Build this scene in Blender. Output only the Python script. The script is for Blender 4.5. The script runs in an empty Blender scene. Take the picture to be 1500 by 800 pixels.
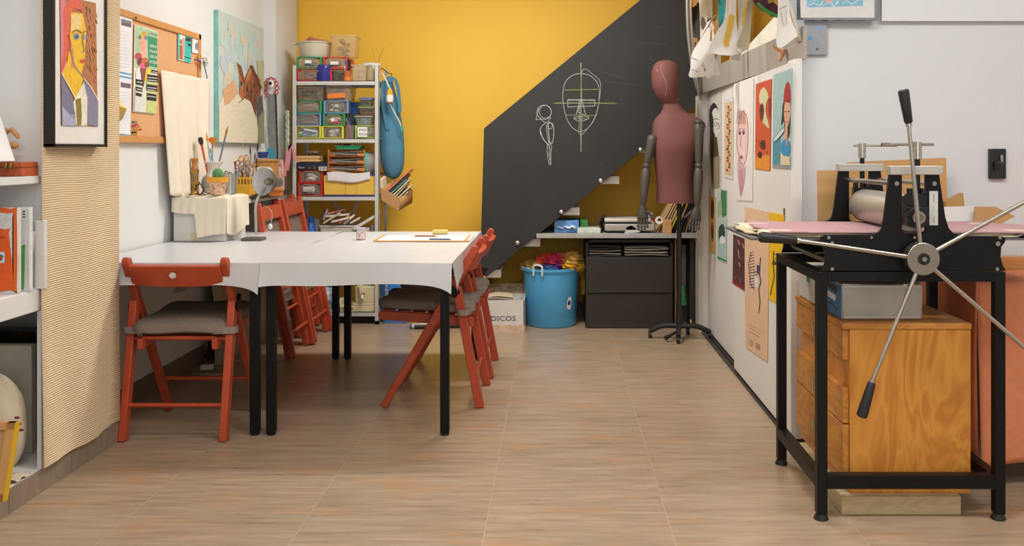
import bpy, bmesh, math, random
from mathutils import Vector, Matrix
PI=math.pi
CX,CY,F,H=815.0,222.0,1350.0,1.22
rnd=random.Random(7)
COL=bpy.context.scene.collection
V=Vector
def at(px,py,Y): return V(((px-CX)*Y/F,Y,H-(py-CY)*Y/F))
def XZ(px,py,Y): p=at(px,py,Y); return p.x,p.z
def on(px,py,P,N):
    d=V(((px-CX)/F,1,-(py-CY)/F)); C=V((0,0,H)); N=V(N)
    t=(V(P)-C).dot(N)/d.dot(N); return C+d*t
def lin(c):
    c=c.lstrip('#'); v=[int(c[i:i+2],16)/255 for i in (0,2,4)]
    return [x/12.92 if x<=.04045 else ((x+.055)/1.055)**2.4 for x in v]+[1]
MC={}
def M(col,rough=.6,metal=0,var=.06,scale=14,bump=0,kind='noise',col2=None,stretch=(1,1,1),spec=.5,coat=0):
    key=(col,rough,metal,var,scale,bump,kind,col2,stretch,spec,coat)
    if key in MC: return MC[key]
    m=bpy.data.materials.new('mat_'+kind+'_'+col); m.use_nodes=True
    nt=m.node_tree; N=nt.nodes; L=nt.links; b=N['Principled BSDF']
    b.inputs['Roughness'].default_value=rough; b.inputs['Metallic'].default_value=metal
    b.inputs['Specular IOR Level'].default_value=spec; b.inputs['Coat Weight'].default_value=coat
    tc=N.new('ShaderNodeTexCoord'); mp=N.new('ShaderNodeMapping'); mp.inputs['Scale'].default_value=stretch
    L.new(tc.outputs['Object'],mp.inputs['Vector'])
    c=lin(col)
    if kind=='weave':
        t=N.new('ShaderNodeTexWave'); t.inputs['Scale'].default_value=scale; t.inputs['Distortion'].default_value=1.5; fac=t.outputs['Fac']
    elif kind=='wood':
        t=N.new('ShaderNodeTexNoise'); t.inputs['Scale'].default_value=scale; t.inputs['Detail'].default_value=3; t.inputs['Distortion'].default_value=1.2
        w=N.new('ShaderNodeMath'); w.operation='MULTIPLY'; w.inputs[1].default_value=7; L.new(t.outputs['Fac'],w.inputs[0])
        s=N.new('ShaderNodeMath'); s.operation='PINGPONG'; s.inputs[1].default_value=.5; L.new(w.outputs[0],s.inputs[0])
        s2=N.new('ShaderNodeMath'); s2.operation='MULTIPLY'; s2.inputs[1].default_value=2; L.new(s.outputs[0],s2.inputs[0]); fac=s2.outputs[0]
    else:
        t=N.new('ShaderNodeTexNoise'); t.inputs['Scale'].default_value=scale; t.inputs['Detail'].default_value=5; fac=t.outputs['Fac']
    L.new(mp.outputs[0],t.inputs['Vector'])
    r=N.new('ShaderNodeValToRGB'); L.new(fac,r.inputs[0]); e=r.color_ramp.elements
    if col2: a,bb=c,lin(col2)
    else: a=[x*(1-var) for x in c[:3]]+[1]; bb=[min(1,x*(1+var)) for x in c[:3]]+[1]
    e[0].color=a; e[1].color=bb
    e[0].position,e[1].position=(.0,1.) if kind=='wood' else (.3,.7)
    L.new(r.outputs[0],b.inputs['Base Color'])
    if bump:
        bp=N.new('ShaderNodeBump'); bp.inputs['Strength'].default_value=bump; bp.inputs['Distance'].default_value=.004
        L.new(fac,bp.inputs['Height']); L.new(bp.outputs[0],b.inputs['Normal'])
    MC[key]=m; return m
def clear(col,alpha=.3,rough=.15):
    key=('clear',col,alpha,rough)
    if key in MC: return MC[key]
    m=bpy.data.materials.new('clear_'+col); m.use_nodes=True; nt=m.node_tree; N=nt.nodes; L=nt.links
    b=N['Principled BSDF']; b.inputs['Base Color'].default_value=lin(col); b.inputs['Roughness'].default_value=rough
    tr=N.new('ShaderNodeBsdfTransparent'); tr.inputs[0].default_value=[.88+.12*x for x in lin(col)[:3]]+[1]
    mx=N.new('ShaderNodeMixShader'); t=N.new('ShaderNodeTexNoise'); t.inputs['Scale'].default_value=20
    mr=N.new('ShaderNodeMapRange'); mr.inputs['To Min'].default_value=max(0,alpha-.06); mr.inputs['To Max'].default_value=alpha+.06
    L.new(t.outputs['Fac'],mr.inputs['Value']); L.new(mr.outputs[0],mx.inputs[0])
    L.new(tr.outputs[0],mx.inputs[1]); L.new(b.outputs[0],mx.inputs[2]); L.new(mx.outputs[0],N['Material Output'].inputs['Surface'])
    MC[key]=m; return m
ORG={}
def tag(o,label=None,cat=None,group=None,kind=None):
    if label: o['label']=label
    if cat: o['category']=cat
    if group: o['group']=group
    if kind: o['kind']=kind
    return o
def T(name,label,cat,loc=(0,0,0),group=None):
    o=bpy.data.objects.new(name,None); COL.objects.link(o); o.location=loc; o.empty_display_size=.05
    ORG[o]=V(loc); return tag(o,label,cat,group)
def frame(d):
    d=V(d).normalized(); u=d.orthogonal().normalized()
    if abs(d.z)<.95: u=V((0,0,1)).cross(d).normalized()
    return u,d.cross(u).normalized(),d
class MB:
    def __init__(s): s.v=[]; s.f=[]; s.mi=[]; s.mats=[]; s.c=0
    def mat(s,m):
        if m not in s.mats: s.mats.append(m)
        s.c=s.mats.index(m); return s
    def add(s,vs,fs):
        b=len(s.v); s.v+=[V(v) for v in vs]
        for f in fs: s.f.append([b+i for i in f]); s.mi.append(s.c)
        return s
    def bx(s,x0,x1,y0,y1,z0,z1,M4=None):
        vs=[V((x,y,z)) for z in (z0,z1) for y in (y0,y1) for x in (x0,x1)]
        if M4 is not None: vs=[M4@v for v in vs]
        return s.add(vs,[(0,2,3,1),(4,5,7,6),(0,1,5,4),(2,6,7,3),(0,4,6,2),(1,3,7,5)])
    def box(s,c,sz,rot=None):
        Mx=Matrix.Translation(c)
        if rot: Mx=Mx@Matrix.Rotation(rot[2],4,'Z')@Matrix.Rotation(rot[1],4,'Y')@Matrix.Rotation(rot[0],4,'X')
        a,b,c2=sz[0]/2,sz[1]/2,sz[2]/2; return s.bx(-a,a,-b,b,-c2,c2,Mx)
    def bar(s,p,q,w,t,up=(0,0,1)):
        p,q=V(p),V(q); d=(q-p); L=d.length; d.normalize(); u=V(up).cross(d)
        u=u.normalized() if u.length>1e-4 else d.orthogonal().normalized(); n=d.cross(u)
        vs=[p+d*k*L+u*a*w/2+n*b*t/2 for k in (0,1) for b in (-1,1) for a in (-1,1)]
        return s.add(vs,[(0,2,3,1),(4,5,7,6),(0,1,5,4),(2,6,7,3),(0,4,6,2),(1,3,7,5)])
    def rings(s,R,cap=True,close=False):
        n=len(R[0]); b=len(s.v)
        for r in R: s.v+=[V(x) for x in r]
        k=len(R)
        for i in range(k-1 if not close else k):
            for j in range(n):
                a,c=b+i*n,b+((i+1)%k)*n; s.f.append([a+j,a+(j+1)%n,c+(j+1)%n,c+j]); s.mi.append(s.c)
        if cap and not close:
            s.f.append([b+j for j in range(n)][::-1]); s.mi.append(s.c)
            s.f.append([b+(k-1)*n+j for j in range(n)]); s.mi.append(s.c)
        return s
    def cyl(s,p,q,r0,r1=None,seg=16):
        p,q=V(p),V(q); r1=r0 if r1 is None else r1; u,w,d=frame(q-p)
        return s.rings([[c+(u*math.cos(2*PI*i/seg)+w*math.sin(2*PI*i/seg))*r for i in range(seg)] for c,r in ((p,r0),(q,r1))])
    def tube(s,pts,r,seg=8,close=False):
        pts=[V(p) for p in pts]; R=[]; n=len(pts); pu=None
        for i,p in enumerate(pts):
            if close: d=pts[(i+1)%n]-pts[i-1]
            else: d=pts[min(i+1,n-1)]-pts[max(i-1,0)]
            d.normalize()
            if pu is None: u=frame(d)[0]
            else:
                u=pu-d*pu.dot(d); u=u.normalized() if u.length>1e-5 else frame(d)[0]
            w=d.cross(u); pu=u; rr=r[i] if isinstance(r,(list,tuple)) else r
            R.append([p+(u*math.cos(2*PI*j/seg)+w*math.sin(2*PI*j/seg))*rr for j in range(seg)])
        return s.rings(R,close=close)
    def lathe(s,prof,loc=(0,0,0),ax=(0,0,1),seg=24,sx=1,sy=1,cap=True):
        loc=V(loc); u,w,d=(V((1,0,0)),V((0,1,0)),V((0,0,1))) if tuple(ax)==(0,0,1) else frame(ax)
        return s.rings([[loc+d*z+(u*math.cos(2*PI*i/seg)*sx+w*math.sin(2*PI*i/seg)*sy)*max(r,.0004) for i in range(seg)] for r,z in prof],cap=cap)
    def ball(s,c,r,seg=14,rg=8):
        c=V(c); r=V(r) if not isinstance(r,(int,float)) else V((r,r,r))
        return s.rings([[c+V((r.x*math.cos(2*PI*i/seg)*math.sin(t),r.y*math.sin(2*PI*i/seg)*math.sin(t),-r.z*math.cos(t))) for i in range(seg)] for t in [max(.02,min(PI-.02,PI*k/rg)) for k in range(rg+1)]])
    def prism(s,pts,off):
        pts=[V(p) for p in pts]; off=V(off); n=len(pts); b=len(s.v)
        s.v+=pts+[p+off for p in pts]
        s.f.append(list(range(b,b+n))); s.f.append(list(range(b+2*n-1,b+n-1,-1))); s.mi+=[s.c]*2
        for i in range(n): s.f.append([b+(i+1)%n,b+i,b+n+i,b+n+(i+1)%n]); s.mi.append(s.c)
        return s
    def grid(s,fn,nu,nv,th=0,n=None):
        P=[[V(fn(i/nu,j/nv)) for i in range(nu+1)] for j in range(nv+1)]
        b=len(s.v)
        for r in P: s.v+=r
        w=nu+1
        for j in range(nv):
            for i in range(nu): s.f.append([b+j*w+i,b+j*w+i+1,b+(j+1)*w+i+1,b+(j+1)*w+i]); s.mi.append(s.c)
        return s
    def build(s,name,m=None,parent=None,label=None,cat=None,group=None,kind=None,bevel=0,smooth=35,solid=0,sub=0,fixn=True):
        me=bpy.data.meshes.new(name)
        o=bpy.data.objects.new(name,me); COL.objects.link(o)
        if parent is not None:
            o.parent=parent; org=ORG[parent]; ORG[o]=org
        else:
            xs=[v.x for v in s.v]; ys=[v.y for v in s.v]; zs=[v.z for v in s.v]
            org=V(((min(xs)+max(xs))/2,(min(ys)+max(ys))/2,min(zs))); o.location=org; ORG[o]=org.copy()
        me.from_pydata([v-org for v in s.v],[],s.f)
        if m is not None and not s.mats: me.materials.append(m)
        else:
            for x in s.mats: me.materials.append(x)
            me.polygons.foreach_set('material_index',s.mi)
        if fixn:
            bm=bmesh.new(); bm.from_mesh(me); bmesh.ops.recalc_face_normals(bm,faces=bm.faces); bm.to_mesh(me); bm.free()
        if smooth:
            me.polygons.foreach_set('use_smooth',[True]*len(me.polygons)); me.update()
            try: me.set_sharp_from_angle(angle=math.radians(smooth))
            except Exception: pass
        if solid:
            k=o.modifiers.new('solid','SOLIDIFY'); k.thickness=solid; k.offset=0
        if bevel:
            k=o.modifiers.new('bevel','BEVEL'); k.width=bevel; k.segments=2; k.limit_method='ANGLE'; k.angle_limit=math.radians(40)
        if sub:
            k=o.modifiers.new('sub','SUBSURF'); k.levels=sub; k.render_levels=sub
        return tag(o,label,cat,group,kind)
def copy_tree(o,parent=None):
    c=o.copy(); COL.objects.link(c); c.parent=parent
    for ch in list(o.children): copy_tree(ch,c)
    return c
_tc={}
def textmesh(s):
    if s in _tc: return _tc[s]
    cu=bpy.data.curves.new('t','FONT'); cu.body=s; cu.resolution_u=2
    o=bpy.data.objects.new('t',cu); COL.objects.link(o)
    bpy.context.view_layer.update()
    dg=bpy.context.evaluated_depsgraph_get(); me=bpy.data.meshes.new_from_object(o.evaluated_get(dg))
    r=([v.co.copy() for v in me.vertices],[list(p.vertices) for p in me.polygons])
    bpy.data.objects.remove(o); bpy.data.curves.remove(cu); bpy.data.meshes.remove(me)
    w=max([v.x for v in r[0]] or [1]); _tc[s]=(r[0],r[1],w); return _tc[s]
class Pic:
    """flat picture: coloured shapes in thin layers on a sheet; mp maps (a,b) to the sheet's plane"""
    def __init__(s,mp,n,th=.002,gap=.00016):
        s.mp=mp; s.n=V(n).normalized(); s.mb=MB(); s.k=0; s.th=th; s.gap=gap
    def base(s,pts,col,rough=.7,mat=None):
        s.mb.mat(mat or M(col,rough)); q=[s.mp(*p) for p in pts]; s.mb.prism(q,-s.n*s.th); s.k=1; return s
    def poly(s,pts,col,rough=.7,mat=None,up=True):
        s.mb.mat(mat or M(col,rough,var=.12,scale=60)); s.mb.add([s.mp(*p)+s.n*s.k*s.gap for p in pts],[list(range(len(pts)))])
        s.k+=1 if up else .12
        return s
    def rect(s,a,b,c,d,col,up=True): return s.poly([(a,b),(c,b),(c,d),(a,d)],col,up=up)
    def ell(s,x,y,rx,ry,col,rot=0,up=True,n=20):
        ca,sa=math.cos(rot),math.sin(rot)
        return s.poly([(x+rx*math.cos(t)*ca-ry*math.sin(t)*sa,y+rx*math.cos(t)*sa+ry*math.sin(t)*ca) for t in [2*PI*i/n for i in range(n)]],col,up=up)
    def line(s,pts,w,col,up=True,mat=None,rough=.7):
        s.mb.mat(mat or M(col,rough,var=.12,scale=60))
        for i_,((x0,y0),(x1,y1)) in enumerate(zip(pts,pts[1:])):
            dx,dy=x1-x0,y1-y0; l=math.hypot(dx,dy) or 1; ex,ey=-dy/l*w/2,dx/l*w/2
            s.mb.add([s.mp(*p)+s.n*(s.k+.012*(i_%8))*s.gap for p in ((x0+ex,y0+ey),(x1+ex,y1+ey),(x1-ex,y1-ey),(x0-ex,y0-ey))],[(0,1,2,3)])
        s.k+=1 if up else .12
        return s
    def ring(s,x,y,rx,ry,w,col,a0=0,a1=2*PI,n=28,rot=0):
        ca,sa=math.cos(rot),math.sin(rot)
        return s.line([(x+rx*math.cos(t)*ca-ry*math.sin(t)*sa,y+rx*math.cos(t)*sa+ry*math.sin(t)*ca) for t in [a0+(a1-a0)*i/n for i in range(n+1)]],w,col)
    def text(s,x,y,h,txt,col,w=None,rot=0,flip=-1,up=True):
        vs,fs,tw=textmesh(txt); k=h/.7; kx=(w/tw) if w else k; ca,sa=math.cos(rot),math.sin(rot)
        s.mb.mat(M(col,.7)); out=[]
        for v in vs:
            a,b=v.x*kx,v.y*k*flip; out.append(s.mp(x+a*ca-b*sa,y+a*sa+b*ca)+s.n*s.k*s.gap)
        s.mb.add(out,fs)
        s.k+=1 if up else .12
        return s
    def build(s,name,**k):
        k.setdefault('smooth',0); k.setdefault('fixn',False); return s.mb.build(name,**k)
def planeX(X): return lambda a,b: on(a,b,(X,0,0),(1,0,0))
def planeY(Y): return lambda a,b: at(a,b,Y)
def local(O,U,W): O,U,W=V(O),V(U),V(W); return lambda a,b: O+U*a+W*b
def shapely(pts,n=6):
    """closed Catmull-Rom smoothing of a 2D outline"""
    out=[]; m=len(pts)
    for i in range(m):
        p0,p1,p2,p3=pts[i-1],pts[i],pts[(i+1)%m],pts[(i+2)%m]
        for k in range(n):
            t=k/n; out.append(tuple(.5*((2*p1[a])+(-p0[a]+p2[a])*t+(2*p0[a]-5*p1[a]+4*p2[a]-p3[a])*t*t+(-p0[a]+3*p1[a]-3*p2[a]+p3[a])*t**3) for a in range(len(p1))))
    return out
def smooth_path(pts,n=5):
    pts=[tuple(p) for p in pts]; out=[]; m=len(pts)
    for i in range(m-1):
        p0,p1,p2,p3=pts[max(i-1,0)],pts[i],pts[i+1],pts[min(i+2,m-1)]
        for k in range(n):
            t=k/n; out.append(tuple(.5*((2*p1[a])+(-p0[a]+p2[a])*t+(2*p0[a]-5*p1[a]+4*p2[a]-p3[a])*t*t+(-p0[a]+3*p1[a]-3*p2[a]+p3[a])*t**3) for a in range(len(p1))))
    out.append(pts[-1]); return out
# ---------------------------------------------------------------- camera
sc=bpy.context.scene
cam=bpy.data.cameras.new('camera'); co=bpy.data.objects.new('camera',cam); COL.objects.link(co); sc.camera=co
cam.sensor_width=36; cam.lens=36*F/1500; cam.shift_x=-65/1500; cam.shift_y=-178/1500
co.location=(0,0,H); co.rotation_euler=(PI/2,0,0); cam.clip_start=.05
sc.view_settings.view_transform='Standard'; sc.view_settings.look='None'; sc.view_settings.gamma=1
sc.view_settings.use_curve_mapping=False; sc.view_settings.exposure=0
w=bpy.data.worlds.new('world'); sc.world=w; w.use_nodes=True
w.node_tree.nodes['Background'].inputs[0].default_value=(.8,.88,1,1); w.node_tree.nodes['Background'].inputs[1].default_value=.3
sc.cycles.max_bounces=7; sc.cycles.diffuse_bounces=4; sc.cycles.transparent_max_bounces=32; sc.cycles.caustics_reflective=False; sc.cycles.caustics_refractive=False
sc.cycles.use_denoising=True; sc.cycles.sample_clamp_indirect=6
# ---------------------------------------------------------------- room
WHITE=M('#e2e2e0',.75,var=.015,scale=3); WALLW=M('#dcdcda',.8,var=.02,scale=2,bump=.03)
def struct(name,mb,m=None,**k): return mb.build(name,m,kind='structure',**k)
def floor_mat():
    m=bpy.data.materials.new('floor_tile'); m.use_nodes=True; nt=m.node_tree; N=nt.nodes; L=nt.links; b=N['Principled BSDF']
    g=N.new('ShaderNodeNewGeometry')
    def mapped(sx,sy,off=(0,0,0)):
        mp=N.new('ShaderNodeMapping'); mp.inputs['Scale'].default_value=(sx,sy,1); mp.inputs['Location'].default_value=off; L.new(g.outputs['Position'],mp.inputs['Vector']); return mp
    def noise(mp,s,d=6,r=.6):
        n=N.new('ShaderNodeTexNoise'); n.inputs['Scale'].default_value=s; n.inputs['Detail'].default_value=d; n.inputs['Roughness'].default_value=r; L.new(mp.outputs[0],n.inputs['Vector']); return n
    br=N.new('ShaderNodeTexBrick'); br.offset=0; br.inputs['Scale'].default_value=1; br.inputs['Brick Width'].default_value=.6; br.inputs['Row Height'].default_value=.6
    br.inputs['Mortar Size'].default_value=.0016; br.inputs['Mortar Smooth'].default_value=.3; br.inputs['Color1'].default_value=(0,0,0,1); br.inputs['Color2'].default_value=(1,1,1,1); br.inputs['Bias'].default_value=0
    bm=mapped(1,1,(.83,-.08,0)); L.new(bm.outputs[0],br.inputs['Vector'])
    # each tile shifts the streak pattern
    sh=N.new('ShaderNodeVectorMath'); sh.operation='SCALE'; L.new(br.outputs['Color'],sh.inputs[0]); sh.inputs['Scale'].default_value=7
    ad=N.new('ShaderNodeVectorMath'); ad.operation='ADD'; m1=mapped(2.2,24); L.new(m1.outputs[0],ad.inputs[0]); L.new(sh.outputs[0],ad.inputs[1])
    n1=N.new('ShaderNodeTexNoise'); n1.inputs['Scale'].default_value=1.6; n1.inputs['Detail'].default_value=8; n1.inputs['Roughness'].default_value=.68; L.new(ad.outputs[0],n1.inputs['Vector'])
    n2=noise(mapped(1,2.4),2.3,4)
    r1=N.new('ShaderNodeValToRGB'); e=r1.color_ramp.elements; e[0].position=.34; e[0].color=lin('#947f69'); e[1].position=.66; e[1].color=lin('#b39c83')
    x=r1.color_ramp.elements.new(.5); x.color=lin('#a48e76'); L.new(n1.outputs['Fac'],r1.inputs[0])
    r2=N.new('ShaderNodeValToRGB'); e=r2.color_ramp.elements; e[0].position=.54; e[0].color=(0,0,0,1); e[1].position=.74; e[1].color=(1,1,1,1); L.new(n2.outputs['Fac'],r2.inputs[0])
    mu=N.new('ShaderNodeMath'); mu.operation='MULTIPLY'; mu.inputs[1].default_value=.6; L.new(r2.outputs[0],mu.inputs[0])
    mx=N.new('ShaderNodeMixRGB'); mx.inputs[2].default_value=lin('#b5855a'); L.new(mu.outputs[0],mx.inputs[0]); L.new(r1.outputs[0],mx.inputs[1])
    mx2=N.new('ShaderNodeMixRGB'); mx2.inputs[2].default_value=lin('#b3a38d'); 
    L.new(br.outputs['Fac'],mx2.inputs[0]); L.new(mx.outputs[0],mx2.inputs[1]); L.new(mx2.outputs[0],b.inputs['Base Color'])
    rr=N.new('ShaderNodeMapRange'); rr.inputs['To Min'].default_value=.22; rr.inputs['To Max'].default_value=.38; L.new(n1.outputs['Fac'],rr.inputs['Value']); L.new(rr.outputs[0],b.inputs['Roughness'])
    b.inputs['Specular IOR Level'].default_value=.5
    return m
struct('floor',MB().bx(-2.45,3.4,-2.6,7.0,-.08,0),floor_mat())
struct('ceiling',MB().bx(-2.45,3.4,-2.6,7.0,2.95,3.05),WHITE)
struct('wall_back',MB().bx(-2.45,3.4,7.0,7.1,0,2.95),M('#f3c13e',.62,var=.03,scale=1.5,bump=.05))
struct('wall_left',MB().bx(-2.17,-2.05,3.885,7.0,0,2.95),WALLW)
struct('wall_left_pilaster',MB().bx(-2.05,-1.965,6.45,6.98,0,2.95),WALLW)
# niche wall: thin jamb panel, flat wall face and recess behind the shelves
struct('wall_left_niche',MB().bx(-2.45,-1.85,3.885,3.875,0,2.95).bx(-2.05,-1.85,3.31,3.88,.70,2.95).bx(-1.865,-1.85,3.31,3.88,.08,.70).bx(-2.45,-2.05,3.31,3.88,.655,2.95)
    .bx(-2.45,-2.4,-2.5,3.88,0,2.95).bx(-2.4,-1.85,-2.5,.9,0,2.95),M('#dedfdf',.8,var=.02,scale=2))
struct('trim_niche_sill',MB().bx(-2.4,-1.85,.9,3.885,0,.08),M('#e0dfdb',.7,var=.03))
struct('trim_niche_shelf_upper',MB().bx(-2.4,-1.85,.9,3.312,1.105,1.133),WHITE,bevel=.003)
struct('trim_niche_shelf_middle',MB().bx(-2.4,-1.85,.9,3.312,.65,.73),WHITE,bevel=.004)
tl=M('#8f7f6d',.5,var=.12,scale=8,stretch=(1,4,1)); 
mb=MB()
for k in range(16): 
    y0=-2.5+k*.4; y1=min(y0+.396,3.885)
    if y0<3.885: mb.bx(-1.85,-1.84,y0,y1,0,.08)
struct('baseboard_left_front',mb,tl)
mb=MB(); tb=M('#6f6254',.5,var=.15,scale=8)
for k in range(8):
    y0=3.886+k*.4; y1=min(y0+.396,6.45)
    if y0<6.44: mb.bx(-2.05,-2.035,y0,y1,0,.1)
struct('baseboard_left',mb,tb)
struct('baseboard_back',MB().bx(-1.96,1.0,6.985,7.0,0,.08),tb)
# right side: sliding doors, jamb, the wall facing the camera
DOORW=M('#dfdcd6',.55,var=.015,scale=3)
struct('wall_right_front',MB().bx(1.062,3.4,3.98,4.1,0,2.95).bx(1.062,1.2,4.1,6.98,0,1.62),M('#d6d8da',.7,var=.012,scale=2))
struct('wall_right_panel',MB().bx(at(1290,0,3.97).x,3.4,3.955,3.98,at(0,31,3.96).z,2.95),M('#dcdee1',.6,var=.01))
struct('wall_far_right',MB().bx(3.4,3.5,-2.6,4.0,0,2.95),WALLW)
struct('wall_front',MB().bx(-2.45,-1.2,-2.7,-2.6,0,2.95).bx(2.6,3.4,-2.7,-2.6,0,2.95).bx(-1.2,2.6,-2.7,-2.6,2.5,2.95).bx(-1.2,2.6,-2.7,-2.6,0,.7),WALLW)
mb=MB()
for x in (-1.2,.05,1.3,2.54): mb.bx(x,x+.06,-2.68,-2.62,.7,2.5)
mb.bx(-1.2,2.6,-2.68,-2.62,.7,.76).bx(-1.2,2.6,-2.68,-2.62,2.44,2.5)
struct('added_window_1',mb,WHITE)  # unseen window frame added to go with the frontal fill light
def slab(name,x,y0,y1,z1,hy):
    o=struct(name,MB().bx(x,x+.03,y0,y1,.02,z1),DOORW,bevel=.002)
    MB().bx(x-.002,x+.004,hy-.012,hy+.012,.925,.975).build('recessed_pull',M('#8b7f70',.35,metal=.8),parent=o)
slab('door_1',.985,3.87,5.11,1.595,3.98)
slab('door_2',1.02,5.09,6.2,1.64,6.12)
struct('trim_door_track',MB().bx(.975,1.06,3.87,6.2,0,.012).bx(.998,1.003,3.87,6.2,.012,.02),M('#3c3833',.4,metal=.6))
struct('trim_door_jamb',MB().bx(1.0,1.033,3.872,3.98,0,1.61).bx(.985,1.062,6.2,6.26,0,1.62),DOORW,bevel=.002)
struct('trim_door_frame',MB().bx(.96,.985,6.22,6.36,0,1.6),M('#c9c3b8',.6))
# loft edge above the doors
LG=M('#a8a197',.5,metal=.25,var=.06,scale=6)
A0,A1=V((1.045,3.885,0)),V((.975,6.28,0))
def loft(z0,z1,t,inset,m,name):
    d=(A1-A0); n=V((d.y,-d.x,0)).normalized()
    p=A0+n*inset; q=A1+n*inset
    return struct(name,MB().prism([p+V((0,0,z0)),q+V((0,0,z0)),q+n*t+V((0,0,z0)),p+n*t+V((0,0,z0))],(0,0,z1-z0)),m)
loft(1.612,1.752,.012,0,LG,'trim_loft_beam')
struct('wall_right_loft',MB().bx(1.5,1.55,4.11,6.98,1.65,2.95),M('#c9a13c',.7,var=.05))
struct('wall_right_loft_floor',MB().bx(1.06,1.5,4.11,6.98,1.63,1.70),M('#c9c3b6',.7))
# ---------------------------------------------------------------- lamps of the room, then an added frontal fill
lampm=bpy.data.materials.new('lamp_glow'); lampm.use_nodes=True
b=lampm.node_tree.nodes['Principled BSDF']; b.inputs['Emission Color'].default_value=(1,.96,.9,1); b.inputs['Emission Strength'].default_value=6
LAMPS=[(-.35,5.15,1.3,.3,58,(1,.97,.93)),(.3,2.4,1.3,.3,23,(1,.98,.95)),(-1.0,1.3,1.3,.3,17,(1,.98,.93)),(2.0,2.0,1.3,.3,25,(1,.985,.96)),(.9,.2,1.3,.3,12,(1,.97,.93))]
for i,(x,y,a,bb,p,c) in enumerate(LAMPS):
    l=bpy.data.lights.new('ceiling_light','AREA'); l.shape='RECTANGLE'; l.size=a; l.size_y=bb; l.energy=p; l.color=c
    o=bpy.data.objects.new('ceiling_lamp_light',l); COL.objects.link(o); o.location=(x,y,2.87)
    t=T('ceiling_lamp','slim white ceiling lamp overhead','lamp',(x,y,2.95),'ceiling lamps')
    mb=MB().bx(x-a/2-.02,x+a/2+.02,y-bb/2-.02,y+bb/2+.02,2.90,2.95); mb.build('housing',WHITE,parent=t)
    MB().bx(x-a/2,x+a/2,y-bb/2,y+bb/2,2.893,2.9).build('diffuser',lampm,parent=t)
l=bpy.data.lights.new('front_fill','AREA'); l.shape='RECTANGLE'; l.size=3.7; l.size_y=1.7; l.energy=34; l.color=(.97,.98,1)
o=bpy.data.objects.new('front_fill_light',l); COL.objects.link(o); o.location=(.7,-2.58,1.6); o.rotation_euler=(PI/2,0,0)  # soft fill light added behind the camera, set in the added window
# ---------------------------------------------------------------- tables
BLK=M('#08090a',.5,var=.1,spec=.25); CLOTH=M('#cdced1',.32,var=.02,scale=9,bump=.04,spec=.5)
def table(x0,x1,name_label,legs_y=(3.97,5.42)):
    t=T('work_table',name_label,'table',((x0+x1)/2,4.7,0),'work tables')
    MB().bx(x0,x1,3.94,5.45,.72,.742).build('tabletop',M('#c9c7c2',.5),parent=t)
    MB().bx(x0+.04,x1-.04,3.965,3.985,.66,.72).bx(x0+.04,x1-.04,5.41,5.43,.66,.72).bx(x0+.02,x0+.035,4,5.4,.66,.72).bx(x1-.035,x1-.02,4,5.4,.66,.72).build('apron_frame',BLK,parent=t)
    for x in (x0+.035,x1-.035):
        for y in legs_y:
            o=MB().bx(x-.019,x+.019,y-.019,y+.019,.01,.72).build('leg',BLK,parent=t,bevel=.003)
            MB().cyl((x,y,0),(x,y,.012),.018).build('foot_pad',M('#0c0c0c',.6),parent=o)
    return t
table(-2.035,-1.262,'left-hand table with black metal legs, against the white wall under the cloth')
table(-1.262,-.445,'right-hand table with black metal legs, beside the row of red chairs')
def cloth(x0,x1,label,seed,wall=False):
    r=random.Random(seed); y0,y1,z=3.925,5.46,.7455
    def edge(t): # t 0..1 around perimeter -> top point, outward dir
        P=[(x0,y0),(x1,y0),(x1,y1),(x0,y1)]; 
        k=int(t*4)%4; f=t*4-int(t*4); a,b=V(P[k]),V(P[(k+1)%4]); return a+(b-a)*f,k,f
    mb=MB(); nx,ny=36,40
    def top(u,v): 
        return (x0+(x1-x0)*u,y0+(y1-y0)*v,z+.0012*math.sin(u*9+v*3+seed)+.001*math.sin(v*17+u*5))
    mb.grid(top,nx,ny)
    ph=[r.uniform(0,6) for _ in range(4)]
    sides=[((x0,y0),(x1,y0),(0,-1)),((x1,y0),(x1,y1),(1,0)),((x1,y1),(x0,y1),(0,1)),((x0,y1),(x0,y0),(-1,0))]
    for i,(a,b,n) in enumerate(sides):
        if (i==3 and wall) or (i==1 and wall) or (i==3 and not wall): continue
        a,b,n=V(a),V(b),V(n)
        def fn(u,v,i=i):
            p=a+(b-a)*u; cu=math.exp(-((u if i!=0 or wall else 1)*0+min(u,1-u))/.06)
            drop=.092+.004*math.sin(u*7+ph[i])+.035*cu*(1 if (i==0 and u>.5) or i==1 else .3)
            out=.002+v*(.006+.004*math.sin(u*(11 if i in(0,2) else 18)+ph[i])+.02*cu)
            q=p+n*out; zz=z-.0+(-drop*v); 
            top_=top((p.x-x0)/(x1-x0),(p.y-y0)/(y1-y0))[2]
            return (q.x,q.y,top_-drop*v-.001*(v>0))
        mb.grid(fn,60,8)
    return mb.build('tablecloth',CLOTH,label=label,cat='tablecloth',group='white tablecloths',smooth=50)
cloth(-2.035,-1.264,'white plastic cloth on the left-hand table, under the cardboard box',1,True)
cloth(-1.262,-.445,'white plastic cloth on the right-hand table, under the drawing board',2)
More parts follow.
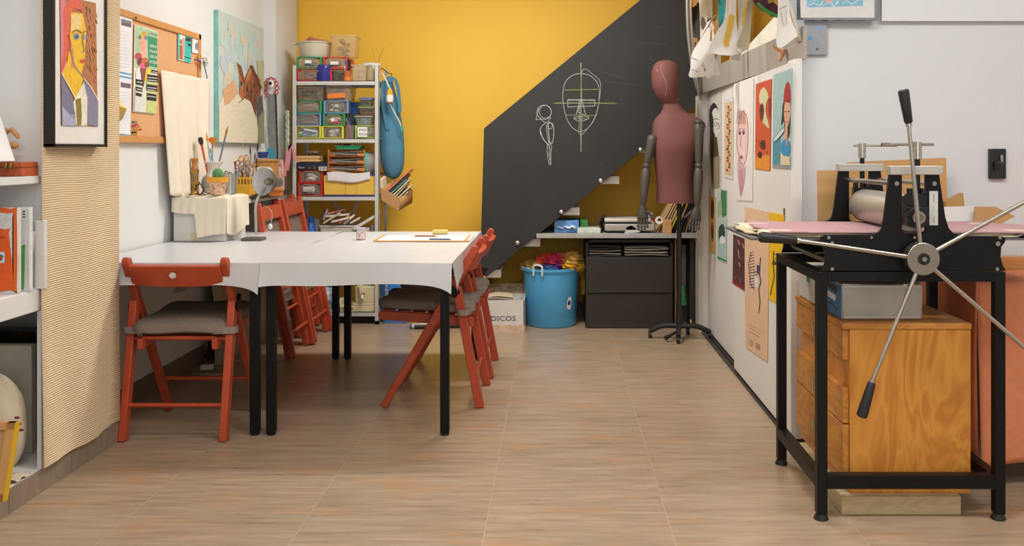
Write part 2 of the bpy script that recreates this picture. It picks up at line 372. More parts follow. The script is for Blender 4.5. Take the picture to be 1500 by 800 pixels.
# ---------------------------------------------------------------- folding chairs
RED=M('#a8432a',.42,var=.1,scale=18); REDL=M('#b0482b',.42,var=.1,scale=18); GREY=M('#7d7168',.95,var=.1,scale=60,bump=.4); STR=M('#8b8078',.9,var=.1,scale=60,bump=.3)
def make_chair(label,red,cushion=True,sticker=False,group='red wooden folding chairs'):
    # chair faces +Y; rear feet at y=0; front feet at y=.458 ; x centred
    t=T('folding_chair',label,'chair',(0,0,0),group)
    for s in (-1,1):
        px=s*.208; lx=s*.212
        pts=[(px,.458,0),(px,.005,.775)]
        mb=MB().bar((px,.458,.0),(px,.03,.745),.022,.034,up=(1,0,0)) if False else MB()
        def plank(p,q,w,t_):  # flat bar, w across, t_ thickness in x
            p,q=V(p),V(q); d=(q-p).normalized(); n=V((0,d.z,-d.y))
            m_=MB(); prof=[]
            for k in range(9):
                a=-PI/2+PI*k/8; prof.append(q+d*(math.cos(a)*w/2)+n*(math.sin(a)*w/2))
            prof+= [p+n*w/2,p-n*w/2]
            prof=[x+V((-t_/2,0,0)) for x in prof]; return m_.prism(prof,(t_,0,0))
        a=plank((px,.462,.0),(px,.03,.752),.04,.03); 
        # flatten feet on floor
        for v in a.v: v.z=max(v.z,0)
        a.build('back_post',red,parent=t,bevel=.004)
        a=plank((lx,.004,0),(lx,.112,.565),.042,.032)
        for v in a.v: v.z=max(v.z,0)
        a.build('leg',red,parent=t,bevel=.004)
        MB().prism([(px+s*.012,.095,.555),(px+s*.012,.155,.60),(px+s*.012,.165,.545),(px+s*.012,.12,.525)],(s*.014,0,0)).build('hinge_plate',BLK,parent=t)
        a=plank((s*.158,.04,.40),(s*.158,.475,.432),.045,.022); a.build('seat_rail',red,parent=t,bevel=.003)
    def back(u,v):
        x=-.186+.372*u; c=(u-.5)*2; return (x,.062-.022*(1-c*c)*-1*-1-(.048)*v,.66+.085*v-.006*(1-c*c)*(1-2*v)*-1)
    def bk(th):
        R=[]
        for i in range(13):
            u=i/12; c=(u-.5)*2; x=-.194+.388*u; y=.062-.016*(1-c*c); dz=.006*(1-c*c)
            R.append([(x,y+.012,.655-dz),(x,y-.012,.65-dz),(x,y-.057,.735+dz*.3),(x,y-.035,.742+dz*.3)])
        return MB().rings(R)
    bo=bk(.02).build('backrest',red,parent=t,bevel=.003)
    if sticker: MB().cyl((0,-.0,.70),(0,-.006,.697),.0135,seg=20).build('round_sticker',M('#e8dcd8',.5,var=.3,scale=90),parent=t)
    for (y,z,r,x) in ((.03,.145,.009,.215),(.355,.18,.009,.19),(.08,.418,.009,.215)):
        MB().cyl((-x,y,z),(x,y,z),r).build('crossbar',red,parent=t)
    mb=MB()
    for k in range(6):
        y=.06+k*.073; z=.425+.032*k/6; mb.bx(-.16,.16,y,y+.055,z-.006,z+.006)
    mb.build('seat_slats',red,parent=t)
    if cushion:
        def cu(a,h0,h1):
            R=[]
            for k,(f,z) in enumerate(((.9,0),(1,.012),(1,.034),(.93,.047))):
                hx,hy=.19*f,.215*f; ring=[]
                for q in shapely([(-hx,-hy),(0,-hy*1.01),(hx,-hy),(hx*1.01,0),(hx,hy),(0,hy*1.01),(-hx,hy),(-hx*1.01,0)],4):
                    ring.append((q[0],q[1]+.265,.437+z+.03*(q[1]+.265)/.45+.003*math.sin(q[0]*20)))
                R.append(ring)
            return MB().rings(R)
        c=cu(0,0,0).build('seat_cushion',GREY,parent=t,smooth=60)
        for s in (-1,1):
            MB().tube([(s*.16,.05,.452),(s*.195,.028,.455),(s*.233,.03,.456),(s*.233,.10,.456),(s*.2,.11,.455),(s*.17,.08,.452)],.006,seg=6)
            mb=MB()
            loop=[(s*.15,.045),(s*.2,.058),(s*.235,.066),(s*.238,.105),(s*.20,.115),(s*.17,.1)]
            loop=smooth_path([(a,b) for a,b in loop],4)
            mb.rings([[(a,b,.443),(a,b,.471),(a*1.012,b-.003,.471),(a*1.012,b-.003,.443)] for a,b in loop]); mb.build('tie_strap',STR,parent=t)
    return t
c1=make_chair('red folding chair seen from behind at the left table, white round sticker on its backrest',REDL,sticker=True)
c1.location=(at(254,0,3.88).x,3.875,0)
c2=make_chair('nearest red folding chair on the right side of the tables, grey cushion, sideways',REDL)
c2.rotation_euler=(0,0,PI/2); c2.location=(-.36,4.60,0)
c3=copy_tree(c2); c3['label']='red folding chair behind the nearest one, a patterned cloth on its back'
c3.location=(-.352,5.17,0)
# folded chairs leaning by the left wall
def folded(label,x,y,lean,cush=True,rz=0):
    t=T('folded_chair',label,'chair',(0,0,0),'folded chairs against the left wall')
    for s in (-1,1):
        for (dy,x0,L,nm) in ((.19,0,.93,'back_post'),(.212,.03,.62,'leg'),(.165,.0,.0,'seat_rail')):
            if nm=='seat_rail':
                MB().bx(-.03,-.01,s*.165-.009,s*.165+.009,.28,.74).build(nm,REDL,parent=t,bevel=.003)
            else: MB().bx(x0-.018,x0+.018,s*dy-.016,s*dy+.016,.0,L).build(nm,REDL,parent=t,bevel=.005)
    MB().bx(-.01,.012,-.18,.18,.82,.905).build('backrest',REDL,parent=t,bevel=.004)
    for z,x0 in ((.14,.03),(.27,.0),(.40,.03)): MB().cyl((x0,-.2,z),(x0,.2,z),.009).build('crossbar',REDL,parent=t)
    if cush: MB().rings([[( -.045+a,b,c) for a,b,c in ring] for ring in ([(0,-.17,.32),(0,.17,.32),(0,.18,.80),(0,-.18,.80)],[(.03,-.19,.30),(.03,.19,.30),(.03,.2,.82),(.03,-.2,.82)])]).build('seat_cushion',GREY,parent=t,bevel=.012)
    t.location=(x,y,0); t.rotation_euler=(0,lean,rz); return t
folded('folded red chair with grey cushion leaning by the wall, nearest behind the desk lamp',-1.64,5.36+.42,-.2,True,.0).location=(-1.57,5.6,0.004)
folded('folded red chair leaning by the wall between two other folded chairs',-1.58,6.0,-.2).location=(-1.56,6.045,0.004)
folded('farthest folded red chair by the wall, next to the metal shelves',-1.6,6.3,-.16,True).location=(-1.70,6.235,0.004)
# ================================================================ LEFT WALL
EX=V((1,0,0))
# corrugated cardboard sheet hanging on the niche wall
def corr(u,v):
    y=3.285+u*.585; z=.088+v*1.95; 
    z2=z+.004*math.sin(u*9)*(1-v)
    return (-1.838+.0016*math.cos(z/0.0085*2*PI)+.004*math.sin(u*5+v*3)+.018*max(0,1-v*4)*math.sin(u*6+1)**2,y+.008*math.sin(v*7)*(1 if u>.5 else .3)*(1-v),z2)
mb=MB(); mb.grid(corr,8,1610)
mb.build('corrugated_cardboard_sheet',M('#dcc6a4',.85,var=.05,scale=5),label='tall ribbed brown cardboard sheet hanging on the wall beside the niche',cat='cardboard',solid=.003)
# framed portrait
P=planeX(-1.797)
t=T('framed_portrait','black framed portrait painting of a red-haired figure in a dark jacket','picture',(-1.82,3.49,1.235))
def fy(px,X=-1.797): return X*F/(px-CX)
y0,y1=fy(78),fy(157); z0,z1=1.237,2.02
mb=MB(); w=.012
mb.bx(-1.837,-1.795,y0,y0+w,z0,z1).bx(-1.837,-1.795,y1-w,y1,z0,z1).bx(-1.837,-1.795,y0,y1,z0,z0+w).bx(-1.837,-1.795,y0,y1,z1-w,z1)
mb.build('frame',M('#17130f',.35),parent=t,bevel=.002)
pc=Pic(lambda a,b:V((-1.803,*on(a,b,(-1.797,0,0),(1,0,0)).yz)),EX,th=.02)
yz=lambda px,z:(px,z)
pc.mb.mat(M('#e8e6e0',.6)); pc.mb.bx(-1.83,-1.803,y0+w,y1-w,z0+w,z1-w); pc.k=1
S=3.335 # crop scale of the traced picture
def c(*pts): return [(x/S,y/S) for x,y in pts]
pc.poly(c((298,-25),(476,15),(483,470),(482,620),(305,612)),'#b5764a')
for i in range(70):
    x=425+rnd.random()*52; y=30+rnd.random()*430; pc.line(c((x,y),(x+6,y+22)),1.3,rnd.choice(['#8e6b3d','#d08a58','#c4805a']),up=(i%12==0))
pc.k+=1
pc.poly(c((298,-22),(330,-20),(330,340),(303,360)),'#d9848c')
pc.poly(c(*shapely([(315,60),(345,-5),(390,-8),(412,60),(385,45),(352,62),(345,180),(345,240),(325,300),(303,350),(318,200)])),'#e0664f')
pc.poly(c((350,60),(408,65),(425,150),(420,240),(418,300),(400,370),(412,385),(385,470),(372,475),(352,440),(330,400),(308,360),(330,310),(345,235)),'#efc02f')
pc.poly(c((352,70),(400,72),(405,140),(352,150)),'#f0cf8c')
pc.poly(c((352,200),(350,330),(372,340),(362,240)),'#e89a5a')
pc.poly(c((415,385),(392,470),(430,610),(483,620),(483,495),(445,420)),'#86849c')
pc.poly(c((303,362),(355,470),(375,615),(305,612)),'#7c7b93')
pc.poly(c((372,478),(412,400),(430,480),(428,615),(378,615),(360,500)),'#e8e3cc')
pc.poly(c((372,485),(398,480),(402,560),(400,612),(380,614)),'#8c7a34')
pc.poly(c((307,520),(370,590),(372,617),(307,612)),'#aeb2cf')
pc.line(c((303,355),(325,395),(350,440),(372,480),(395,472)),1.2,'#f2efe2')
pc.line(c((412,382),(450,430),(483,490)),1.0,'#f2efe2')
pc.ell(*(376/S,178/S),13/S,16/S,'#6d93b8'); pc.ell(377/S,180/S,5/S,7/S,'#273d6b')
pc.ell(416/S,180/S,6/S,13/S,'#8db6c2'); pc.line(c((356,158),(375,145),(400,160)),1.2,'#4a5468'); pc.line(c((406,160),(424,150)),1,'#4a5468')
pc.line(c((405,165),(408,215),(415,250),(400,258)),1.0,'#6a7c9c'); pc.ell(407/S,298/S,14/S,9/S,'#cf5a4a')
pc.line(c((335,170),(345,200),(345,250)),1.2,'#b5474a'); pc.line(c((345,235),(365,320),(410,380)),1.0,'#7b8ba5')
for i in range(9): pc.line(c((312+i*7,560),(314+i*7,608)),.9,'#d7daea',up=False)
pc.k+=1
pc.build('painting',parent=t)
# cork board
t=T('cork_board','large cork notice board with a light wooden frame pinned with papers','board',(-2.03,4.7,1.26))
by0,by1,bz0,bz1=4.165,5.245,1.262,1.886
fr=M('#d19a62',.5,kind='wood',scale=5,col2='#c58a50',stretch=(1,1,6)); w=.034
MB().bx(-2.05,-2.02,by0,by0+w,bz0,bz1).bx(-2.05,-2.02,by1-w,by1,bz0,bz1).bx(-2.05,-2.02,by0,by1,bz0,bz0+w).bx(-2.05,-2.02,by0,by1,bz1-w,bz1).build('frame',fr,parent=t,bevel=.003)
MB().bx(-2.05,-2.032,by0+w,by1-w,bz0+w,bz1-w).build('cork_panel',M('#d8a374',.9,var=.1,scale=220),parent=t)
S=3.636
def pin(pts,name,label,cat,k,group=None,th=.001):
    p=Pic(planeX(-2.028+k*.002),EX,th=th); return p
def C4(*pts): return [(150+x/S,y/S) for x,y in pts]
# two white printed notices
for (y_a,nm) in ((0,'upper'),(1,'lower')):
    p=pin(0,0,0,0,1)
    if y_a==0: q=[(66,62),(160,92),(155,415),(55,392)]
    else: q=[(60,398),(155,418),(148,738),(46,735)]
    p.base(C4(*q),'#e6e7ea')
    yy=100 if y_a==0 else 436
    p.poly(C4((100,yy),(154,yy+14),(154,yy+48),(100,yy+34)) if y_a==0 else C4((97,438),(151,447),(151,472),(97,464)),'#6f6270')
    if y_a==0: p.line(C4((106,112),(150,122)),.6,'#d7d0d7')
    b0=378 if y_a==0 else 712
    for d in (0,20): p.line(C4((56 if y_a==0 else 48,b0+d),(154 if y_a==0 else 146,b0+d+(20 if y_a==0 else 10))),2.4,'#5a9cc8',up=False)
    for k in range(12 if y_a==0 else 9):
        z=165+k*17 if y_a==0 else 490+k*17
        p.line(C4((72,z),(145,z+8 if y_a==0 else z+4)),.5,'#c3c5cb',up=False)
    p.k+=1; p.build('printed_notice',label='%s of two white printed notices with blue bands on the cork board'%nm,cat='notice',group='notices on the cork board')
# green poster
p=pin(0,0,0,0,1); p.base(C4((172,130),(296,168),(283,608),(163,596)),'#dfe6d6')
p.poly(C4((175,135),(294,172),(292,372),(172,360)),'#a9c9a4'); p.poly(C4((240,190),(293,205),(292,362),(245,350)),'#3f9169')
p.poly(C4((196,210),(212,190),(232,200),(236,280),(222,320),(200,300)),'#e5b3a0'); p.ell(*C4((214,240))[0],4.2,8.5,'#e3a48f')
for (x,y,cc) in ((200,198,'#7a7f90'),(215,188,'#e8c437'),(230,200,'#8a8a9b'),(222,180,'#d9a21f')): p.ell(*C4((x,y))[0],3,3.4,cc)
for (x,y,r,cc) in ((190,300,5,'#b94f54'),(205,330,6,'#7a3f3c'),(225,325,5,'#c9704f'),(215,355,6,'#d96a8c'),(235,345,4,'#8d5540')): p.ell(*C4((x,y))[0],r,r,cc)
p.poly(C4((200,362),(240,368),(215,470)),'#8a4f50'); p.poly(C4((232,360),(262,372),(240,410),(222,440)),'#e7cf3a'); p.poly(C4((176,380),(196,350),(200,430),(176,420)),'#efe6e4')
p.text(*C4((240,180))[0],3.2,'L ATELIER',  '#5d6a66',w=14,rot=.28)
for k,tx in enumerate(('VERANO','PARA','DISFRUTAR','DE CREAR')):
    y=250+k*28; p.text(*C4((247,y))[0],4.2,tx,'#eef3ea',w=12,rot=.2,up=False)
p.k+=1
p.poly(C4((172,470),(234,480),(232,600),(166,592)),'#d8d8cf'); p.poly(C4((232,420),(292,432),(284,604),(228,598)),'#c6cc86')
for (x0,y0,x1,y1) in ((258,370,292,392),(235,395,292,440),(232,448,290,490),(232,495,284,540),(176,420,214,455),(174,460,210,490),(174,492,206,516)):
    p.poly(C4((x0,y0),(x1,y0+8),(x1,y1),(x0,y1-6)),'#2c2a2a',up=False)
p.k+=1
for (x0,y0,x1) in ((262,382,288),(238,412,288),(238,426,286),(236,466,286),(236,478,280),(236,512,280),(180,436,210),(178,474,206)):
    p.line(C4((x0,y0),(x1,y0+5)),1.1,'#d8d4cc',up=False)
p.build('event_poster',label='green poster with a flower-crowned figure and black text blocks on the cork board',cat='poster')
# turquoise leaflet, small white card
p=pin(0,0,0,0,1); p.base(C4((402,168),(474,190),(471,336),(401,318)),'#e4e1dc')
p.poly(C4((402,168),(412,172),(410,318),(401,318)),'#3fb6b8'); p.poly(C4((440,182),(474,192),(471,336),(436,326)),'#35b9b6')
p.poly(C4((412,240),(424,238),(426,320),(411,314)),'#b9583a'); p.poly(C4((426,200),(438,205),(434,322),(424,318)),'#caa08c'); p.ell(*C4((418,222))[0],1.6,4,'#a86a4e')
for a,b_,c_,d in ((443,198,470,224),(455,228,470,250)): p.poly(C4((a,b_),(c_,b_+6),(c_,d),(a,d-6)),'#3b3b3b',up=False)
p.line(C4((436,302),(472,312)),1.2,'#24393b'); p.build('turquoise_leaflet',label='small turquoise and white leaflet pinned at the top of the cork board',cat='leaflet')
p=pin(0,0,0,0,1); p.base(C4((480,172),(526,200),(520,290),(478,280)),'#e4e2e0'); p.poly(C4((496,225),(520,228),(518,270),(494,265)),'#b98aa8')
p.ell(*C4((500,245))[0],2,4,'#5a8da3'); p.build('small_card',label='small white card with a pink print at the top right of the cork board',cat='card')
# push pins clusters
for i,(x,y,cc) in enumerate([(162,650,'#3d8a55'),(172,664,'#d34c7b'),(158,672,'#d34c7b'),(180,676,'#d9b12f'),(168,690,'#dcb83a'),(160,706,'#2a2a33'),(172,716,'#e3d26a'),(186,690,'#c94a4a'),(500,300,'#e2c02c'),(512,298,'#d7dd4c'),(494,318,'#3a60c4'),(506,322,'#df3f94'),(498,338,'#e08a2e'),(508,350,'#e2c02c'),(162,96,'#3a3550'),(330,384,'#e5d35a'),(520,312,'#d13a3a')]):
    q=on(*C4((x,y))[0],(-2.03,0,0),(1,0,0))
    MB().lathe([(.007,0),(.004,.004),(.003,.012),(.006,.018),(.001,.02)],q,ax=(1,0,0),seg=10).build('push_pin',M(cc,.35),label='coloured push pin stuck in the cork board',cat='push pin',group='push pins on the cork board')
# round wooden gold polygon hanging
q=on(*C4((85,592))[0],(-1.99,0,0),(1,0,0))
mb=MB(); pts=[(math.cos(a)*.052,math.sin(a)*.056) for a in [k*PI/3+.4 for k in range(6)]]
mb.add([q+V((0,y,z)) for y,z in pts]+[q+V((.035,.006,.01)),q+V((-.035,0,0))],[(i,(i+1)%6,6) for i in range(6)]+[((i+1)%6,i,7) for i in range(6)])
mb.build('faceted_ornament',M('#bd9a4c',.4,metal=.3),smooth=0,label='gold faceted paper ornament hanging over the lower left notice',cat='ornament')
# keyring badge
q=on(299,91,(-2.0,0,0),(1,0,0))
t=T('badge_keyring','round green and white badge with a cord at the edge of the cork board','badge',q)
MB().cyl(q,q+V((.012,0,0)),.026,seg=20).build('badge',M('#2f6a4e',.3,var=.6,scale=60,col2='#e8e6e2'),parent=t)
MB().tube([q+V((0,0,-.02)),q+V((0,.03,-.06)),q+V((0,.045,-.09))],.003).build('cord',M('#4d5346'),parent=t)
# canvas painting
t=T('canvas_painting','unframed canvas painting of wooden towers under a pale turquoise sky','painting',(-2.0,5.8,1.3))
X=-2.02; cy0,cy1=fy(320,X)+.05,fy(386,X)
p=Pic(planeX(X),EX,th=.001,gap=.00016)
p.mb.mat(M('#c9d8d2',.8)); 
tl,tr=on(330,14,(X,0,0),(1,0,0)),on(386,46,(X,0,0),(1,0,0)); zt,zb=tl.z,on(330,208,(X,0,0),(1,0,0)).z
zt=(tl.z+tr.z)/2; zb=1.276
sidem=M('#7fb9b4',.8,var=.3,scale=12); p.mb.mat(sidem); p.mb.bx(-2.05,X,cy0-.05,cy1,zb,zt); p.k=1
def PU(*pts): # u along Y 0..1, v down 0..1
    return [((CX+X*F/(cy0-.05+(cy1-cy0+.05)*u)),CY-((zt+(zb-zt)*v)-H)*F/(cy0-.05+(cy1-cy0+.05)*u)) for u,v in pts]
p.poly(PU((0,0),(1,0),(1,1),(0,1)),'#c3c9c2',mat=M('#a9c8c2',.8,var=.1,scale=4,col2='#cfcbc0'))
r3=random.Random(5)
for i in range(60):
    u,v=.02+r3.random()*.74,.03+r3.random()*.5; a=.05+.12*r3.random()
    col=r3.choice(['#a9c9c4','#b8cdc8','#c4ccc4','#cdc4b4','#b9c6ca','#b0cbc6','#c6cdc6'])
    q=shapely([(max(0,u),v),(min(1,u+a),v+.02),(min(1,u+a*.8),v+.06+.05*r3.random()),(max(0,u-.02),v+.08)],3); p.poly(PU(*[(max(0,min(1,x)),max(0,min(1,y))) for x,y in q]),col,up=(i%6==0))
p.k+=1
p.poly(PU((.0,.72),(.18,.55),(.4,.62),(.55,.58),(.9,.70),(.9,1),(0,1)),'#ded6bd')
p.poly(PU((.08,.6),(.3,.5),(.4,.6),(.2,.7),(.1,.72)),'#d3a77c'); p.poly(PU((.4,.45),(.5,.5),(.5,.62),(.42,.58)),'#86a084')
p.poly(PU((.82,.3),(1,.28),(1,.55),(.88,.5)),'#b7b68a')
p.poly(PU((.36,.36),(.46,.40),(.5,.62),(.5,.66),(.42,.62),(.42,.48)),'#b5673f'); p.poly(PU((.36,.36),(.46,.38),(.54,.5),(.5,.52)),'#7d4a32')
p.poly(PU((.52,.5),(.66,.35),(.9,.45),(.92,.58),(.8,.62),(.8,.72),(.7,.66),(.5,.63)),'#965735'); p.poly(PU((.66,.35),(.72,.35),(.95,.52),(.86,.55)),'#6b3d2c')
p.poly(PU((.56,.46),(.66,.35),(.7,.4),(.58,.52)),'#c07a4d'); p.poly(PU((.66,.55),(.8,.58),(.8,.78),(.72,.7)),'#7a4631'); p.line(PU((.5,.52),(.66,.36),(.9,.56)),.8,'#4a2c22')
for u in (.6,.68,.76,.84): p.line(PU((u,.48),(u+.01,.63)),.8,'#4f2f26',up=False)
p.poly(PU((.78,.62),(.95,.58),(1,.8),(.9,.95),(.84,.85)),'#5a5650'); p.poly(PU((.86,.78),(1,.7),(1,1),(.84,1)),'#8f8c68')
p.line(PU((.4,.68),(.62,.6),(.8,.76)),1,'#5b4331')
for (a_,b_) in ((.57,.54),(.63,.56),(.73,.5),(.81,.55),(.44,.5)): p.poly(PU((a_,b_),(a_+.035,b_+.005),(a_+.035,b_+.04),(a_,b_+.035)),'#4a2b22',up=False)
for i in range(16):
    u=.52+.36*r3.random(); v=.44+.16*r3.random(); p.line(PU((u,v),(u+.01,v+.07)),.5,r3.choice(['#b5714a','#7d4833','#a8623f','#c98a62']),up=False)
for i in range(14):
    u=.08+.6*r3.random(); v=.74+.2*r3.random(); p.line(PU((u,v),(u+.12,v-.03)),.6,r3.choice(['#e3dcc6','#d3cab0','#cfd0c0']),up=False)
p.build('painted_canvas',parent=t)
# steel ruler / scale hanging with red beads and plush, beyond painting
q0,q1=on(397,120,(-1.93,0,0),(1,0,0)),None
t=T('wall_ornament','red curly ornament with a small mask hanging at the wall corner','ornament',at(397,130,6.436))
mb=MB()
for i in range(12):
    a=i*PI/6; cx,cy=397+9*math.cos(a),129+13*math.sin(a); mb.tube([at(cx+2.5*math.cos(b),cy+3*math.sin(b),6.436) for b in [2*PI*k/8 for k in range(8)]],.004,seg=5,close=True)
mb.build('red_curls',M('#b5323d',.6),parent=t)
mb=MB().ball(at(397,123,6.42),(.022,.012,.03)).build('mask',M('#e4ddd0',.6),parent=t)
MB().ball(at(396,122,6.408),(.012,.006,.012)).build('mask_face',M('#22201f',.6),parent=t)
t=T('long_ruler','long grey measuring rule hanging beneath the red ornament','ruler',at(398,240,6.43))
a,b=at(398,138,6.436),at(401,243,6.436); MB().bar(a,b,.05,.012,up=(0,1,0)).build('rule_blade',M('#9b9a97',.4,metal=.5,var=.15,scale=40),parent=t)
MB().bar(at(404,138,6.43),at(407,238,6.43),.008,.012,up=(0,1,0)).build('rule_edge',M('#26282c',.5),parent=t)
MB().bar(at(388,185,6.442),at(400,243,6.442),.03,.006,up=(0,1,0)).build('tracing_strip',M('#b9c2c4',.5),parent=t)
MB().bar(at(396,217,6.43),at(402,242,6.43),.045,.006,up=(0,1,0)).build('turquoise_tip',M('#3f93a8',.5),parent=t)
# cloth draped from the board down over the box
BX0,BX1,BY0,BY1,BZ1=at(254,0,4.86).x,at(330,0,4.86).x,4.86,5.18,.972
t=T('cardboard_box','pale grey cardboard box on the table against the wall, half covered by cloth','box',(BX0,4.86,.7465))
MB().bx(BX0,BX1,BY0,BY1,.7465,BZ1).build('box_body',M('#cfcdc6',.7,var=.03),parent=t,bevel=.003)
pp=Pic(planeY(BY0-.001),(0,-1,0)); pp.base([(277,342),(282,340),(290,344),(288,353),(281,352)],'#c9b896'); pp.build('tape_patch',parent=t)
CL=M('#e3d8c4',.85,var=.04,scale=12,bump=.15)
def drape(u,v):
    # v 0 top of wall .. 1 bottom front
    if v<.5:
        k=v/.5; zt=1.635+.0*u; z=zt+(BZ1+.012-zt)*k
        y=(4.70+(5.33-4.70)*u)+k*(.07*(1-u)-.13*u); x=-2.018+.012*abs(math.sin(u*8))+.02*k*math.sin(u*11)**2+.02*k
        return (x,y,z)
    k=(v-.5)/.5
    if k<.45:
        f=k/.45; x=-1.99+(BX1+.01+1.99)*f; return (x,4.845+(5.18-4.845)*u,BZ1+.006+.006*math.sin(u*9+f*7)**2)
    f=(k-.45)/.55; return (BX1+.012+.012*math.sin(u*7)**2*f,4.845+(5.185-4.845)*u,BZ1+.006-(.19+.02*math.sin(u*5))*f)
t=T('draped_cloth','cream cotton cloth hanging from the cork board and draped over the box','cloth',(-1.9,4.9,.97))
MB().grid(drape,34,110).build('hanging_cloth',CL,parent=t,solid=.003,smooth=80)
def front(u,v):
    x=BX0+.0+(BX1+.012-BX0)*u; L=.075+.012*math.sin(u*5)+(.13*max(0,min(1,(u-.42)/.06)))
    return (x,4.842-.008*math.sin(u*21)**2*v-.006*v-.01*max(0,min(1,(u-.42)/.06))*(1-u)*v,BZ1+.007-L*v)
MB().grid(front,60,20).build('front_flap',CL,parent=t,solid=.003,smooth=80)
# ---------------------------------------------------------------- things on the box
def Zt(): return BZ1+.014
zt=Zt()
q=at(285,0,5.0); x,y=q.x,5.0
t=T('burnisher_tool','brass hand tool with turned wooden knob standing on the covered box','tool',(x,y,zt))
MB().lathe([(.0,.142),(.016,.143),(.02,.15),(.013,.165),(.015,.19),(.02,.2),(.018,.208),(.0,.21)],(x,y,zt-.01),seg=16).build('wooden_knob',M('#b77a45',.4,kind='wood',scale=20,col2='#a2662f'),parent=t)
BR=M('#a98a4a',.35,metal=.85); MB().cyl((x-.012,y,zt),(x-.012,y,zt+.13),.006).cyl((x+.012,y,zt),(x+.012,y,zt+.13),.006).bx(x-.025,x+.025,y-.012,y+.012,zt+.055,zt+.07).bx(x-.02,x+.02,y-.012,y+.012,zt+.115,zt+.135).lathe([(.024,0),(.024,.012),(.01,.03),(.008,.07)],(x,y,zt)).build('brass_body',BR,parent=t)
MB().tube([(x+.03+.022*math.cos(a),y-.01,zt+.03+.028*math.sin(a)) for a in [2*PI*k/16 for k in range(16)]],.004,seg=6,close=True).build('ring_handle',M('#4b4137',.4,metal=.6),parent=t)
x,y=at(313,0,5.08).x,5.08
t=T('paint_brush_vase','white ceramic vase with dark script, full of brushes','vase',(x,y,zt))
vz=M('#dedbd4',.3,var=.04); 
MB().lathe([(.03,0),(.05,.01),(.066,.045),(.06,.08),(.036,.115),(.028,.14),(.038,.16),(.055,.178),(.05,.18),(.03,.16),(.022,.14)],(x,y,zt),seg=28).build('vase_body',vz,parent=t)
mb=MB()
for k in range(6):
    z=.04+.011*k; r=[.0655,.0665,.066,.0645,.0615,.057][k]; mb.tube([(x+r*math.cos(a),y+r*math.sin(a),zt+z) for a in [PI*1.05+PI*.55*j/8 for j in range(9)]],.0012,seg=4)
mb.build('script_lines',M('#55565e'),parent=t)
def brush(nm,px0,py0,px1,py1,y,cols,kind,label,r=.004):
    a,b=at(px0,py0,y),at(px1,py1,y); t=T(nm,label,'brush',a,'brushes in the white vase' if 'vase' in label else 'brushes in containers')
    d=(b-a); 
    MB().cyl(a,a+d*.68,r*.8,r,seg=8).build('handle',M(cols[0],.4),parent=t); MB().cyl(a+d*.68,a+d*.8,r,r*1.1,seg=8).build('ferrule',M(cols[1],.3,metal=.6),parent=t)
    e=a+d*.8; f=b; n=d.normalized(); s=n.cross(V((0,1,0)))
    if kind=='fan': MB().prism([e-s*.004,f-s*.026-n*.012,f-s*.012,f+s*.012,f+s*.026-n*.012,e+s*.004],(0,.004,0)).build('bristles',M(cols[2],.8),parent=t)
    elif kind=='fat': MB().tube([e,e+d*.03,e+d*.12,f-d*.02,f],[r,r*1.7,r*2.4,r*2,r*.8],seg=10).build('bristles',M(cols[2],.9),parent=t)
    else: MB().tube([e,e+d*.08,f],[r*1.1,r*1.4,r*.2],seg=8).build('bristles',M(cols[2],.8),parent=t)
brush('makeup_brush',305,258,293,201,5.06,('#c9472e','#c63a24','#3b2a28'),'fat','soft dark brush with red ferrule in the white vase',.006)
brush('round_brush',311,255,302,194,5.08,('#62aac0','#c8c4bb','#d98a2e'),'round','thin turquoise brush with long orange tip in the white vase')
brush('fan_brush',312,255,311,201,5.09,('#6fb3c6','#b8502e','#e08a1e'),'fan','fan brush with wide orange bristles in the white vase')
brush('long_brush',317,255,334,184,5.07,('#6d6a86','#8b86a0','#b0742e'),'round','long purple-grey brush slanting right out of the white vase',.005)
brush('small_brush',314,255,308,216,5.10,('#3e8aa0','#cfc6b8','#d9862a'),'round','short blue-handled brush in the white vase')
brush('reed_stick',350,262,358,196,5.25,('#c9bfa4','#c9bfa4','#cfc6ae'),'round','thin dry stick between the vase and the yellow basket',.0015)
x,y=at(319,0,4.94).x,4.94
t=T('cactus_pot','small terracotta pot with yellow rim holding a round cactus','potted plant',(x,y,zt))
MB().mat(M('#b9603c',.6,var=.5,scale=60,col2='#d8cdb2')).lathe([(.03,0),(.035,.002),(.048,.072),(.044,.072)],(x,y,zt),seg=24).build('pot',parent=t)
MB().lathe([(.048,.068),(.055,.07),(.058,.096),(.052,.097),(.048,.085),(0.001,.084)],(x,y,zt),seg=24).build('pot_rim',M('#dfa02a',.5),parent=t)
mb=MB().ball((x-.0,y,zt+.112),(.029,.029,.034),seg=24,rg=12); mb.build('cactus_body',M('#4d8a52',.7,var=.4,scale=130),parent=t)
mb=MB()
for i in range(90):
    a=rnd.random()*2*PI; b_=rnd.random()*1.9; n=V((math.cos(a)*math.sin(b_),math.sin(a)*math.sin(b_),math.cos(b_))); c0=V((x,y,zt+.112))+V((n.x*.029,n.y*.029,n.z*.034)); mb.cyl(c0,c0+n*.006,.0007,.0003,seg=3)
mb.build('spines',M('#e6e4cf'),parent=t)
x,y=at(337,0,5.16).x,5.16
t=T('metal_can','brushed metal can of scissors between cactus and yellow basket','can',(x,y,zt))
MB().lathe([(.036,0),(.036,.11),(.034,.11),(.034,.005),(.001,.005)],(x,y,zt),seg=24).build('can_body',M('#b9bbbd',.3,metal=.8),parent=t)
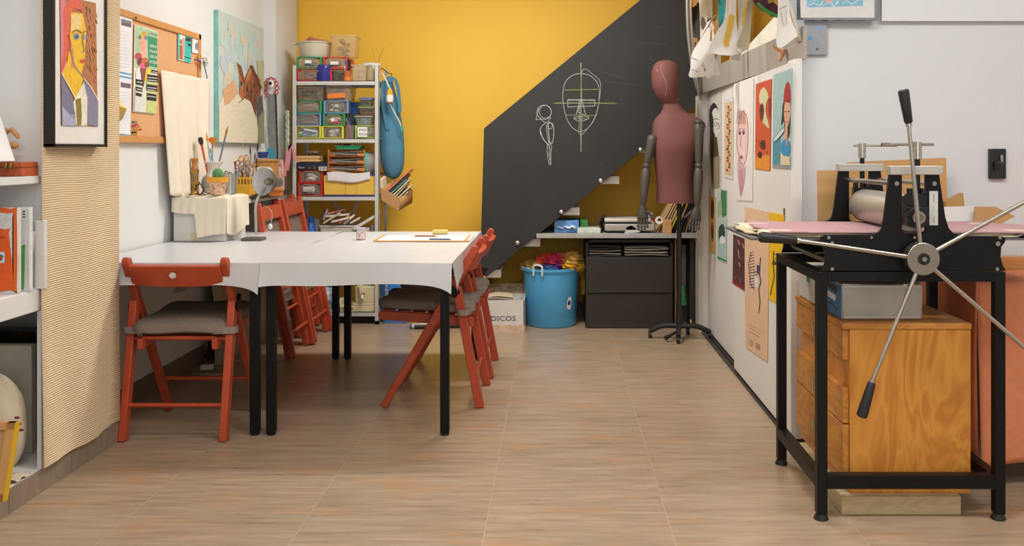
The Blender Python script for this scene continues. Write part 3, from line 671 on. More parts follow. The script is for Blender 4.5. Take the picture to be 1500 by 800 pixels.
def scissors(px,py,y,col,label,ang,s=1.0,grp='scissors in the tool containers'):
    c0=at(px,py,y); t=T('scissors',label,'scissors',c0,grp); ca,sa=math.cos(ang),math.sin(ang)
    def R(a,b): return c0+V((a*ca-b*sa,0,a*sa+b*ca))*s
    for k in (-1,1):
        MB().tube([R(k*.014+.011*math.cos(q),.015+.017*math.sin(q)) for q in [2*PI*j/12 for j in range(12)]],.0035*s,seg=6,close=True).build('finger_loop',M(col,.4),parent=t)
        MB().prism([R(k*.008,-.002),R(k*.002,-.002),R(-k*.004,-.10),R(-k*.001,-.1)],(0,.002,0)).build('blade',M('#9b9da0',.3,metal=.9),parent=t)
scissors(328,262,5.15,'#d39a22','yellow-handled scissors in the metal can',.1)
scissors(333,258,5.17,'#2b2b2b','dark-handled scissors in the metal can',-.3,.8)
scissors(346,257,5.2,'#a8a8a8','small grey-handled scissors leaning behind the metal can',-.7,.8)
# ---------------------------------------------------------------- wall ledge beyond the box
t=T('wall_ledge','white ledge with a dark front strip on the left wall above folded chairs','shelf',(-1.9,5.8,.93))
MB().bx(-2.05,-1.81,5.43,6.2,.915,.94).build('ledge_board',WHITE,parent=t)
MB().bx(-1.815,-1.79,5.45,6.2,.935,.955).bx(-1.83,-1.80,5.5,6.2,.955,.962).build('dark_strip',M('#2c2926',.6),parent=t)
MB().bx(-2.05,-1.86,5.5,5.52,.8,.915).build('ledge_bracket',WHITE,parent=t); MB().bx(-2.05,-1.86,6.1,6.12,.8,.915).build('ledge_bracket',WHITE,parent=t)
lz=.9405
x,y=at(356,0,5.52).x,5.52
t=T('tool_basket','yellow slotted plastic basket crammed with tools','basket',(x,y,lz))
Yb=M('#d9a52a',.5); mb=MB()
for sx in (-1,1):
    mb.bx(x+sx*.056-.0025,x+sx*.056+.0025,y-.045,y+.045,lz,lz+.085).bx(x+sx*.056-.0025,x+sx*.056+.0025,y-.045,y+.045,lz+.115,lz+.128)
for sy in (-1,1):
    mb.bx(x-.056,x+.056,y+sy*.045-.0025,y+sy*.045+.0025,lz,lz+.085).bx(x-.056,x+.056,y+sy*.045-.0025,y+sy*.045+.0025,lz+.115,lz+.128)
    for k in range(7): xx=x-.056+.112*k/6; mb.bx(xx-.005,xx+.005,y+sy*.045-.0025,y+sy*.045+.0025,lz+.085,lz+.115)
mb.bx(x-.056,x+.056,y-.045,y+.045,lz,lz+.004).build('basket_body',Yb,parent=t)
scissors(358,236,5.52,'#d08c22','big yellow-handled scissors standing in the yellow basket',.15,1.1)
scissors(351,243,5.53,'#cf7f28','orange-handled scissors in the yellow basket beside the big pair',-.2,1.0)
scissors(362,252,5.5,'#8f9194','silver-handled scissors at the front of the yellow basket',.3,1.0)
for i,(px,pt,c_) in enumerate([(344,238,'#7d3a2b'),(347,246,'#c8c4bb'),(349,252,'#2e62b4'),(366,236,'#9c8060'),(368,248,'#c9c9c9'),(355,248,'#303030'),(360,262,'#1c1c1e'),(352,258,'#8b8b8e'),(364,258,'#b5b5b8')]):
    a=at(px*.6+356*.4,285,5.52); b_=at(px,pt,5.51+.01*(i%3)); t=T('hand_tool','slim hand tool sticking up out of the yellow basket','tool',a,'hand tools in the yellow basket')
    MB().cyl(a,b_,.004,.005,seg=8).build('handle',M(c_,.4),parent=t); MB().ball(b_,.007,8,5).build('handle_end',M(c_,.4),parent=t)
for i,(x0,y0,x1,y1) in enumerate([(371,283,366,212),(373,282,378,206),(370,281,374,222)]):
    brush('bristle_brush',x0,y0,x1,y1,5.82+.03*i,(('#a58a6a','#8f8f90','#3a342e'),('#2c2c2e','#8f8f90','#1f1c1a'),('#b79a72','#8f8f90','#4a3c2c'))[i],'round',('tan long brush standing beside the lamp','black long brush standing beside the lamp','short tan brush standing beside the lamp')[i],.004)
CRK=M('#c79255',.6,kind='wood',scale=6,col2='#b37f45')
def crate(px0,px1,pt,pb,y,d,label,m=CRK):
    a=at(px0,0,y).x; b_=at(px1,0,y).x; z1=H-(pt-CY)*y/F
    t=T('wooden_box',label,'box',((a+b_)/2,y,lz)); MB().bx(a,b_,y,y+d,lz,z1).build('box_body',m,parent=t,bevel=.003)
    MB().bx(a-.003,b_+.003,y-.003,y+d,z1-.02,z1-.015).build('lid_line',M('#8d5f30'),parent=t); return t
crate(372,400,233,280,6.05,.12,'wide light wooden box on the wall ledge behind the desk lamp')
crate(356,371,240,262,5.95,.1,'small light wooden box on the ledge behind the yellow basket')
t=T('blue_tub','small dark blue tub on top of the light wooden box','tub',at(385,232,6.1)); q=at(385,0,6.1); MB().lathe([(.028,0),(.034,.03),(.036,.03),(.036,.04),(.03,.042),(.001,.042)],(q.x,6.1,1.176)).build('tub_body',M('#26367c',.4),parent=t)
t=T('leaning_card','curved white card panel leaning behind the lamp shade','card',at(385,285,5.9))
p_=[at(x_,y_,5.93) for x_,y_ in [(371,288),(371,252),(374,246),(382,244),(395,245),(399,249),(399,286)]]; MB().prism(p_,(0,.006,0)).build('card_sheet',M('#e2ded6',.8),parent=t)
crate(374,412,276,291,5.75,.05,'low orange-brown wooden tray on the ledge behind the lamp',M('#c8742f',.6))
q=[at(x_,y_,6.2) for x_,y_ in [(400,236),(414,234),(416,282),(401,284)]]
t=T('floral_book','white book with red flowers standing on the ledge by the shelves','book',at(408,284,6.2)); MB().prism(q,(0,.02,0)).build('book_cover',M('#e5ddd4',.6,var=.5,scale=45,col2='#c9574c'),parent=t)
# ---------------------------------------------------------------- desk lamp
ty=4.92; tz=.7475
a=at(373,0,ty); t=T('desk_lamp','grey gooseneck desk lamp with white-lined shade on the table','lamp',(a.x,ty,tz))
MB().bx(a.x-.054,a.x+.054,ty-.06,ty+.03,tz,tz+.016).build('lamp_base',M('#55524e',.5),parent=t,bevel=.004)
ly=4.93; MB().tube(smooth_path([tuple(at(375,343,ly)),tuple(at(375,325,ly)),tuple(at(374.5,305,ly)),tuple(at(377,292,ly)),tuple(at(382,284,ly+.02)),tuple(at(388,276,ly+.05))],5),.0075,seg=10).build('gooseneck',M('#b8b6b3',.3,metal=.7),parent=t)
c0=at(391,266,ly+.04); ax=V((.42,.9,-.04)).normalized()
MB().lathe([(.0745,-.03),(.073,-.03),(.066,-.002),(.045,.028),(.03,.042),(.028,.042),(.043,.026),(.064,-.004),(.0745,-.03)],c0,ax=ax,seg=32).mat(M('#504c48',.45)).lathe([(.028,.04),(.03,.04),(.026,.085),(.02,.092),(.001,.093)],c0,ax=ax,seg=20).build('lamp_shade',M('#bdbcb9',.4,metal=.1),parent=t) if False else None
MB().lathe([(.0752,-.032),(.074,-.03),(.067,-.001),(.046,.029),(.03,.043)],c0,ax=ax,seg=32,cap=False).build('lamp_shade',M('#4d4a46',.45),parent=t,solid=.001)
MB().lathe([(.0742,-.032),(.072,-.03),(.065,-.003),(.044,.026),(.022,.036),(.001,.037)],c0,ax=ax,seg=32,cap=False).build('shade_lining',M('#c9cac9',.35),parent=t)
MB().lathe([(.03,.042),(.031,.05),(.027,.095),(.018,.104),(.001,.105)],c0,ax=ax,seg=20).build('lamp_head',M('#56524d',.45),parent=t)
MB().lathe([(.001,-.01),(.016,-.006),(.021,.008),(.02,.02),(.012,.035)],c0,ax=ax,seg=16).build('bulb',M('#8d8878',.25,metal=.3),parent=t)
MB().tube(smooth_path([tuple(at(375,343,4.93)),tuple(at(388,340,4.94)),tuple(at(396,330,4.97)),tuple(at(398,310,5.0)),tuple(at(385,300,5.02))],6),.0016,seg=5).build('cord',M('#b9b2a2'),parent=t)
MB().ball(at(396,332,4.96),(.012,.008,.016)).build('inline_switch',M('#e2e0d8',.4),parent=t)
# ---------------------------------------------------------------- on the right-hand table
q=at(529,0,4.95)
t=T('glass_jar','small patterned glass jar near the far edge of the tables','jar',(q.x,4.95,tz))
MB().lathe([(.02,0),(.026,.003),(.027,.035),(.025,.04),(.026,.062),(.022,.064)],(q.x,4.95,tz),seg=20).build('jar_body',M('#b9877a',.2,var=.5,scale=90,col2='#e2ddd8'),parent=t)
MB().lathe([(.026,.05),(.027,.05),(.027,.063),(.001,.064)],(q.x,4.95,tz),seg=20).build('jar_lid',clear('#c9d3e2',.6),parent=t)
def tb(px,py,z=tz): y=(H-z)*F/(py-CY); return V(((px-CX)*y/F,y,z))
A_,B_,C_,D_=tb(547,354.2),tb(688,354.2),tb(695,346.0),tb(562,346.0)
t=T('drawing_board','thin white drawing board taped at both ends on the table','board',(A_+C_)/2)
MB().prism([A_,B_,C_,D_],(0,0,.006)).build('board_sheet',M('#e3e1de',.5),parent=t)
tape=M('#c8954a',.6); u=(B_-A_)
MB().prism([A_+V((0,0,.0062)),A_+u*.03+V((0,0,.0062)),D_+u*.03+V((0,0,.0062)),D_+V((0,0,.0062))],(0,0,.0006)).prism([B_-u*.06+V((0,.01,.0062)),B_-u*.03+V((0,.01,.0062)),C_-u*.03+V((0,-.01,.0062)),C_-u*.06+V((0,-.01,.0062))],(0,0,.0006)).bx(A_.x,B_.x,A_.y-.004,A_.y+.002,tz,tz+.0066).build('tape_strip',tape,parent=t)
for (x0,x1,py,cc,lb) in ((608,643,345.6,'#8c4434','red-brown pencil across the far side of the drawing board'),(629,664,350.3,'#33456f','dark blue pencil on the drawing board')):
    a,b_=tb(x0,py,tz+.0105),tb(x1,py+.4,tz+.0105); t=T('pencil',lb,'pencil',a,'pencils on the drawing board'); d=b_-a
    MB().cyl(a,a+d*.86,.004,seg=6).build('pencil_barrel',M(cc,.4),parent=t); MB().cyl(a+d*.86,b_,.004,.0007,seg=6).build('sharpened_tip',M('#c9a47a'),parent=t)
a=tb(646,341.6); MB().box((a.x,a.y-.03,tz+.011),(.085,.05,.02),(0,0,.1)).build('sticky_pad',M('#d9c77a',.7),label='pale yellow pad at the far edge of the table behind the pencils',cat='pad',bevel=.003)
a=tb(606,346.5,tz+.0115); MB().ball(a,(.009,.009,.004),10,5).build('kneaded_eraser',M('#c9c0a2',.8),label='small beige eraser lump on the drawing board left of the pencils',cat='eraser')
# ---------------------------------------------------------------- niche objects
sh=1.1335
t=T('small_wooden_chest','orange-red wooden box on the upper niche shelf','box',(-2.0,3.22,sh)); a,b_=at(-30,0,3.2).x,at(32,0,3.2).x
MB().bx(a,b_,3.2,3.3,sh,sh+.05).build('box_body',M('#b4532c',.45,kind='wood',scale=8,col2='#c9663a'),parent=t,bevel=.002); MB().bx(a,b_+.002,3.197,3.3,sh+.031,sh+.033).build('lid_seam',M('#7d3518'),parent=t)
for k in (8,15): q=at(k,243,3.195); MB().ball(q,(.006,.004,.012)).build('brass_clasp',BR,parent=t)
t=T('table_lampshade_cone','white cone shade standing on the upper niche shelf at the photo edge','lampshade',at(-20,232,3.12))
MB().lathe([(.105,0),(.03,.26),(.028,.26),(.103,0)],(at(-31,0,3.08).x,3.08,sh+.055),seg=32,cap=False).build('shade_cone',M('#e9e9e8',.7),parent=t)
MB().cyl((at(-31,0,3.08).x,3.08,sh),(at(-31,0,3.08).x,3.08,sh+.2),.008).lathe([(.04,0),(.04,.008),(.01,.014)],(at(-31,0,3.08).x,3.08,sh)).build('brass_stem',BR,parent=t)
t=T('wooden_hand_model','jointed wooden figure arms reaching out from behind the white shade','wooden figure',at(5,230,3.25))
WD=M('#c28e5a',.45)
MB().tube([at(-8,188,3.25),at(6,191,3.25),at(12,193,3.25)],.010).tube([at(11,192,3.25),at(18,190,3.25),at(21,193,3.25)],[.006,.009,.008]).tube([at(20,193,3.25),at(25,198,3.25),at(27,203,3.25)],[.009,.009,.005]).build('upper_arm',WD,parent=t)
MB().tube([at(-8,216,3.25),at(14,214,3.25)],.009).ball(at(20,213,3.25),(.017,.012,.013)).build('lower_arm',WD,parent=t)
MB().cyl(at(-12,251,3.25),at(-12,186,3.25),.012).build('figure_body',WD,parent=t)
# shelf 2: books, binder
sb=.7305
def book(px0,px1,pt,y,d,col,label,name='book',spiral=False,front=None):
    a,b_=at(px0,0,y).x,at(px1,0,y).x; z1=H-(pt-CY)*y/F
    t=T(name,label,'book' if name!='spiral_notebook' else 'notebook',((a+b_)/2,y,sb)); MB().bx(a,b_,y,y+d,sb,z1).build('cover',M(col,.45),parent=t,bevel=.002)
    if spiral:
        mb=MB()
        for k in range(26):
            z=sb+.012+(z1-sb-.02)*k/25; mb.tube([(b_+.004*math.cos(q),y-.001+.006*math.sin(q),z) for q in [2*PI*j/8 for j in range(8)]],.0009,seg=4,close=True)
        mb.build('spiral_binding',M('#d9d9d9',.3,metal=.5),parent=t)
    return t,a,b_,z1
# books stand with spines... covers face the room, leaning in a row going back
t,a,b_,z1=book(-70,26,305,3.165,.022,'#d9d8d4','grey-covered ring binder standing at the front of the niche shelf','ring_binder')
p=Pic(planeY(3.163),(0,-1,0)); p.base(shapely([(-68,310),(16,306),(24,312),(24,420),(16,425),(-68,425)],3),'#e06a2a'); p.poly(shapely([(-68,316),(12,313),(18,320),(18,415),(12,420),(-68,420)],3),'#d8d7d5'); p.poly(shapely([(-68,338),(8,336),(13,342),(20,416),(12,424),(-68,424)],2),'#e35f1d')
p.poly([(-8,370),(7,369),(7,385),(-8,386)],'#c9e0ee'); p.poly([(-5,373),(3,372.5),(3,382),(-5,382.5)],'#3b6fc0'); p.ell(1,378,3,4,'#bf3f34'); p.ell(4,376,1.5,2,'#3e9b57')
p.text(-6,350,4,'ORDEN','#8a3a12',w=14,up=False); p.build('cover_print',parent=t)
t,a,b_,z1=book(-60,43,304,3.225,.022,'#e4e4e2','white and green spiral notebook behind the orange one','spiral_notebook',True)
p=Pic(planeY(3.223),(0,-1,0)); p.base([(26,306),(42,304),(37,358),(28,362)],'#e0e0de'); p.poly([(27,362),(37,358),(35,424),(24,425)],'#62ad52'); 
for k in range(3): p.rect(33,309+k*4,37,311+k*4,'#3b3b3b',up=False)
p.build('cover_print',parent=t)
t=T('magazine_file','white magazine file of loose papers standing at the right of the niche shelf','magazine file',(-1.87,3.29,sb))
a,b_=at(51,0,3.285).x,at(65,0,3.285).x; z1=H-(323-CY)*3.285/F
MB().bx(a,b_,3.285,3.305,sb,z1).bx(a-.12,a,3.295,3.308,sb,z1).bx(a-.12,a,3.262,3.295,sb,sb+.003).build('file_body',M('#dddcda',.5),parent=t,bevel=.002)
mb=MB()
for k in range(7):
    mb.grid(lambda u,v,k=k:(a-.002-.055*u-.012*math.sin(v*2+k*.3)*(1+u*.4),3.264+k*.0045+.004*math.sin(v*6+k),sb+.005+v*(.2-.006*(k%5))),4,8)
mb.build('loose_papers',M('#d7d6d3',.8),label='wavy stack of loose white papers inside the magazine file',cat='papers',kind='stuff',solid=.0006)
# lower compartment: leaning frames
sz=.0805
def leanframe(name,label,cat,px0,px1,pt,pb,y,d,build):
    a,b_=at(px0,0,y).x,at(px1,0,y).x; z1=H-(pt-CY)*y/F; z0=max(sz,H-(pb-CY)*y/F)
    t=T(name,label,cat,((a+b_)/2,y,sz)); build(t,a,b_,z0,z1,y,d); return t
def dark(t,a,b_,z0,z1,y,d):
    fr=M('#1c2230',.35); w=.012; MB().bx(b_-w,b_,y,y+d,sz,z1).bx(a,b_,y,y+d,z1-w,z1).bx(a,a+w,y,y+d,sz,z1).bx(a,b_,y,y+d,sz,sz+w).build('frame',fr,parent=t,bevel=.001)
    MB().bx(a+w,b_-w,y+.006,y+d,sz+w,z1-w).build('glazed_print',M('#15120f',.15,var=.6,scale=5,col2='#2e2216'),parent=t)
leanframe('dark_framed_picture','black glossy framed picture at the back of the lower niche','picture',-90,57,480,670,3.62,.02,dark)
leanframe('white_canvas','cream blank canvas with rounded edges leaning before the black frame','canvas',-90,50,504,670,3.52,.018,lambda t,a,b_,z0,z1,y,d:(MB().bx(a,b_,y,y+d,sz,z1).build('canvas_face',M('#d3cfc2',.8),parent=t,bevel=.003)))
leanframe('white_canvas','slightly shorter cream canvas in front of the other blank canvas','canvas',-90,46,506,670,3.48,.015,lambda t,a,b_,z0,z1,y,d:(MB().bx(a,b_,y,y+d,sz,z1).build('canvas_face',M('#cdc8ba',.8),parent=t,bevel=.003)))
def small(t,a,b_,z0,z1,y,d):
    w=.02; fm=M('#cf9a5c',.5); sh_=.05
    def Q(u,v,dd): return V((a+(b_-a)*u-.03*(1-v),y+dd+.02*v,sz+(z1-sz)*v))
    for (u0,v0,u1,v1) in ((.0,0,1,.09),(.0,.91,1,1),(.86,0,1,1),(0,0,.1,1)):
        MB().prism([Q(u0,v0,0),Q(u1,v0,0),Q(u1,v1,0),Q(u0,v1,0)],(0,.018,0)).build('frame_side',fm,parent=t)
    MB().prism([Q(1,0,-.001),Q(1.04,0,-.001),Q(1.04,1,-.001),Q(1,1,-.001)],(0,.018,0)).build('yellow_edge',M('#e3b21c',.5),parent=t)
    MB().prism([Q(.05,.05,.008),Q(.9,.05,.008),Q(.9,.95,.008),Q(.05,.95,.008)],(0,.004,0)).build('back_panel',M('#c49a66',.7),parent=t)
leanframe('wooden_picture','small light wooden picture frame with yellow edge, front of the lower niche','frame',-70,17,622,708,3.0,.018,small)
# cloth bag
t=T('cotton_bag','crumpled cream cotton bag with maroon print in the lower niche','bag',(-2.0,3.3,sz))
def bag(u,v):
    a=u*2*PI; r=1-.25*v-.12*math.sin(3*a+v*4)*v; w_=.13*math.sin(PI*min(1,.12+v*.95))**.45
    return (-2.06+.0+(w_*1.2*r)*math.cos(a)+.02*v,3.33+w_*.55*r*math.sin(a),sz+.001+.36*v+.012*math.sin(5*a+9*v)*v)
MB().grid(bag,48,26).build('bag_body',M('#dccdb2',.9,var=.05,bump=.2,scale=25),parent=t,smooth=80)
for (x_,y_) in ((25,612),(28,621),(31,630)): q=at(x_,y_,3.22); MB().ball(q,(.010,.004,.005)).build('maroon_print',M('#7a2f43'),parent=t)
MB().grid(lambda u,v:(-2.02+.17*u+.0*v,3.14+.08*v+.02*math.sin(u*8),sz+.004+.01*math.sin(u*12+v*5)**2+.01*(1-u)),20,8).build('loose_cloth_strap',M('#d8c8ab',.9,bump=.2,scale=25),parent=t,solid=.003)
MB().grid(lambda u,v:(-2.1+.13*u,3.2+.02*math.sin(u*9),sz+.30+.03*math.sin(u*PI*2)-.06*v*(1+.3*math.sin(u*9))),20,8).build('knotted_handle',M('#e0d6c2',.9),parent=t,solid=.003)
# wall socket, cables below the table
p=on(254,420,(-2.05,0,0),(1,0,0)); t=T('wall_socket','double electrical wall socket under the left-hand table','socket',p)
MB().bx(-2.05,-2.04,p.y-.0,p.y+.16,p.z-.04,p.z+.04).build('face_plate',M('#b9ad98',.4),parent=t,bevel=.003)
for k in (.04,.12): MB().cyl((-2.041,p.y+k,p.z),(-2.037,p.y+k,p.z),.022,seg=16).build('outlet',M('#8d8270',.5),parent=t)
cb=M('#b3a893',.6)
def fl(px,py,z=.006): y=(H-z)*F/(py-CY); return (((px-CX)*y/F),y,z)
t=T('power_cable','pale power cable with inline plug lying on the floor beneath the tables','cable',fl(310,540))
MB().tube(smooth_path([fl(290,538),fl(278,545),fl(300,549),fl(325,548),fl(330,540),fl(306,536),fl(300,522,.03),fl(303,505,.12)],5),.004,seg=6).build('cable_loop',cb,parent=t)
MB().tube(smooth_path([fl(303,537),fl(320,533),fl(338,530),fl(350,518),fl(372,512)],5),.004,seg=6).tube(smooth_path([fl(340,530),fl(352,528),fl(368,520),fl(364,512,.05)],5),.004,seg=6).build('cable_run',cb,parent=t)
q=fl(303,538,.02); MB().box(q,(.07,.035,.03),(0,0,.3)).build('plug_block',M('#d6cfc0',.4),parent=t,bevel=.006)
# cardboard panel leaning under table behind legs
q=at(398,500,6.0); t=T('pale_board','pale wooden board leaning on the wall behind the folded chairs','board',(-1.95,5.4,0))
MB().prism([(-1.93,5.3,.11),(-1.93,6.2,.11),(-1.99,6.2,.62),(-1.99,5.3,.62)],(-.012,0,0)).build('board_face',M('#cbbfa8',.7),parent=t)
MB().bx(-1.965,-1.925,5.3,6.2,.0,.11).build('board_foot',M('#b9a88c',.7),parent=t)
# ================================================================ METAL SHELVES, BACK LEFT
SX0,SX1,SY0,SY1=at(428,0,6.5).x,at(555,0,6.5).x,6.5,6.83
ZS=[1.720,1.312,.905,.500,.087]
ST=M('#cbcbc8',.4,metal=.15,var=.05)
t=T('metal_shelves','grey metal shelving unit full of boxes against the yellow wall','shelf unit',((SX0+SX1)/2,6.66,0))
for x,s1 in ((SX0,1),(SX1,-1)):
    for y,s2 in ((SY0,1),(SY1,-1)):
        mb=MB().bx(min(x,x+s1*.028),max(x,x+s1*.028),min(y,y+s2*.003),max(y,y+s2*.003),0,1.83).bx(min(x,x+s1*.003),max(x,x+s1*.003),min(y,y+s2*.028),max(y,y+s2*.028),0,1.83)
        o=mb.build('post',ST,parent=t); MB().bx(min(x,x+s1*.03)-.002,max(x,x+s1*.03)+.002,min(y,y+s2*.03),max(y,y+s2*.03),0,.025).build('foot_cap',M('#4b4a48'),parent=o)
for z in ZS:
    MB().bx(SX0+.003,SX1-.003,SY0+.004,SY1-.004,z-.004,z).bx(SX0+.003,SX1-.003,SY0+.004,SY0+.007,z-.03,z).bx(SX0+.003,SX1-.003,SY1-.007,SY1-.004,z-.03,z).build('shelf_board',ST,parent=t)
for a,b in (((SX0+.25,1.3),(SX1-.25,.9)),((SX1-.25,1.3),(SX0+.25,.9)),((SX0+.2,.88),(SX1-.2,.50)),((SX1-.2,.88),(SX0+.2,.50))):
    MB().bar((a[0],SY1+.003,a[1]),(b[0],SY1+.003,b[1]),.016,.002,up=(0,1,0)).build('cross_brace',ST,parent=t)
YF=6.53
def sx(px,Y=YF): return at(px,0,Y).x
def junk(name,x0,x1,y0,y1,z0,z1,pal,n,seed,label,kind='stick'):
    r=random.Random(seed); mb=MB(); 
    for i in range(n):
        c_=r.choice(pal); mb.mat(M(c_,.5)); L=min(x1-x0,.13)*r.uniform(.4,.95)/2; a=r.uniform(-.45,.45); f=(i+.5)/n
        cx=r.uniform(x0+L,x1-L); cy=r.uniform(y0+.008,y1-.008); hz=z0+.007+(z1-z0-.016)*f
        dz=math.sin(a)*L*.6; dz=max(-(hz-z0-.005),min(z1-.005-hz,dz)) if True else dz
        p,q=V((cx-math.cos(a)*L,cy,hz-dz)),V((cx+math.cos(a)*L,cy+.004,min(z1-.005,max(z0+.005,hz+dz))))
        if kind=='stick': mb.cyl(p,q,r.uniform(.004,.0075),seg=6)
        elif kind=='lump': mb.ball((cx,cy,hz),(L*.35+.006,.012,.009),7,4)
        else: mb.box((cx,cy,hz),(L*.9,.02,.012),(0,a*.5,0))
    return mb.build(name,label=label,cat=name.replace('_',' '),kind='stuff')
def drawer(px0,px1,z,h,col,pal,label,cont,kind='stick',y=YF,d=.22,card=None,lab2=None,group='small drawer boxes on the metal shelves',n=26):
    x0,x1=sx(px0,y),sx(px1,y); t=T('drawer_box',label,'storage box',((x0+x1)/2,y,z),group)
    m=M(col,.4); w=.012
    o=MB().bx(x0,x0+w,y,y+.03,z,z+h).bx(x1-w,x1,y,y+.03,z,z+h).bx(x0+w,x1-w,y,y+.03,z,z+.006).bx(x0+w,x1-w,y,y+.03,z+h-.006,z+h).build('casing',m,parent=t,bevel=.002)
    MB().bx(x0+.002,x0+.004,y+.03,y+d,z,z+h).bx(x1-.004,x1-.002,y+.03,y+d,z,z+h).bx(x0,x1,y+.03,y+d,z,z+.003).bx(x0,x1,y+.03,y+d,z+h-.003,z+h).bx(x0,x1,y+d-.003,y+d,z,z+h).build('clear_shell',clear(col,.12),parent=t)
    xa,xb=x0+w+.002,x1-w-.002
    dr=MB().prism([(xa,y+.004,z+.009),(xb,y+.004,z+.009),(xb,y-.01,z+h-.018),(xb-.03,y-.014,z+h-.009),(xa+.03,y-.014,z+h-.009),(xa,y-.01,z+h-.018)],(0,.003,0)).bx(xa,xb,y+.004,y+d-.01,z+.007,z+.009).build('drawer',clear('#e4e2dc',.10),parent=t)
    MB().tube([(xa+.012,y-.001,z+.012),(xa+.018,y-.013,z+h-.025),(xa+.035,y-.017,z+h-.012),(xb-.035,y-.017,z+h-.012),(xb-.018,y-.013,z+h-.025),(xb-.012,y-.001,z+.012)],.0011,seg=4).build('drawer_rim',M('#c9c6bd',.3),parent=dr)
    if card:
        pc=Pic(lambda a,b:V((xa+(xb-xa)*a,y-.018,z+h*b)),(0,-1,0)); pc.base([(card[0],card[1]),(card[2],card[1]),(card[2],card[3]),(card[0],card[3])],card[4])
        if card[5]: pc.text(card[0]+.04,card[1]+.05,(card[3]-card[1])*.32,card[5],'#3a342e',w=(card[2]-card[0])*.8,flip=1)
        pc.build('label_card',parent=t)
    junk(cont,xa+.004,xb-.004,y+.0,y+.045,z+.01,z+h-.02,pal,n,int(px0*7+z*100),lab2,kind)
    return t
def tub(px0,px1,z,h,col,label,y=YF,d=.2,taper=.012,lid=None,alpha=.45,txt=None,pal=None,cont=None,kind='box',rim=True,lab2=None,group='translucent tubs on the metal shelves',n=22,name='plastic_tub'):
    x0,x1=sx(px0,y),sx(px1,y); t=T(name,label,'tub',((x0+x1)/2,y,z),group)
    th=.002; k=taper
    def ring(zz,i,f): 
        e=k*(1-f)+i; return [(a,b,zz) for a,b in shapely([(x0+e,y+e),(x1-e,y+e),(x1-e,y+d-e),(x0+e,y+d-e)],1)]
    def rr(zz,i,f,r=.012):
        e=k*(1-f)+i; X0,X1,Y0,Y1=x0+e,x1-e,y+e,y+d-e; o=[]
        for cx,cy,a0 in ((X1-r,Y0+r,-PI/2),(X1-r,Y1-r,0),(X0+r,Y1-r,PI/2),(X0+r,Y0+r,PI)):
            for q in range(4): a=a0+PI/2*q/3; o.append((cx+r*math.cos(a),cy+r*math.sin(a),zz))
        return o
    MB().rings([rr(z+.003,th,0),rr(z,0,0),rr(z+h,0,1),rr(z+h,th,1),rr(z+.003,th,0)],cap=True).build('tub_body',clear(col,alpha*.62 if alpha<.9 else alpha),parent=t)
    if rim: MB().rings([rr(z+h-.008,-.004,1),rr(z+h,-.004,1),rr(z+h,.003,1),rr(z+h-.008,.003,1)],cap=False,close=True).build('rim',clear(col,min(1,alpha+.3)),parent=t)
    if lid: MB().rings([rr(z+h,-.004,1),rr(z+h+.006,-.004,1),rr(z+h+.008,.004,1)]).build('lid',M(lid,.35) if lid[0]=='#' else clear(lid[1:],.6),parent=t)
    if txt:
        pc=Pic(lambda a,b:V((x0+(x1-x0)*a,y+k*(1-b)-.002,z+h*b)),(0,-1,0))
        pc.base([(.12,.15),(.9,.15),(.9,.85),(.12,.85)],txt[1]) if txt[1] else setattr(pc,'k',1)
        for i,l in enumerate(txt[0].split('/')): pc.text(.2,.52-.32*i+(0 if '/' in txt[0] else -.15),.24,l,txt[2],w=.55,flip=1,up=False)
        pc.build('label_card',parent=t)
    if pal: junk(cont,x0+k+.008,x1-k-.008,y+.012,y+d*.6,z+.006,z+h-.012,pal,n,int(px0*3+z*50),lab2,kind)
    return t
GR,BL,YL,RD,LM='#1f9a5d','#6f9bd8','#dcd646','#d02f27','#a4cf4e'
# ---- top stack on shelf 1
z=ZS[0]+.001
mx=['#b9582e','#5b4a40','#8f8a82','#7a3e2d','#b5aea2']
drawer(434,486,z,.082,RD,['#8c4d3c','#a8644d','#6b5a50','#8f7f74'],'red-framed drawer at the left end of the top metal shelf','small_tools','lump',lab2='brownish odds and ends inside the red-framed drawer, bottom left of the top shelf')
drawer(434,471,z+.084,.085,GR,['#5d7a72','#8a9089','#d4573a','#6a7d78'],'green-framed drawer under the big white bowl','craft_scraps','lump',card=(.35,.45,.65,.72,'#e9e8e4',None),lab2='grey scraps with an orange piece inside the upper green drawer')
tub(486,506,z,.075,'6f7a72','dark translucent box behind the blue jar on the top shelf',pal=['#3d4a44','#5b665f','#8c9087'],cont='dark_scraps',lab2='dark scraps in the box behind the blue jar',n=14)
drawer(473,509,z+.084,.085,RD,['#b06a55','#8f8a82','#d94b32','#2e2d2c','#d7d1c6'],'red-framed drawer beneath the clear square bin','craft_scraps','lump',card=(.3,.35,.68,.62,'#e6e2da',None),lab2='mixed red and black scraps inside the upper red drawer')
xx=sx(455.5); 
t=T('white_bowl','big white round plastic basin on the green drawer, top of the shelves','basin',(xx,6.62,z+.172))
MB().lathe([(.001,0),(.098,0),(.106,.01),(.118,.10),(.126,.104),(.126,.112),(.114,.112),(.102,.012),(.001,.008)],(xx,6.64,z+.171),seg=36).build('basin_body',M('#cfc6b2',.5,var=.08,scale=8),parent=t)
MB().bx(xx-.148,xx-.115,6.6,6.68,z+.270,z+.279).build('basin_handle',M('#cfc6b2',.5),parent=t)
t=T('clay_foot','terracotta clay foot lying across the white basin','sculpture',(xx,6.64,z+.283))
zz=z+.2845
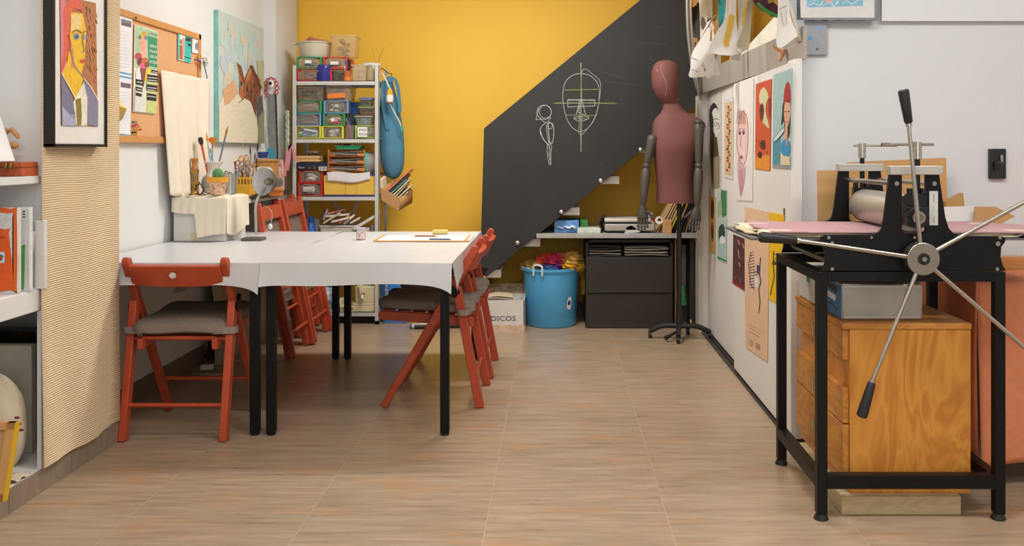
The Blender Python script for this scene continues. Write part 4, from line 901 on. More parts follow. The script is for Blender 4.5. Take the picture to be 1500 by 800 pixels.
MB().tube([(xx-.035,6.6,zz+.03),(xx-.03,6.6,zz+.022),(xx-.005,6.61,zz+.017),(xx+.04,6.62,zz+.01),(xx+.10,6.63,zz+.004)],[.01,.022,.016,.012,.006],seg=12).ball((xx-.038,6.595,zz+.014),(.014,.012,.014)).build('clay_body',M('#b0715c',.8,var=.1),parent=t)
tub(483,521,z+.171,.152,'e2c9a0','clear square bin with tools beside the white basin, top of the shelves',d=.17,taper=.01,alpha=.32,pal=['#4a4340','#6b5f56','#2f3a5b','#c2763a','#8b8a88','#d3b15a'],cont='mixed_tools',kind='lump',lab2='dark jumble of tools in the clear square bin',n=22)
bx_=sx(472,6.5); t=T('blue_jar','dark blue plastic jar with ribbed lid on the top shelf','jar',(bx_,6.56,z))
MB().lathe([(.001,0),(.056,0),(.058,.004),(.058,.085),(.054,.09),(.054,.097),(.046,.115),(.001,.117)],(bx_,6.565,z),seg=32).build('jar_body',M('#2a2f86',.3),parent=t)
MB().box((bx_+.05,6.55,z+.05),(.03,.02,.1)).build('jar_handle',M('#2a2f86',.3),parent=t,bevel=.008)
px_=sx(508.5,6.54); t=T('terracotta_pen_pot','small terracotta pot of markers on the top shelf','pot',(px_,6.54,z))
MB().mat(M('#b65b30',.6)).lathe([(.001,0),(.024,0),(.026,.03),(.026,.07),(.028,.072),(.022,.07),(.021,.004)],(px_,6.54,z),seg=20).build('pot_body',parent=t)
MB().lathe([(.0255,.0),(.0268,.028),(.0262,.028)],(px_,6.54,z),seg=20).build('pot_band',M('#d5763e',.6),parent=t)
for i,(dx,hh,cc,lb) in enumerate(((-.016,.145,'#d9d9d6','white marker in the terracotta pot'),(-.004,.15,'#6c3fa8','purple marker in the terracotta pot'),(.006,.155,'#23222a','black marker in the terracotta pot'),(.018,.15,'#1d1c22','dark marker at the right of the terracotta pot'))):
    t2=T('marker_pen',lb,'pen',(px_+dx*.5,6.54,z+.008),'markers in the terracotta pot'); a,b=V((px_+dx*.5,6.54,z+.008)),V((px_+dx*1.2,6.535,z+hh)); MB().cyl(a,a+(b-a)*.72,.005,seg=10).build('pen_barrel',M('#d2d1ce' if i==0 else cc,.35),parent=t2); MB().cyl(a+(b-a)*.72,b,.0065,seg=10).build('pen_cap',M('#3c8f80' if i==0 else cc,.35),parent=t2)
MB().tube([(sx(514)+.018*math.cos(a),6.55,z+.12+.024*math.sin(a)) for a in [2*PI*k/14 for k in range(14)]],.006,seg=8,close=True).build('tape_ring',M('#c2262a',.4),label='red ring loop hooked behind the markers on the top shelf',cat='ring')
tub(514,537,z,.114,'d9c8a8','hazy plastic tub of pale pieces right of the terracotta pot',d=.14,taper=.008,alpha=.5,pal=['#d9c9a2','#cbb78e','#e3d8bd'],cont='pale_pieces',kind='lump',lab2='pale pieces in the hazy tub on the top shelf')
jx=sx(545,6.58); t=T('glass_jar','round jar of yellow powder at the right end of the top shelf','jar',(jx,6.58,z))
MB().lathe([(.001,0),(.042,0),(.044,.005),(.044,.095),(.038,.112),(.036,.112),(.041,.093),(.041,.004)],(jx,6.58,z),seg=28).build('jar_glass',clear('#c9c6b0',.3),parent=t)
MB().lathe([(.001,.005),(.040,.006),(.040,.078),(.001,.08)],(jx,6.58,z),seg=24).build('yellow_powder',M('#dcb14e',.9),parent=t)
MB().lathe([(.046,0),(.048,.002),(.048,.014),(.040,.018),(.001,.018)],(jx-.01,6.60,z+.1135),seg=28,sx=1.5).build('jar_lid',M('#d5d6d4',.4),parent=t)
# ---- shelf 2
z=ZS[1]+.001
pen=['#d8732e','#5b76a8','#a33f3a','#c9c2b3','#6f8f4e','#e0b63a','#3c3c44','#d9d6cf']
drawer(432,470,z,.087,YL,['#3f8ad8','#5fb861','#ececea','#d04858','#5560a0','#a5dc6c'],'yellow-framed drawer at the bottom left of the second shelf','felt_pens',lab2='blue and green felt pens inside the lowest left yellow drawer',n=40)
drawer(432,470,z+.089,.087,BL,['#a8794a','#6b6058','#5a4a3c','#8f857a'],'blue-framed drawer in the left stack of the second shelf','wooden_sticks',lab2='brown sticks inside the left blue drawer')
drawer(432,471,z+.178,.09,GR,['#c8772e','#8a6a4a','#a89a86','#7c7268','#b5503a'],'green-framed drawer in the left stack of the second shelf','colour_pencils',lab2='orange-brown pencils inside the left green drawer')
tub(434,474,z+.270,.096,'a79f92','greyish tub of colourful cards on top of the left stack',pal=['#d9a42a','#3f6aa8','#c8472f','#5c4a7c','#e2c23a','#4a4a52'],cont='coloured_cards',kind='stick',txt=('LANAS/HILOS',None,'#2b2724'),lab2='yellow and blue pieces in the greyish tub, left stack',alpha=.4,n=34)
drawer(471,503,z,.087,YL,['#a8a8a2','#8f8f8a','#c9c9c4','#d8d4ca'],'yellow-framed drawer in the middle of the second shelf','wire_coils','lump',lab2='grey wire coils inside the middle yellow drawer')
drawer(473,505,z+.089,.087,GR,['#d94c4e','#c9bfae','#b8474a','#d9d4c9'],'green-framed drawer in the middle stack with red contents','red_ribbons','box',card=(.38,.35,.55,.6,'#ecebe6',None),lab2='red ribbons inside the middle green drawer')
drawer(474,510,z+.178,.09,BL,['#b5b3a8','#8f8d84','#c9c9bd','#6f7268'],'blue-framed drawer in the middle stack of the second shelf','white_bits','lump',lab2='whitish bits inside the middle blue drawer')
tub(475,514,z+.270,.108,'b5afa4','greyish tub with an orange box on top of the middle stack',pal=['#d8d4cc','#7f8a86','#c96a55','#b5afa8'],cont='small_bottles',kind='lump',lab2='small pale bottles in the tub on the middle stack',alpha=.38,n=24)
a=sx(480); MB().prism([(a,YF-.001,z+.282),(a+.125,YF-.001,z+.290),(a+.125,YF-.001,z+.325),(a,YF-.001,z+.317)],(0,-.004,0)).build('orange_strip_box',M('#e0803a',.5),label='orange flat box showing at the front of the middle top tub',cat='box')
# folder behind, cup
MB().bx(sx(506),sx(518),6.7,6.78,z,z+.265).build('blue_folder',M('#3f6bb8',.4),label='blue folder standing behind the middle stack on the second shelf',cat='folder',bevel=.003)
MB().bx(sx(508),sx(519),6.62,6.69,z,z+.175).build('dark_green_box',M('#1e4a38',.5),label='dark green box behind the pencil cup on the second shelf',cat='box',bevel=.003)
tub(504,519,z,.095,'b9a59a','clear cup of brushes on the second shelf between the drawers',d=.07,taper=.004,alpha=.3,name='brush_cup',rim=False)
cupx=sx(511.5,6.56)
for i,(dx,dz,cc,cb,lb) in enumerate(((-.012,.235,'#a0572f','#8a5a30','tall wooden brush in the clear cup'),(.0,.175,'#2c3fc2','#2b2f70','bright blue pen in the clear cup'),(.012,.15,'#7a5fb8','#4a3a6b','violet pen in the clear cup'),(-.02,.17,'#c8743a','#53402e','orange pencil in the clear cup'))):
    a=V((cupx+.012-dx*.3,6.565,z+.006)); b=V((cupx-.01+dx,6.56,z+dz)); t2=T('slim_pen',lb,'pen',a,'pens in the clear cup'); MB().cyl(a,a+(b-a)*.8,.0045,seg=8).build('pen_barrel',M(cc,.4),parent=t2); MB().cyl(a+(b-a)*.8,b,.0045,.002,seg=8).build('pen_tip',M(cb,.4),parent=t2)
drawer(520,552,z,.092,LM,['#b5afa2','#8f8a7c','#d9d4c6'],'lime-framed drawer with a handwritten white label, second shelf','wax_pieces','lump',card=(.06,.1,.6,.88,'#e8e6df',None),lab2='pale lumps inside the lime-framed drawer')
pc=Pic(lambda a,b:V((a,6.5105,b)),(0,-1,0)); xa=sx(524); pc.k=1
pc.text(xa+.012,z+.052,.016,'PINT.','#5a4a3a',w=.085,flip=1); pc.text(xa+.012,z+.022,.016,'ACUAREL','#5a4a3a',w=.09,flip=1); pc.build('handwritten_label',label='handwriting on the white label of the lime-framed drawer',cat='label')
tub(519,546,z+.094,.066,'a9b5b0','low clear tub of white pots stacked on the lime drawer',d=.15,pal=['#dcdcd8','#c9d0cc','#cdb9a8','#b7d0d2'],cont='paint_pots',kind='lump',lid='c9d4cf',lab2='small white pots in the low tub over the lime drawer',n=14)
tub(525,553,z+.170,.052,'9c9184','shallow tub with dark handwriting in the right stack, second shelf',d=.15,txt=('GUILLERMO',None,'#2a2521'),lid='b5ab9c',pal=['#b8ab96','#8f8474'],cont='brown_scraps',kind='box',lab2='brown scraps in the shallow handwritten tub',n=8)
tub(526,545,z+.230,.052,'8d8c92','small tub with a blue lid at the top of the right stack',d=.11,lid='#3a66c8',txt=('BOTONES',None,'#3a3a44'),pal=['#77767c','#a8a6a6'],cont='grey_buttons',kind='lump',lab2='grey buttons in the small blue-lidded tub',n=8)
# ---- shelf 3
z=ZS[2]+.001
drawer(436,472,z,.092,RD,['#c9c6c0','#9a9792','#5a5855'],'lower of two red-framed drawers on the third shelf','binder_clips','lump',card=(.2,.35,.75,.7,'#c9c5bd','CLIPS'),lab2='grey clips inside the lower red drawer, third shelf',y=6.52)
drawer(438,473,z+.094,.09,RD,['#cfcbc4','#b5b0a8'],'upper of two red-framed drawers on the third shelf','string_balls','lump',lab2='off-white string inside the upper red drawer, third shelf')
t=T('navy_box','flat navy blue box across the red drawers, third shelf','box',(sx(458),6.53,z+.185)); x0,x1=sx(434),sx(481)
MB().bx(x0,x1,6.515,6.7,z+.185,z+.236).build('box_body',M('#1d2238',.4),parent=t,bevel=.003)
p=Pic(planeY(6.513),(0,-1,0)); p.k=1; p.text(437,246.5,2.6,'Multipeux','#c9ccd8',w=9); p.rect(467,244,479,250,'#d9d8d4'); 
for i in range(9): p.rect(468+i*1.2,244.6,468.6+i*1.2,249,'#3b3a3a',up=False)
p.rect(451,244,456,248,'#4a4a2e'); p.rect(459,244,463,248,'#57512e'); p.build('box_print',parent=t)
t=T('wooden_basket','low woven wooden basket on top of the navy box, third shelf','basket',(sx(451),6.53,z+.237)); x0,x1=sx(431),sx(470)
zb=z+.237; MB().bx(x0,x1,6.515,6.52,zb,zb+.047).bx(x0,x1,6.675,6.68,zb,zb+.047).bx(x0,x0+.005,6.515,6.68,zb,zb+.047).bx(x1-.005,x1,6.515,6.68,zb,zb+.047).bx(x0,x1,6.515,6.68,zb,zb+.004).build('basket_body',M('#c99f63',.6,kind='wood',scale=14,col2='#b98a4e',stretch=(.3,1,4)),parent=t)
MB().bx(x0-.001,x1+.001,6.513,6.516,zb+.034,zb+.042).bx(x0-.001,x1+.001,6.513,6.516,zb+.008,zb+.016).build('basket_band',M('#dcbb84',.6),parent=t)
for i,px in enumerate((452,457,461,464.5)):
    q=V((sx(px),6.535,zb+.052)); t2=T('binder_clip','black binder clip standing in the wooden basket','clip',q,'binder clips in the wooden basket')
    MB().prism([q+V((-.009,0,0)),q+V((.009,0,0)),q+V((.003,0,.016)),q+V((-.003,0,.016))],(0,.02,0)).build('clip_body',M('#1c1c1e',.3),parent=t2)
    MB().tube([q+V((-.006,0,.014)),q+V((-.009,0,.026)),q+V((-.003,0,.03)),q+V((0,0,.016)),q+V((.003,0,.03)),q+V((.009,0,.026)),q+V((.006,0,.014))],.0012,seg=5).build('clip_wire',M('#c9c9c9',.3,metal=.8),parent=t2)
t=T('yellow_file_box','wide yellow cardboard file box with purple edges, third shelf','box',(sx(515),6.53,z)); x0,x1=sx(475),sx(552)
MB().bx(x0,x1,6.515,6.76,z+.006,z+.145).build('box_body',M('#e2b84a',.5,var=.03),parent=t,bevel=.003)
MB().bx(x0-.002,x1+.002,6.512,6.763,z,z+.009).bx(x1-.05,x1+.002,6.512,6.763,z+.142,z+.160).build('purple_edge',M('#3a2f7a',.4),parent=t)
p=Pic(planeY(6.513),(0,-1,0)); p.k=1; p.line([(506,268),(506,286)],.5,'#b98f2f'); p.line([(522,268),(522,286)],.5,'#b98f2f'); p.build('flap_seam',parent=t)
zt3=z+.162
MB().grid(lambda u,v:(sx(480)+(sx(543)-sx(480))*u,6.505+(.0 if v>.5 else .18*(1-2*v)),zt3+.004+.006*math.sin(u*7)-(0 if v<.5 else (v-.5)*2*(.062+.012*math.sin(u*4)))),24,12).build('overhanging_paper',M('#dcdad9',.7),label='white sheet of paper hanging over the front of the yellow box',cat='paper',solid=.0015)
OR=M('#df7d1c',.4)
for i,zz in enumerate((zt3+.012,zt3+.064,zt3+.116)):
    x0,x1=sx(481),sx(534); t=T('letter_tray',['lowest','middle','topmost'][i]+' orange letter tray of the stack on the yellow box','letter tray',((x0+x1)/2,6.53,zz),'orange letter trays')
    MB().bx(x0,x1,6.52,6.76,zz,zz+.004).bx(x0,x0+.005,6.52,6.76,zz,zz+.049).bx(x1-.005,x1,6.52,6.76,zz,zz+.049).bx(x0,x0+.05,6.518,6.523,zz,zz+.022).bx(x1-.05,x1,6.518,6.523,zz,zz+.022).bx(x0,x1,6.755,6.76,zz,zz+.04).build('tray_body',OR,parent=t,bevel=.001)
    mb=MB()
    for k in range(6): mb.grid(lambda u,v,k=k:(x0+.01+(x1-x0-.02)*u,6.514+.2*v+.01*math.sin(k*2),zz+.006+k*.005+.006*math.sin(u*3+k)*u),8,2)
    mb.build('paper_stack',M('#dad7d0',.7),label=['white papers in the lowest orange letter tray','white papers in the middle orange letter tray','white papers in the topmost orange letter tray'][i],cat='papers',kind='stuff',solid=.0012)
zt4=zt3+.116+.052
t=T('green_tray','shallow green tray of small balls on top of the orange trays','tray',(sx(506),6.55,zt4)); x0,x1=sx(490),sx(530)
MB().rings([[(x0+.02,6.53,zt4),(x1-.02,6.53,zt4),(x1-.02,6.63,zt4),(x0+.02,6.63,zt4)],[(x0,6.515,zt4+.026),(x1,6.515,zt4+.026),(x1,6.65,zt4+.026),(x0,6.65,zt4+.026)],[(x0+.006,6.52,zt4+.026),(x1-.006,6.52,zt4+.026),(x1-.006,6.644,zt4+.026),(x0+.006,6.644,zt4+.026)],[(x0+.022,6.534,zt4+.004),(x1-.022,6.534,zt4+.004),(x1-.022,6.626,zt4+.004),(x0+.022,6.626,zt4+.004)]]).build('tray_body',M('#1f9460',.4),parent=t)
for i,(px,cc,lb) in enumerate(((498,'#e0552a','orange'),(503,'#3a3060','dark purple'),(507,'#3a2a3c','blackish'),(511,'#e2552e','bright orange'),(515,'#e6ded0','white'),(520,'#d9ddd0','pale'))):
    MB().ball((sx(px),6.56+.02*(i%2),zt4+.026),.014,12,8).build('small_ball',M(cc,.5),label='%s small ball in the green tray'%lb,cat='ball',group='small balls in the green tray')
tx0,tx1=sx(535),sx(551); t=T('clear_tub_on_side','clear tub with turquoise lid standing on its side, third shelf','tub',((tx0+tx1)/2,6.53,zt3))
MB().rings([[(tx0+.006,6.53+a*.08+.08,zt3+.075+b*.075) for a,b in [(math.cos(q),math.sin(q)) for q in [2*PI*k/20 for k in range(20)]]],[(tx1,6.53+a*.07+.08,zt3+.075+b*.068) for a,b in [(math.cos(q),math.sin(q)) for q in [2*PI*k/20 for k in range(20)]]]]).build('tub_body',clear('#b9b3b0',.6),parent=t)
MB().rings([[(x,6.53+a*.085+.08,zt3+.078+b*.078) for a,b in [(math.cos(q),math.sin(q)) for q in [2*PI*k/20 for k in range(20)]]] for x in (tx0-.004,tx0+.008)]).build('turquoise_lid',M('#3cc0b4',.4),parent=t,bevel=.002)
# ---- shelf 4
z=ZS[3]+.001
def bottle(px,h,r,col,lab,capc,y=6.58):
    x=sx(px,y); t=T('plastic_bottle',lab,'bottle',(x,y,z),'bottles on the fourth shelf'); MB().lathe([(.001,0),(r,0),(r,h*.45),(r*.92,h*.6),(r*.45,h*.82),(r*.4,h*.86)],(x,y,z),seg=24).build('bottle_body',M(col,.35),parent=t); MB().lathe([(r*.46,h*.85),(r*.46,h),(.001,h)],(x,y,z),seg=16).build('cap',M(capc,.35),parent=t)
bottle(455.5,.255,.042,'#2b5fb0','blue plastic bottle with blue cap behind the table, fourth shelf','#1f4a94',6.55)
bottle(447,.262,.03,'#d3315e','pink plastic bottle beside the blue bottle, fourth shelf','#8f1f3a',6.65)
bottle(438,.16,.03,'#d8482c','orange-red bottle at the left end, fourth shelf','#c23a24',6.62)
MB().lathe([(.001,0),(.03,0),(.03,.2),(.02,.23),(.001,.235)],(sx(464,6.68),6.68,z),seg=16).build('pale_bottle',M('#b9b5ab',.4),label='pale grey bottle behind the blue bottle, fourth shelf',cat='bottle')
mg=tub(467,520,z,.195,'dcdad0','white plastic tub full of magazines, fourth shelf',d=.24,taper=.03,alpha=.97,name='white_tub')
for i,(px0,py0,px1,py1,cc) in enumerate([(472,322,478,306,'#8a8378'),(476,326,500,311,'#b9b3a6'),(480,316,513,313,'#d9d2c4'),(482,312,508,306,'#c77f72'),(488,324,514,318,'#cfcabf'),(498,326,512,315,'#d58a3c'),(505,327,520,314,'#dcd8ce'),(514,326,528,318,'#d2cfc6')]):
    a,b=at(px0,py0,6.57+.02*(i%4)),at(px1,py1,6.58+.02*(i%4)); t2=T('magazine',['grey magazine at the left of the white tub','rolled grey magazine in the white tub','cream magazine curling over the white tub','pink-edged magazine on top of the white tub','white magazine at the front of the white tub','orange-covered magazine in the white tub','white magazine at the right of the white tub','pale magazine leaning beyond the white tub'][i],'magazine',a,'magazines in the white tub')
    MB().bar(a,b,.14,.013,up=(0,1,0) if False else (0,0,1)).build('magazine_cover',M(cc,.5,var=.3,scale=30),parent=t2)
a,b=at(520,334,6.6),at(556,312,6.62); MB().bar(a,b,.2,.02,up=(0,0,1)).build('folded_newspaper',M('#cfccc2',.7,var=.2,scale=40),label='folded grey newspaper leaning at the right of the fourth shelf',cat='newspaper')
def sbox(px0,px1,h,col,lab,y=6.54,d=.15,nm='paper_box',v=.1): MB().bx(sx(px0,y),sx(px1,y),y,y+d,z,z+h).build(nm,M(col,.6,var=v,scale=30),label=lab,cat='box',bevel=.003)
sbox(521,541,.18,'#d0cdc6','white box behind the patterned jar, fourth shelf'); sbox(543,552,.195,'#9c8f7c','brown printed box at the right end of the fourth shelf',v=.4)
sbox(541.5,543,.19,'#2a2725','thin black book between white and brown boxes, fourth shelf',nm='thin_book')
# ---- bottom shelf
z=ZS[4]+.001
CRM='#d5cba6'
t=T('hand_crank_machine','cream-coloured machine with a hand crank on the bottom metal shelf','machine',(sx(520),6.55,z)); m=M(CRM,.45)
x0,x1=sx(491),sx(553.5); MB().bx(x0,x1,6.515,6.75,z,z+.04).bx(x0,sx(500),6.515,6.75,z,z+.075).bx(sx(518),x1,6.515,6.75,z+.04,z+.062).build('machine_base',m,parent=t,bevel=.004)
MB().bx(sx(521),sx(551),6.515,6.72,z+.062,z+.175).build('machine_body',m,parent=t,bevel=.004)
MB().bar(at(527,414,6.49),at(531,436,6.49),.028,.02,up=(0,1,0)).build('crank_arm',m,parent=t,bevel=.004); q=at(531,432,6.47); MB().cyl(q,q+V((0,.02,0)),.011,seg=16).build('crank_hub',M('#1c1a18',.4),parent=t); 
MB().cyl(q+V((0,.005,0)),q+V((-.001,-.02,-.028)),.009,.011,seg=12).build('crank_knob',M(CRM,.5),parent=t)
MB().bx(sx(501),sx(518),6.513,6.515,z+.012,z+.03).build('base_recess',M('#8f8870'),parent=t)
MB().bx(sx(524),sx(551),6.58,6.7,z+.177,z+.235).build('green_printed_box',M('#2c8a4c',.5,var=.6,scale=30,col2='#d9cfc0'),label='green printed box on top of the cream machine',cat='box',bevel=.003)
t=T('plastic_bag','crinkled blue and clear plastic bag on the bottom shelf','bag',(sx(473),6.6,z))
r5=random.Random(3); mb=MB()
def bagf(u,v):
    a=u*2*PI; w=math.sin(PI*(.08+.9*v))**.6; return (sx(474)+.075*w*math.cos(a)*(1+.15*math.sin(5*a+6*v)),6.62+.07*w*math.sin(a)*(1+.1*math.sin(7*a)),z+.001+.19*v)
mb.grid(bagf,40,16).build('bag_body',M('#2c5f86',.25,var=.8,scale=26,col2='#dfe5ea'),parent=t,smooth=20)
MB().bx(sx(463),sx(497),6.58,6.78,z+.28,z+.345).build('white_tray_box',M('#d3cdc2',.5),label='white flat box wedged above the plastic bag, lower shelves',cat='box',bevel=.004)
MB().bx(sx(463),sx(496),6.56,6.76,z+.20,z+.275).build('metal_wire_box',M('#8f8d88',.35,metal=.6,var=.5,scale=60),label='grey metallic box above the plastic bag, lower shelves',cat='box',bevel=.004)
MB().bx(sx(462),sx(497),6.6,6.78,z,z+.2).build('dark_carton',M('#221f1d',.7),label='dark carton at the back of the bottom shelf behind the bag',cat='box') if False else None
MB().bx(sx(463),sx(553),6.56,6.8,0.001,.05).build('dark_flat_case',M('#141312',.6),label='black flat case on the floor beneath the metal shelves',cat='case')
# ribbons on the left post
q=at(421,200,6.49)
def ribbon(nm,px,py0,py1,col,lab,w=.016,amp=.006,y=6.485,col2=None):
    mb=MB()
    for k,ph in enumerate((0,2,4)):
        mb.tube([at(px+2.2*math.sin(j*1.1+ph),py0+(py1-py0)*j/14,y+.006*math.cos(j*1.1+ph)) for j in range(15)],.006,seg=6)
    mb.build(nm,M(col,.7,var=.4,scale=60,col2=col2),label=lab,cat='ribbon')
ribbon('braided_cord',421,162,230,'#d5d8cc','braided pale green and white cord tied to the left shelf post',col2='#7f9c7a')
t=T('pink_ribbon','pink ribbon bow tied round the left shelf post','ribbon',at(424,232,6.48))
for pts in ([(426,212),(421,222),(419,240),(417,258)],[(426,212),(430,220),(433,234),(437,238)],[(424,212),(424,228),(421,250)]):
    pp_=smooth_path([tuple(at(a,b,6.47)) for a,b in pts],4); mb=MB(); mb.rings([[V(p)+V((-.009,0,0)),V(p)+V((.009,0,0)),V(p)+V((.009,.004,0)),V(p)+V((-.009,.004,0))] for p in pp_]); mb.build('ribbon_tail',M('#dc8f95',.7),parent=t)
# ---------------------------------------------------------------- things hanging on the right of the shelves
BLU=M('#4a7f98',.85,var=.1,scale=10,bump=.1)
t=T('blue_drawstring_bag','long blue cloth drawstring bag hanging beside the metal shelves','bag',at(575,262,6.62))
prof=[(572,112,3,.02),(568,128,9,.03),(570,150,13,.04),(572,180,16.5,.055),(574,210,18,.065),(575,235,17,.065),(575.5,250,14,.05),(576,259,8,.03),(576,262.5,2,.01)]
prof=smooth_path(prof,4); Yb_=6.66
R_=[]
for (px,py,hw,dy) in prof:
    c0=at(px,py,Yb_); w=hw*Yb_/F; R_.append([c0+V((w*math.cos(a)*(1+.04*math.sin(5*a)*(1 if py<200 else .3)),dy*math.sin(a)*(1+.07*math.sin(6*a)),0)) for a in [2*PI*k/28 for k in range(28)]])
MB().rings(R_).build('bag_body',BLU,parent=t,smooth=70)
for pts in ([(573,112),(579,117),(583,130),(585,150),(586,165)],[(562,118),(560,135),(562,160),(568,190)]):
    pp_=smooth_path([tuple(at(a,b,6.59)) for a,b in pts],4); MB().rings([[V(p)+V((-.012,0,0)),V(p)+V((.012,0,0)),V(p)+V((.012,.006,0)),V(p)+V((-.012,.006,0))] for p in pp_]).build('bag_strap',BLU,parent=t)
MB().tube(smooth_path([tuple(at(a,b,6.57)) for a,b in ((570,150),(578,165),(585,178),(589,190))],4),.004,seg=6).build('white_cord',M('#dcd8cc'),parent=t)
MB().bar(at(588,184,6.56),at(590,192,6.56),.02,.006,up=(0,1,0)).build('cord_toggle',M('#4f9a8a',.5),parent=t)
t=T('knitted_hanging_toy','small white and yellow knitted figure hanging over the blue bag','toy',at(571,150,6.53))
MB().lathe([(.001,0),(.022,.002),(.026,.03),(.022,.055),(.012,.07)],at(571,150,6.53),seg=16).build('white_body',M('#e6e2dc',.8),parent=t)
MB().lathe([(.023,.052),(.02,.075),(.008,.10),(.001,.105)],at(571,150,6.53),seg=16).build('yellow_top',M('#e0a52a',.8),parent=t); MB().lathe([(.024,0),(.022,-.006),(.001,-.007)],at(571,150,6.53),seg=16).build('red_hem',M('#c4453a',.8),parent=t)
MB().tube([at(570,128,6.53),at(566,118,6.56),at(560,107,6.6)],.005,seg=6).build('hanging_string',M('#e3dfd5'),parent=t)
t=T('wire_hook','brown wire hanger hooked on the shelf post','hook',at(562,104,6.6)); MB().tube([at(554,103,6.55),at(560,100,6.56),at(568,107,6.62),at(574,108,6.64),at(573,114,6.66)],.004,seg=6).build('hook_wire',M('#7a4a2c',.5),parent=t)
for i,(a,b) in enumerate((((553,97),(546,72)),((553,97),(563,68)))):
    MB().tube([at(a[0],a[1],6.6),at((a[0]+b[0])/2-1,(a[1]+b[1])/2,6.6),at(b[0],b[1],6.6)],.0018,seg=5).build('dry_twig',M('#a8742f',.8),label=['thin dry twig leaning left behind the top right jar','thin dry twig leaning right behind the top right jar'][i],cat='twig')
# tilted box with papers hung on the post
t=T('leaning_paper_box','tilted brown cardboard box hanging off the shelf post full of papers','box',at(575,300,6.55))
Yt=6.50
f=[at(558,275,Yt),at(585,290,Yt),at(584,309,Yt),at(559,293,Yt)]
bk=[p+V((.07,.16,.05)) for p in f]
CB=M('#b98d5c',.8,var=.06); mb=MB().prism(f,(.004,.004,.0)); mb.add([f[0],f[3],bk[3],bk[0]],[(0,1,2,3)]).add([f[1],f[2],bk[2],bk[1]],[(0,1,2,3)]).add([f[3],f[2],bk[2],bk[3]],[(0,1,2,3)]).add(bk,[(0,1,2,3)])
mb.build('box_body',CB,parent=t,solid=.003)
MB().prism([at(557,262,Yt+.01),at(560,264,Yt+.01),at(561,278,Yt+.01),at(557,276,Yt+.01)],(.01,.1,.02)).build('box_flap',M('#d8cdb8',.7),parent=t)
for i,(a,b,wd,cc,lb) in enumerate([((565,283),(604,248),.05,'#c96f66','red-edged printed paper sticking out of the tilted box'),((567,285),(600,256),.05,'#4c4038','dark folder sticking out of the tilted box'),((570,287),(597,262),.05,'#6fb5b5','turquoise-edged folder sticking out of the tilted box'),((573,290),(601,263),.05,'#d8cba8','cream papers in the tilted box'),((577,292),(598,268),.05,'#cbbd9a','beige papers in the tilted box'),((580,294),(603,272),.05,'#ded6c3','white papers at the right of the tilted box'),((583,296),(600,280),.05,'#bfa97f','tan card at the front right of the tilted box')]):
    y_=6.56+.01*i; p0,p1=at(a[0],a[1],y_),at(b[0],b[1],y_); MB().bar(p0,p1,.012,.11,up=(0,1,0)).build('loose_sheet',M(cc,.6,var=.2,scale=40),label=lb,cat='paper',group='papers in the tilted box') if False else MB().bar(p0,p1,.010,.10,up=(0,1,0)).build('folder_paper',M(cc,.6,var=.25,scale=40),label=lb,cat='paper',group='papers in the tilted box')
# blue shopping bag, rolled papers behind the table
t=T('blue_shopping_bag','big blue woven shopping bag with lettered straps beside the metal shelves','bag',(at(583,0,6.5).x,6.55,0))
def sb_(u,v):
    a=u*2*PI; s1=1+.10*v; cx=at(581,0,6.62).x; e=lambda q:(abs(math.cos(q))**.6*(1 if math.cos(q)>0 else -1),abs(math.sin(q))**.6*(1 if math.sin(q)>0 else -1)); c_,s_=e(a)
    return (cx+.10*s1*c_+.012*v*math.sin(3*a),6.64+.10*s1*s_,.002+.40*v+.004*math.sin(6*a)*v)
MB().grid(sb_,40,18).add([(at(581,0,6.62).x+x,6.64+y,.003) for x,y in ((-.09,-.09),(.09,-.09),(.09,.09),(-.09,.09))],[(0,1,2,3)]).build('bag_body',M('#3f86cf',.35,var=.08,scale=12,bump=.1),parent=t,smooth=60)
for k,(x0,x1,x2,x3) in enumerate(((562,569,572,565),(594,600,601,595))):
    p=Pic(planeY(6.525),(0,-1,0)); p.base([(x0,410),(x1,410),(x2,452),(x3,452)],'#2a52b0'); p.text(x1-4.5,414,4.2,'IKEA','#d8cf2c',w=20,rot=PI/2); p.build('lettered_strap',parent=t)
for i,(px0,px1,py,cc,lb) in enumerate(((603,640,481,'#ddd9cf','white rolled papers tube on the floor under the right chairs'),(606,682,484,'#2c2b2a','dark rolled tube on the floor under the right chairs'))):
    y=(H-.02)*F/(py-6-CY); y=min(6.35+.06*i,y); z0=.016; t=T('paper_roll',lb,'roll',at(px0,480,y)); a,b=V((at(px0,0,y).x,y,z0)),V((at(px1,0,y+.05).x,y+.05,z0)); MB().cyl(a,b,.015,seg=14).build('roll_body',M(cc,.5,var=.2,scale=30),parent=t); MB().cyl(a-V((.01,0,0)),a+V((.005,0,0)),.016,seg=14).build('roll_end',M('#3a62a8' if i==0 else '#c9c9c4',.4),parent=t)
# ================================================================ BACK: blackboard, stairs, worktop
t=T('staircase','open staircase of white slab treads along the yellow wall behind the blackboard','stairs',(0,6.7,0))
WT=M('#dedbd3',.5)
for k in range(11):
    xr=at(907-58.3*k+58.3*2 if False else 907-57.8*(k-2),0,6.41).x; zt_=H-(258-CY+45.8*(k-2))*6.41/F
    if zt_<.15 or xr>1.3: continue
    if k>5: continue
    xl_=max(xr-.46,at(708,0,6.41).x)
    MB().bx(xl_,min(xr,1.19),6.41,6.99,zt_-.055,zt_).build('tread',WT,parent=t,bevel=.003)
    MB().bx(max(xr-.45,xl_+.005),max(xr-.43,xl_+.02),6.43,6.99,max(.1,zt_-.22),zt_-.055).build('added_riser',M('#caa028',.7),parent=t) if k<10 else None  # risers added to block light from the space under the stairs
YB=6.36
t=T('blackboard','large black slanted chalkboard following the staircase, with chalk face drawings','blackboard',(.1,YB,.3))
outline=[(709,188),(1026,-72.5),(1026,150),(711,407),(703,401)]
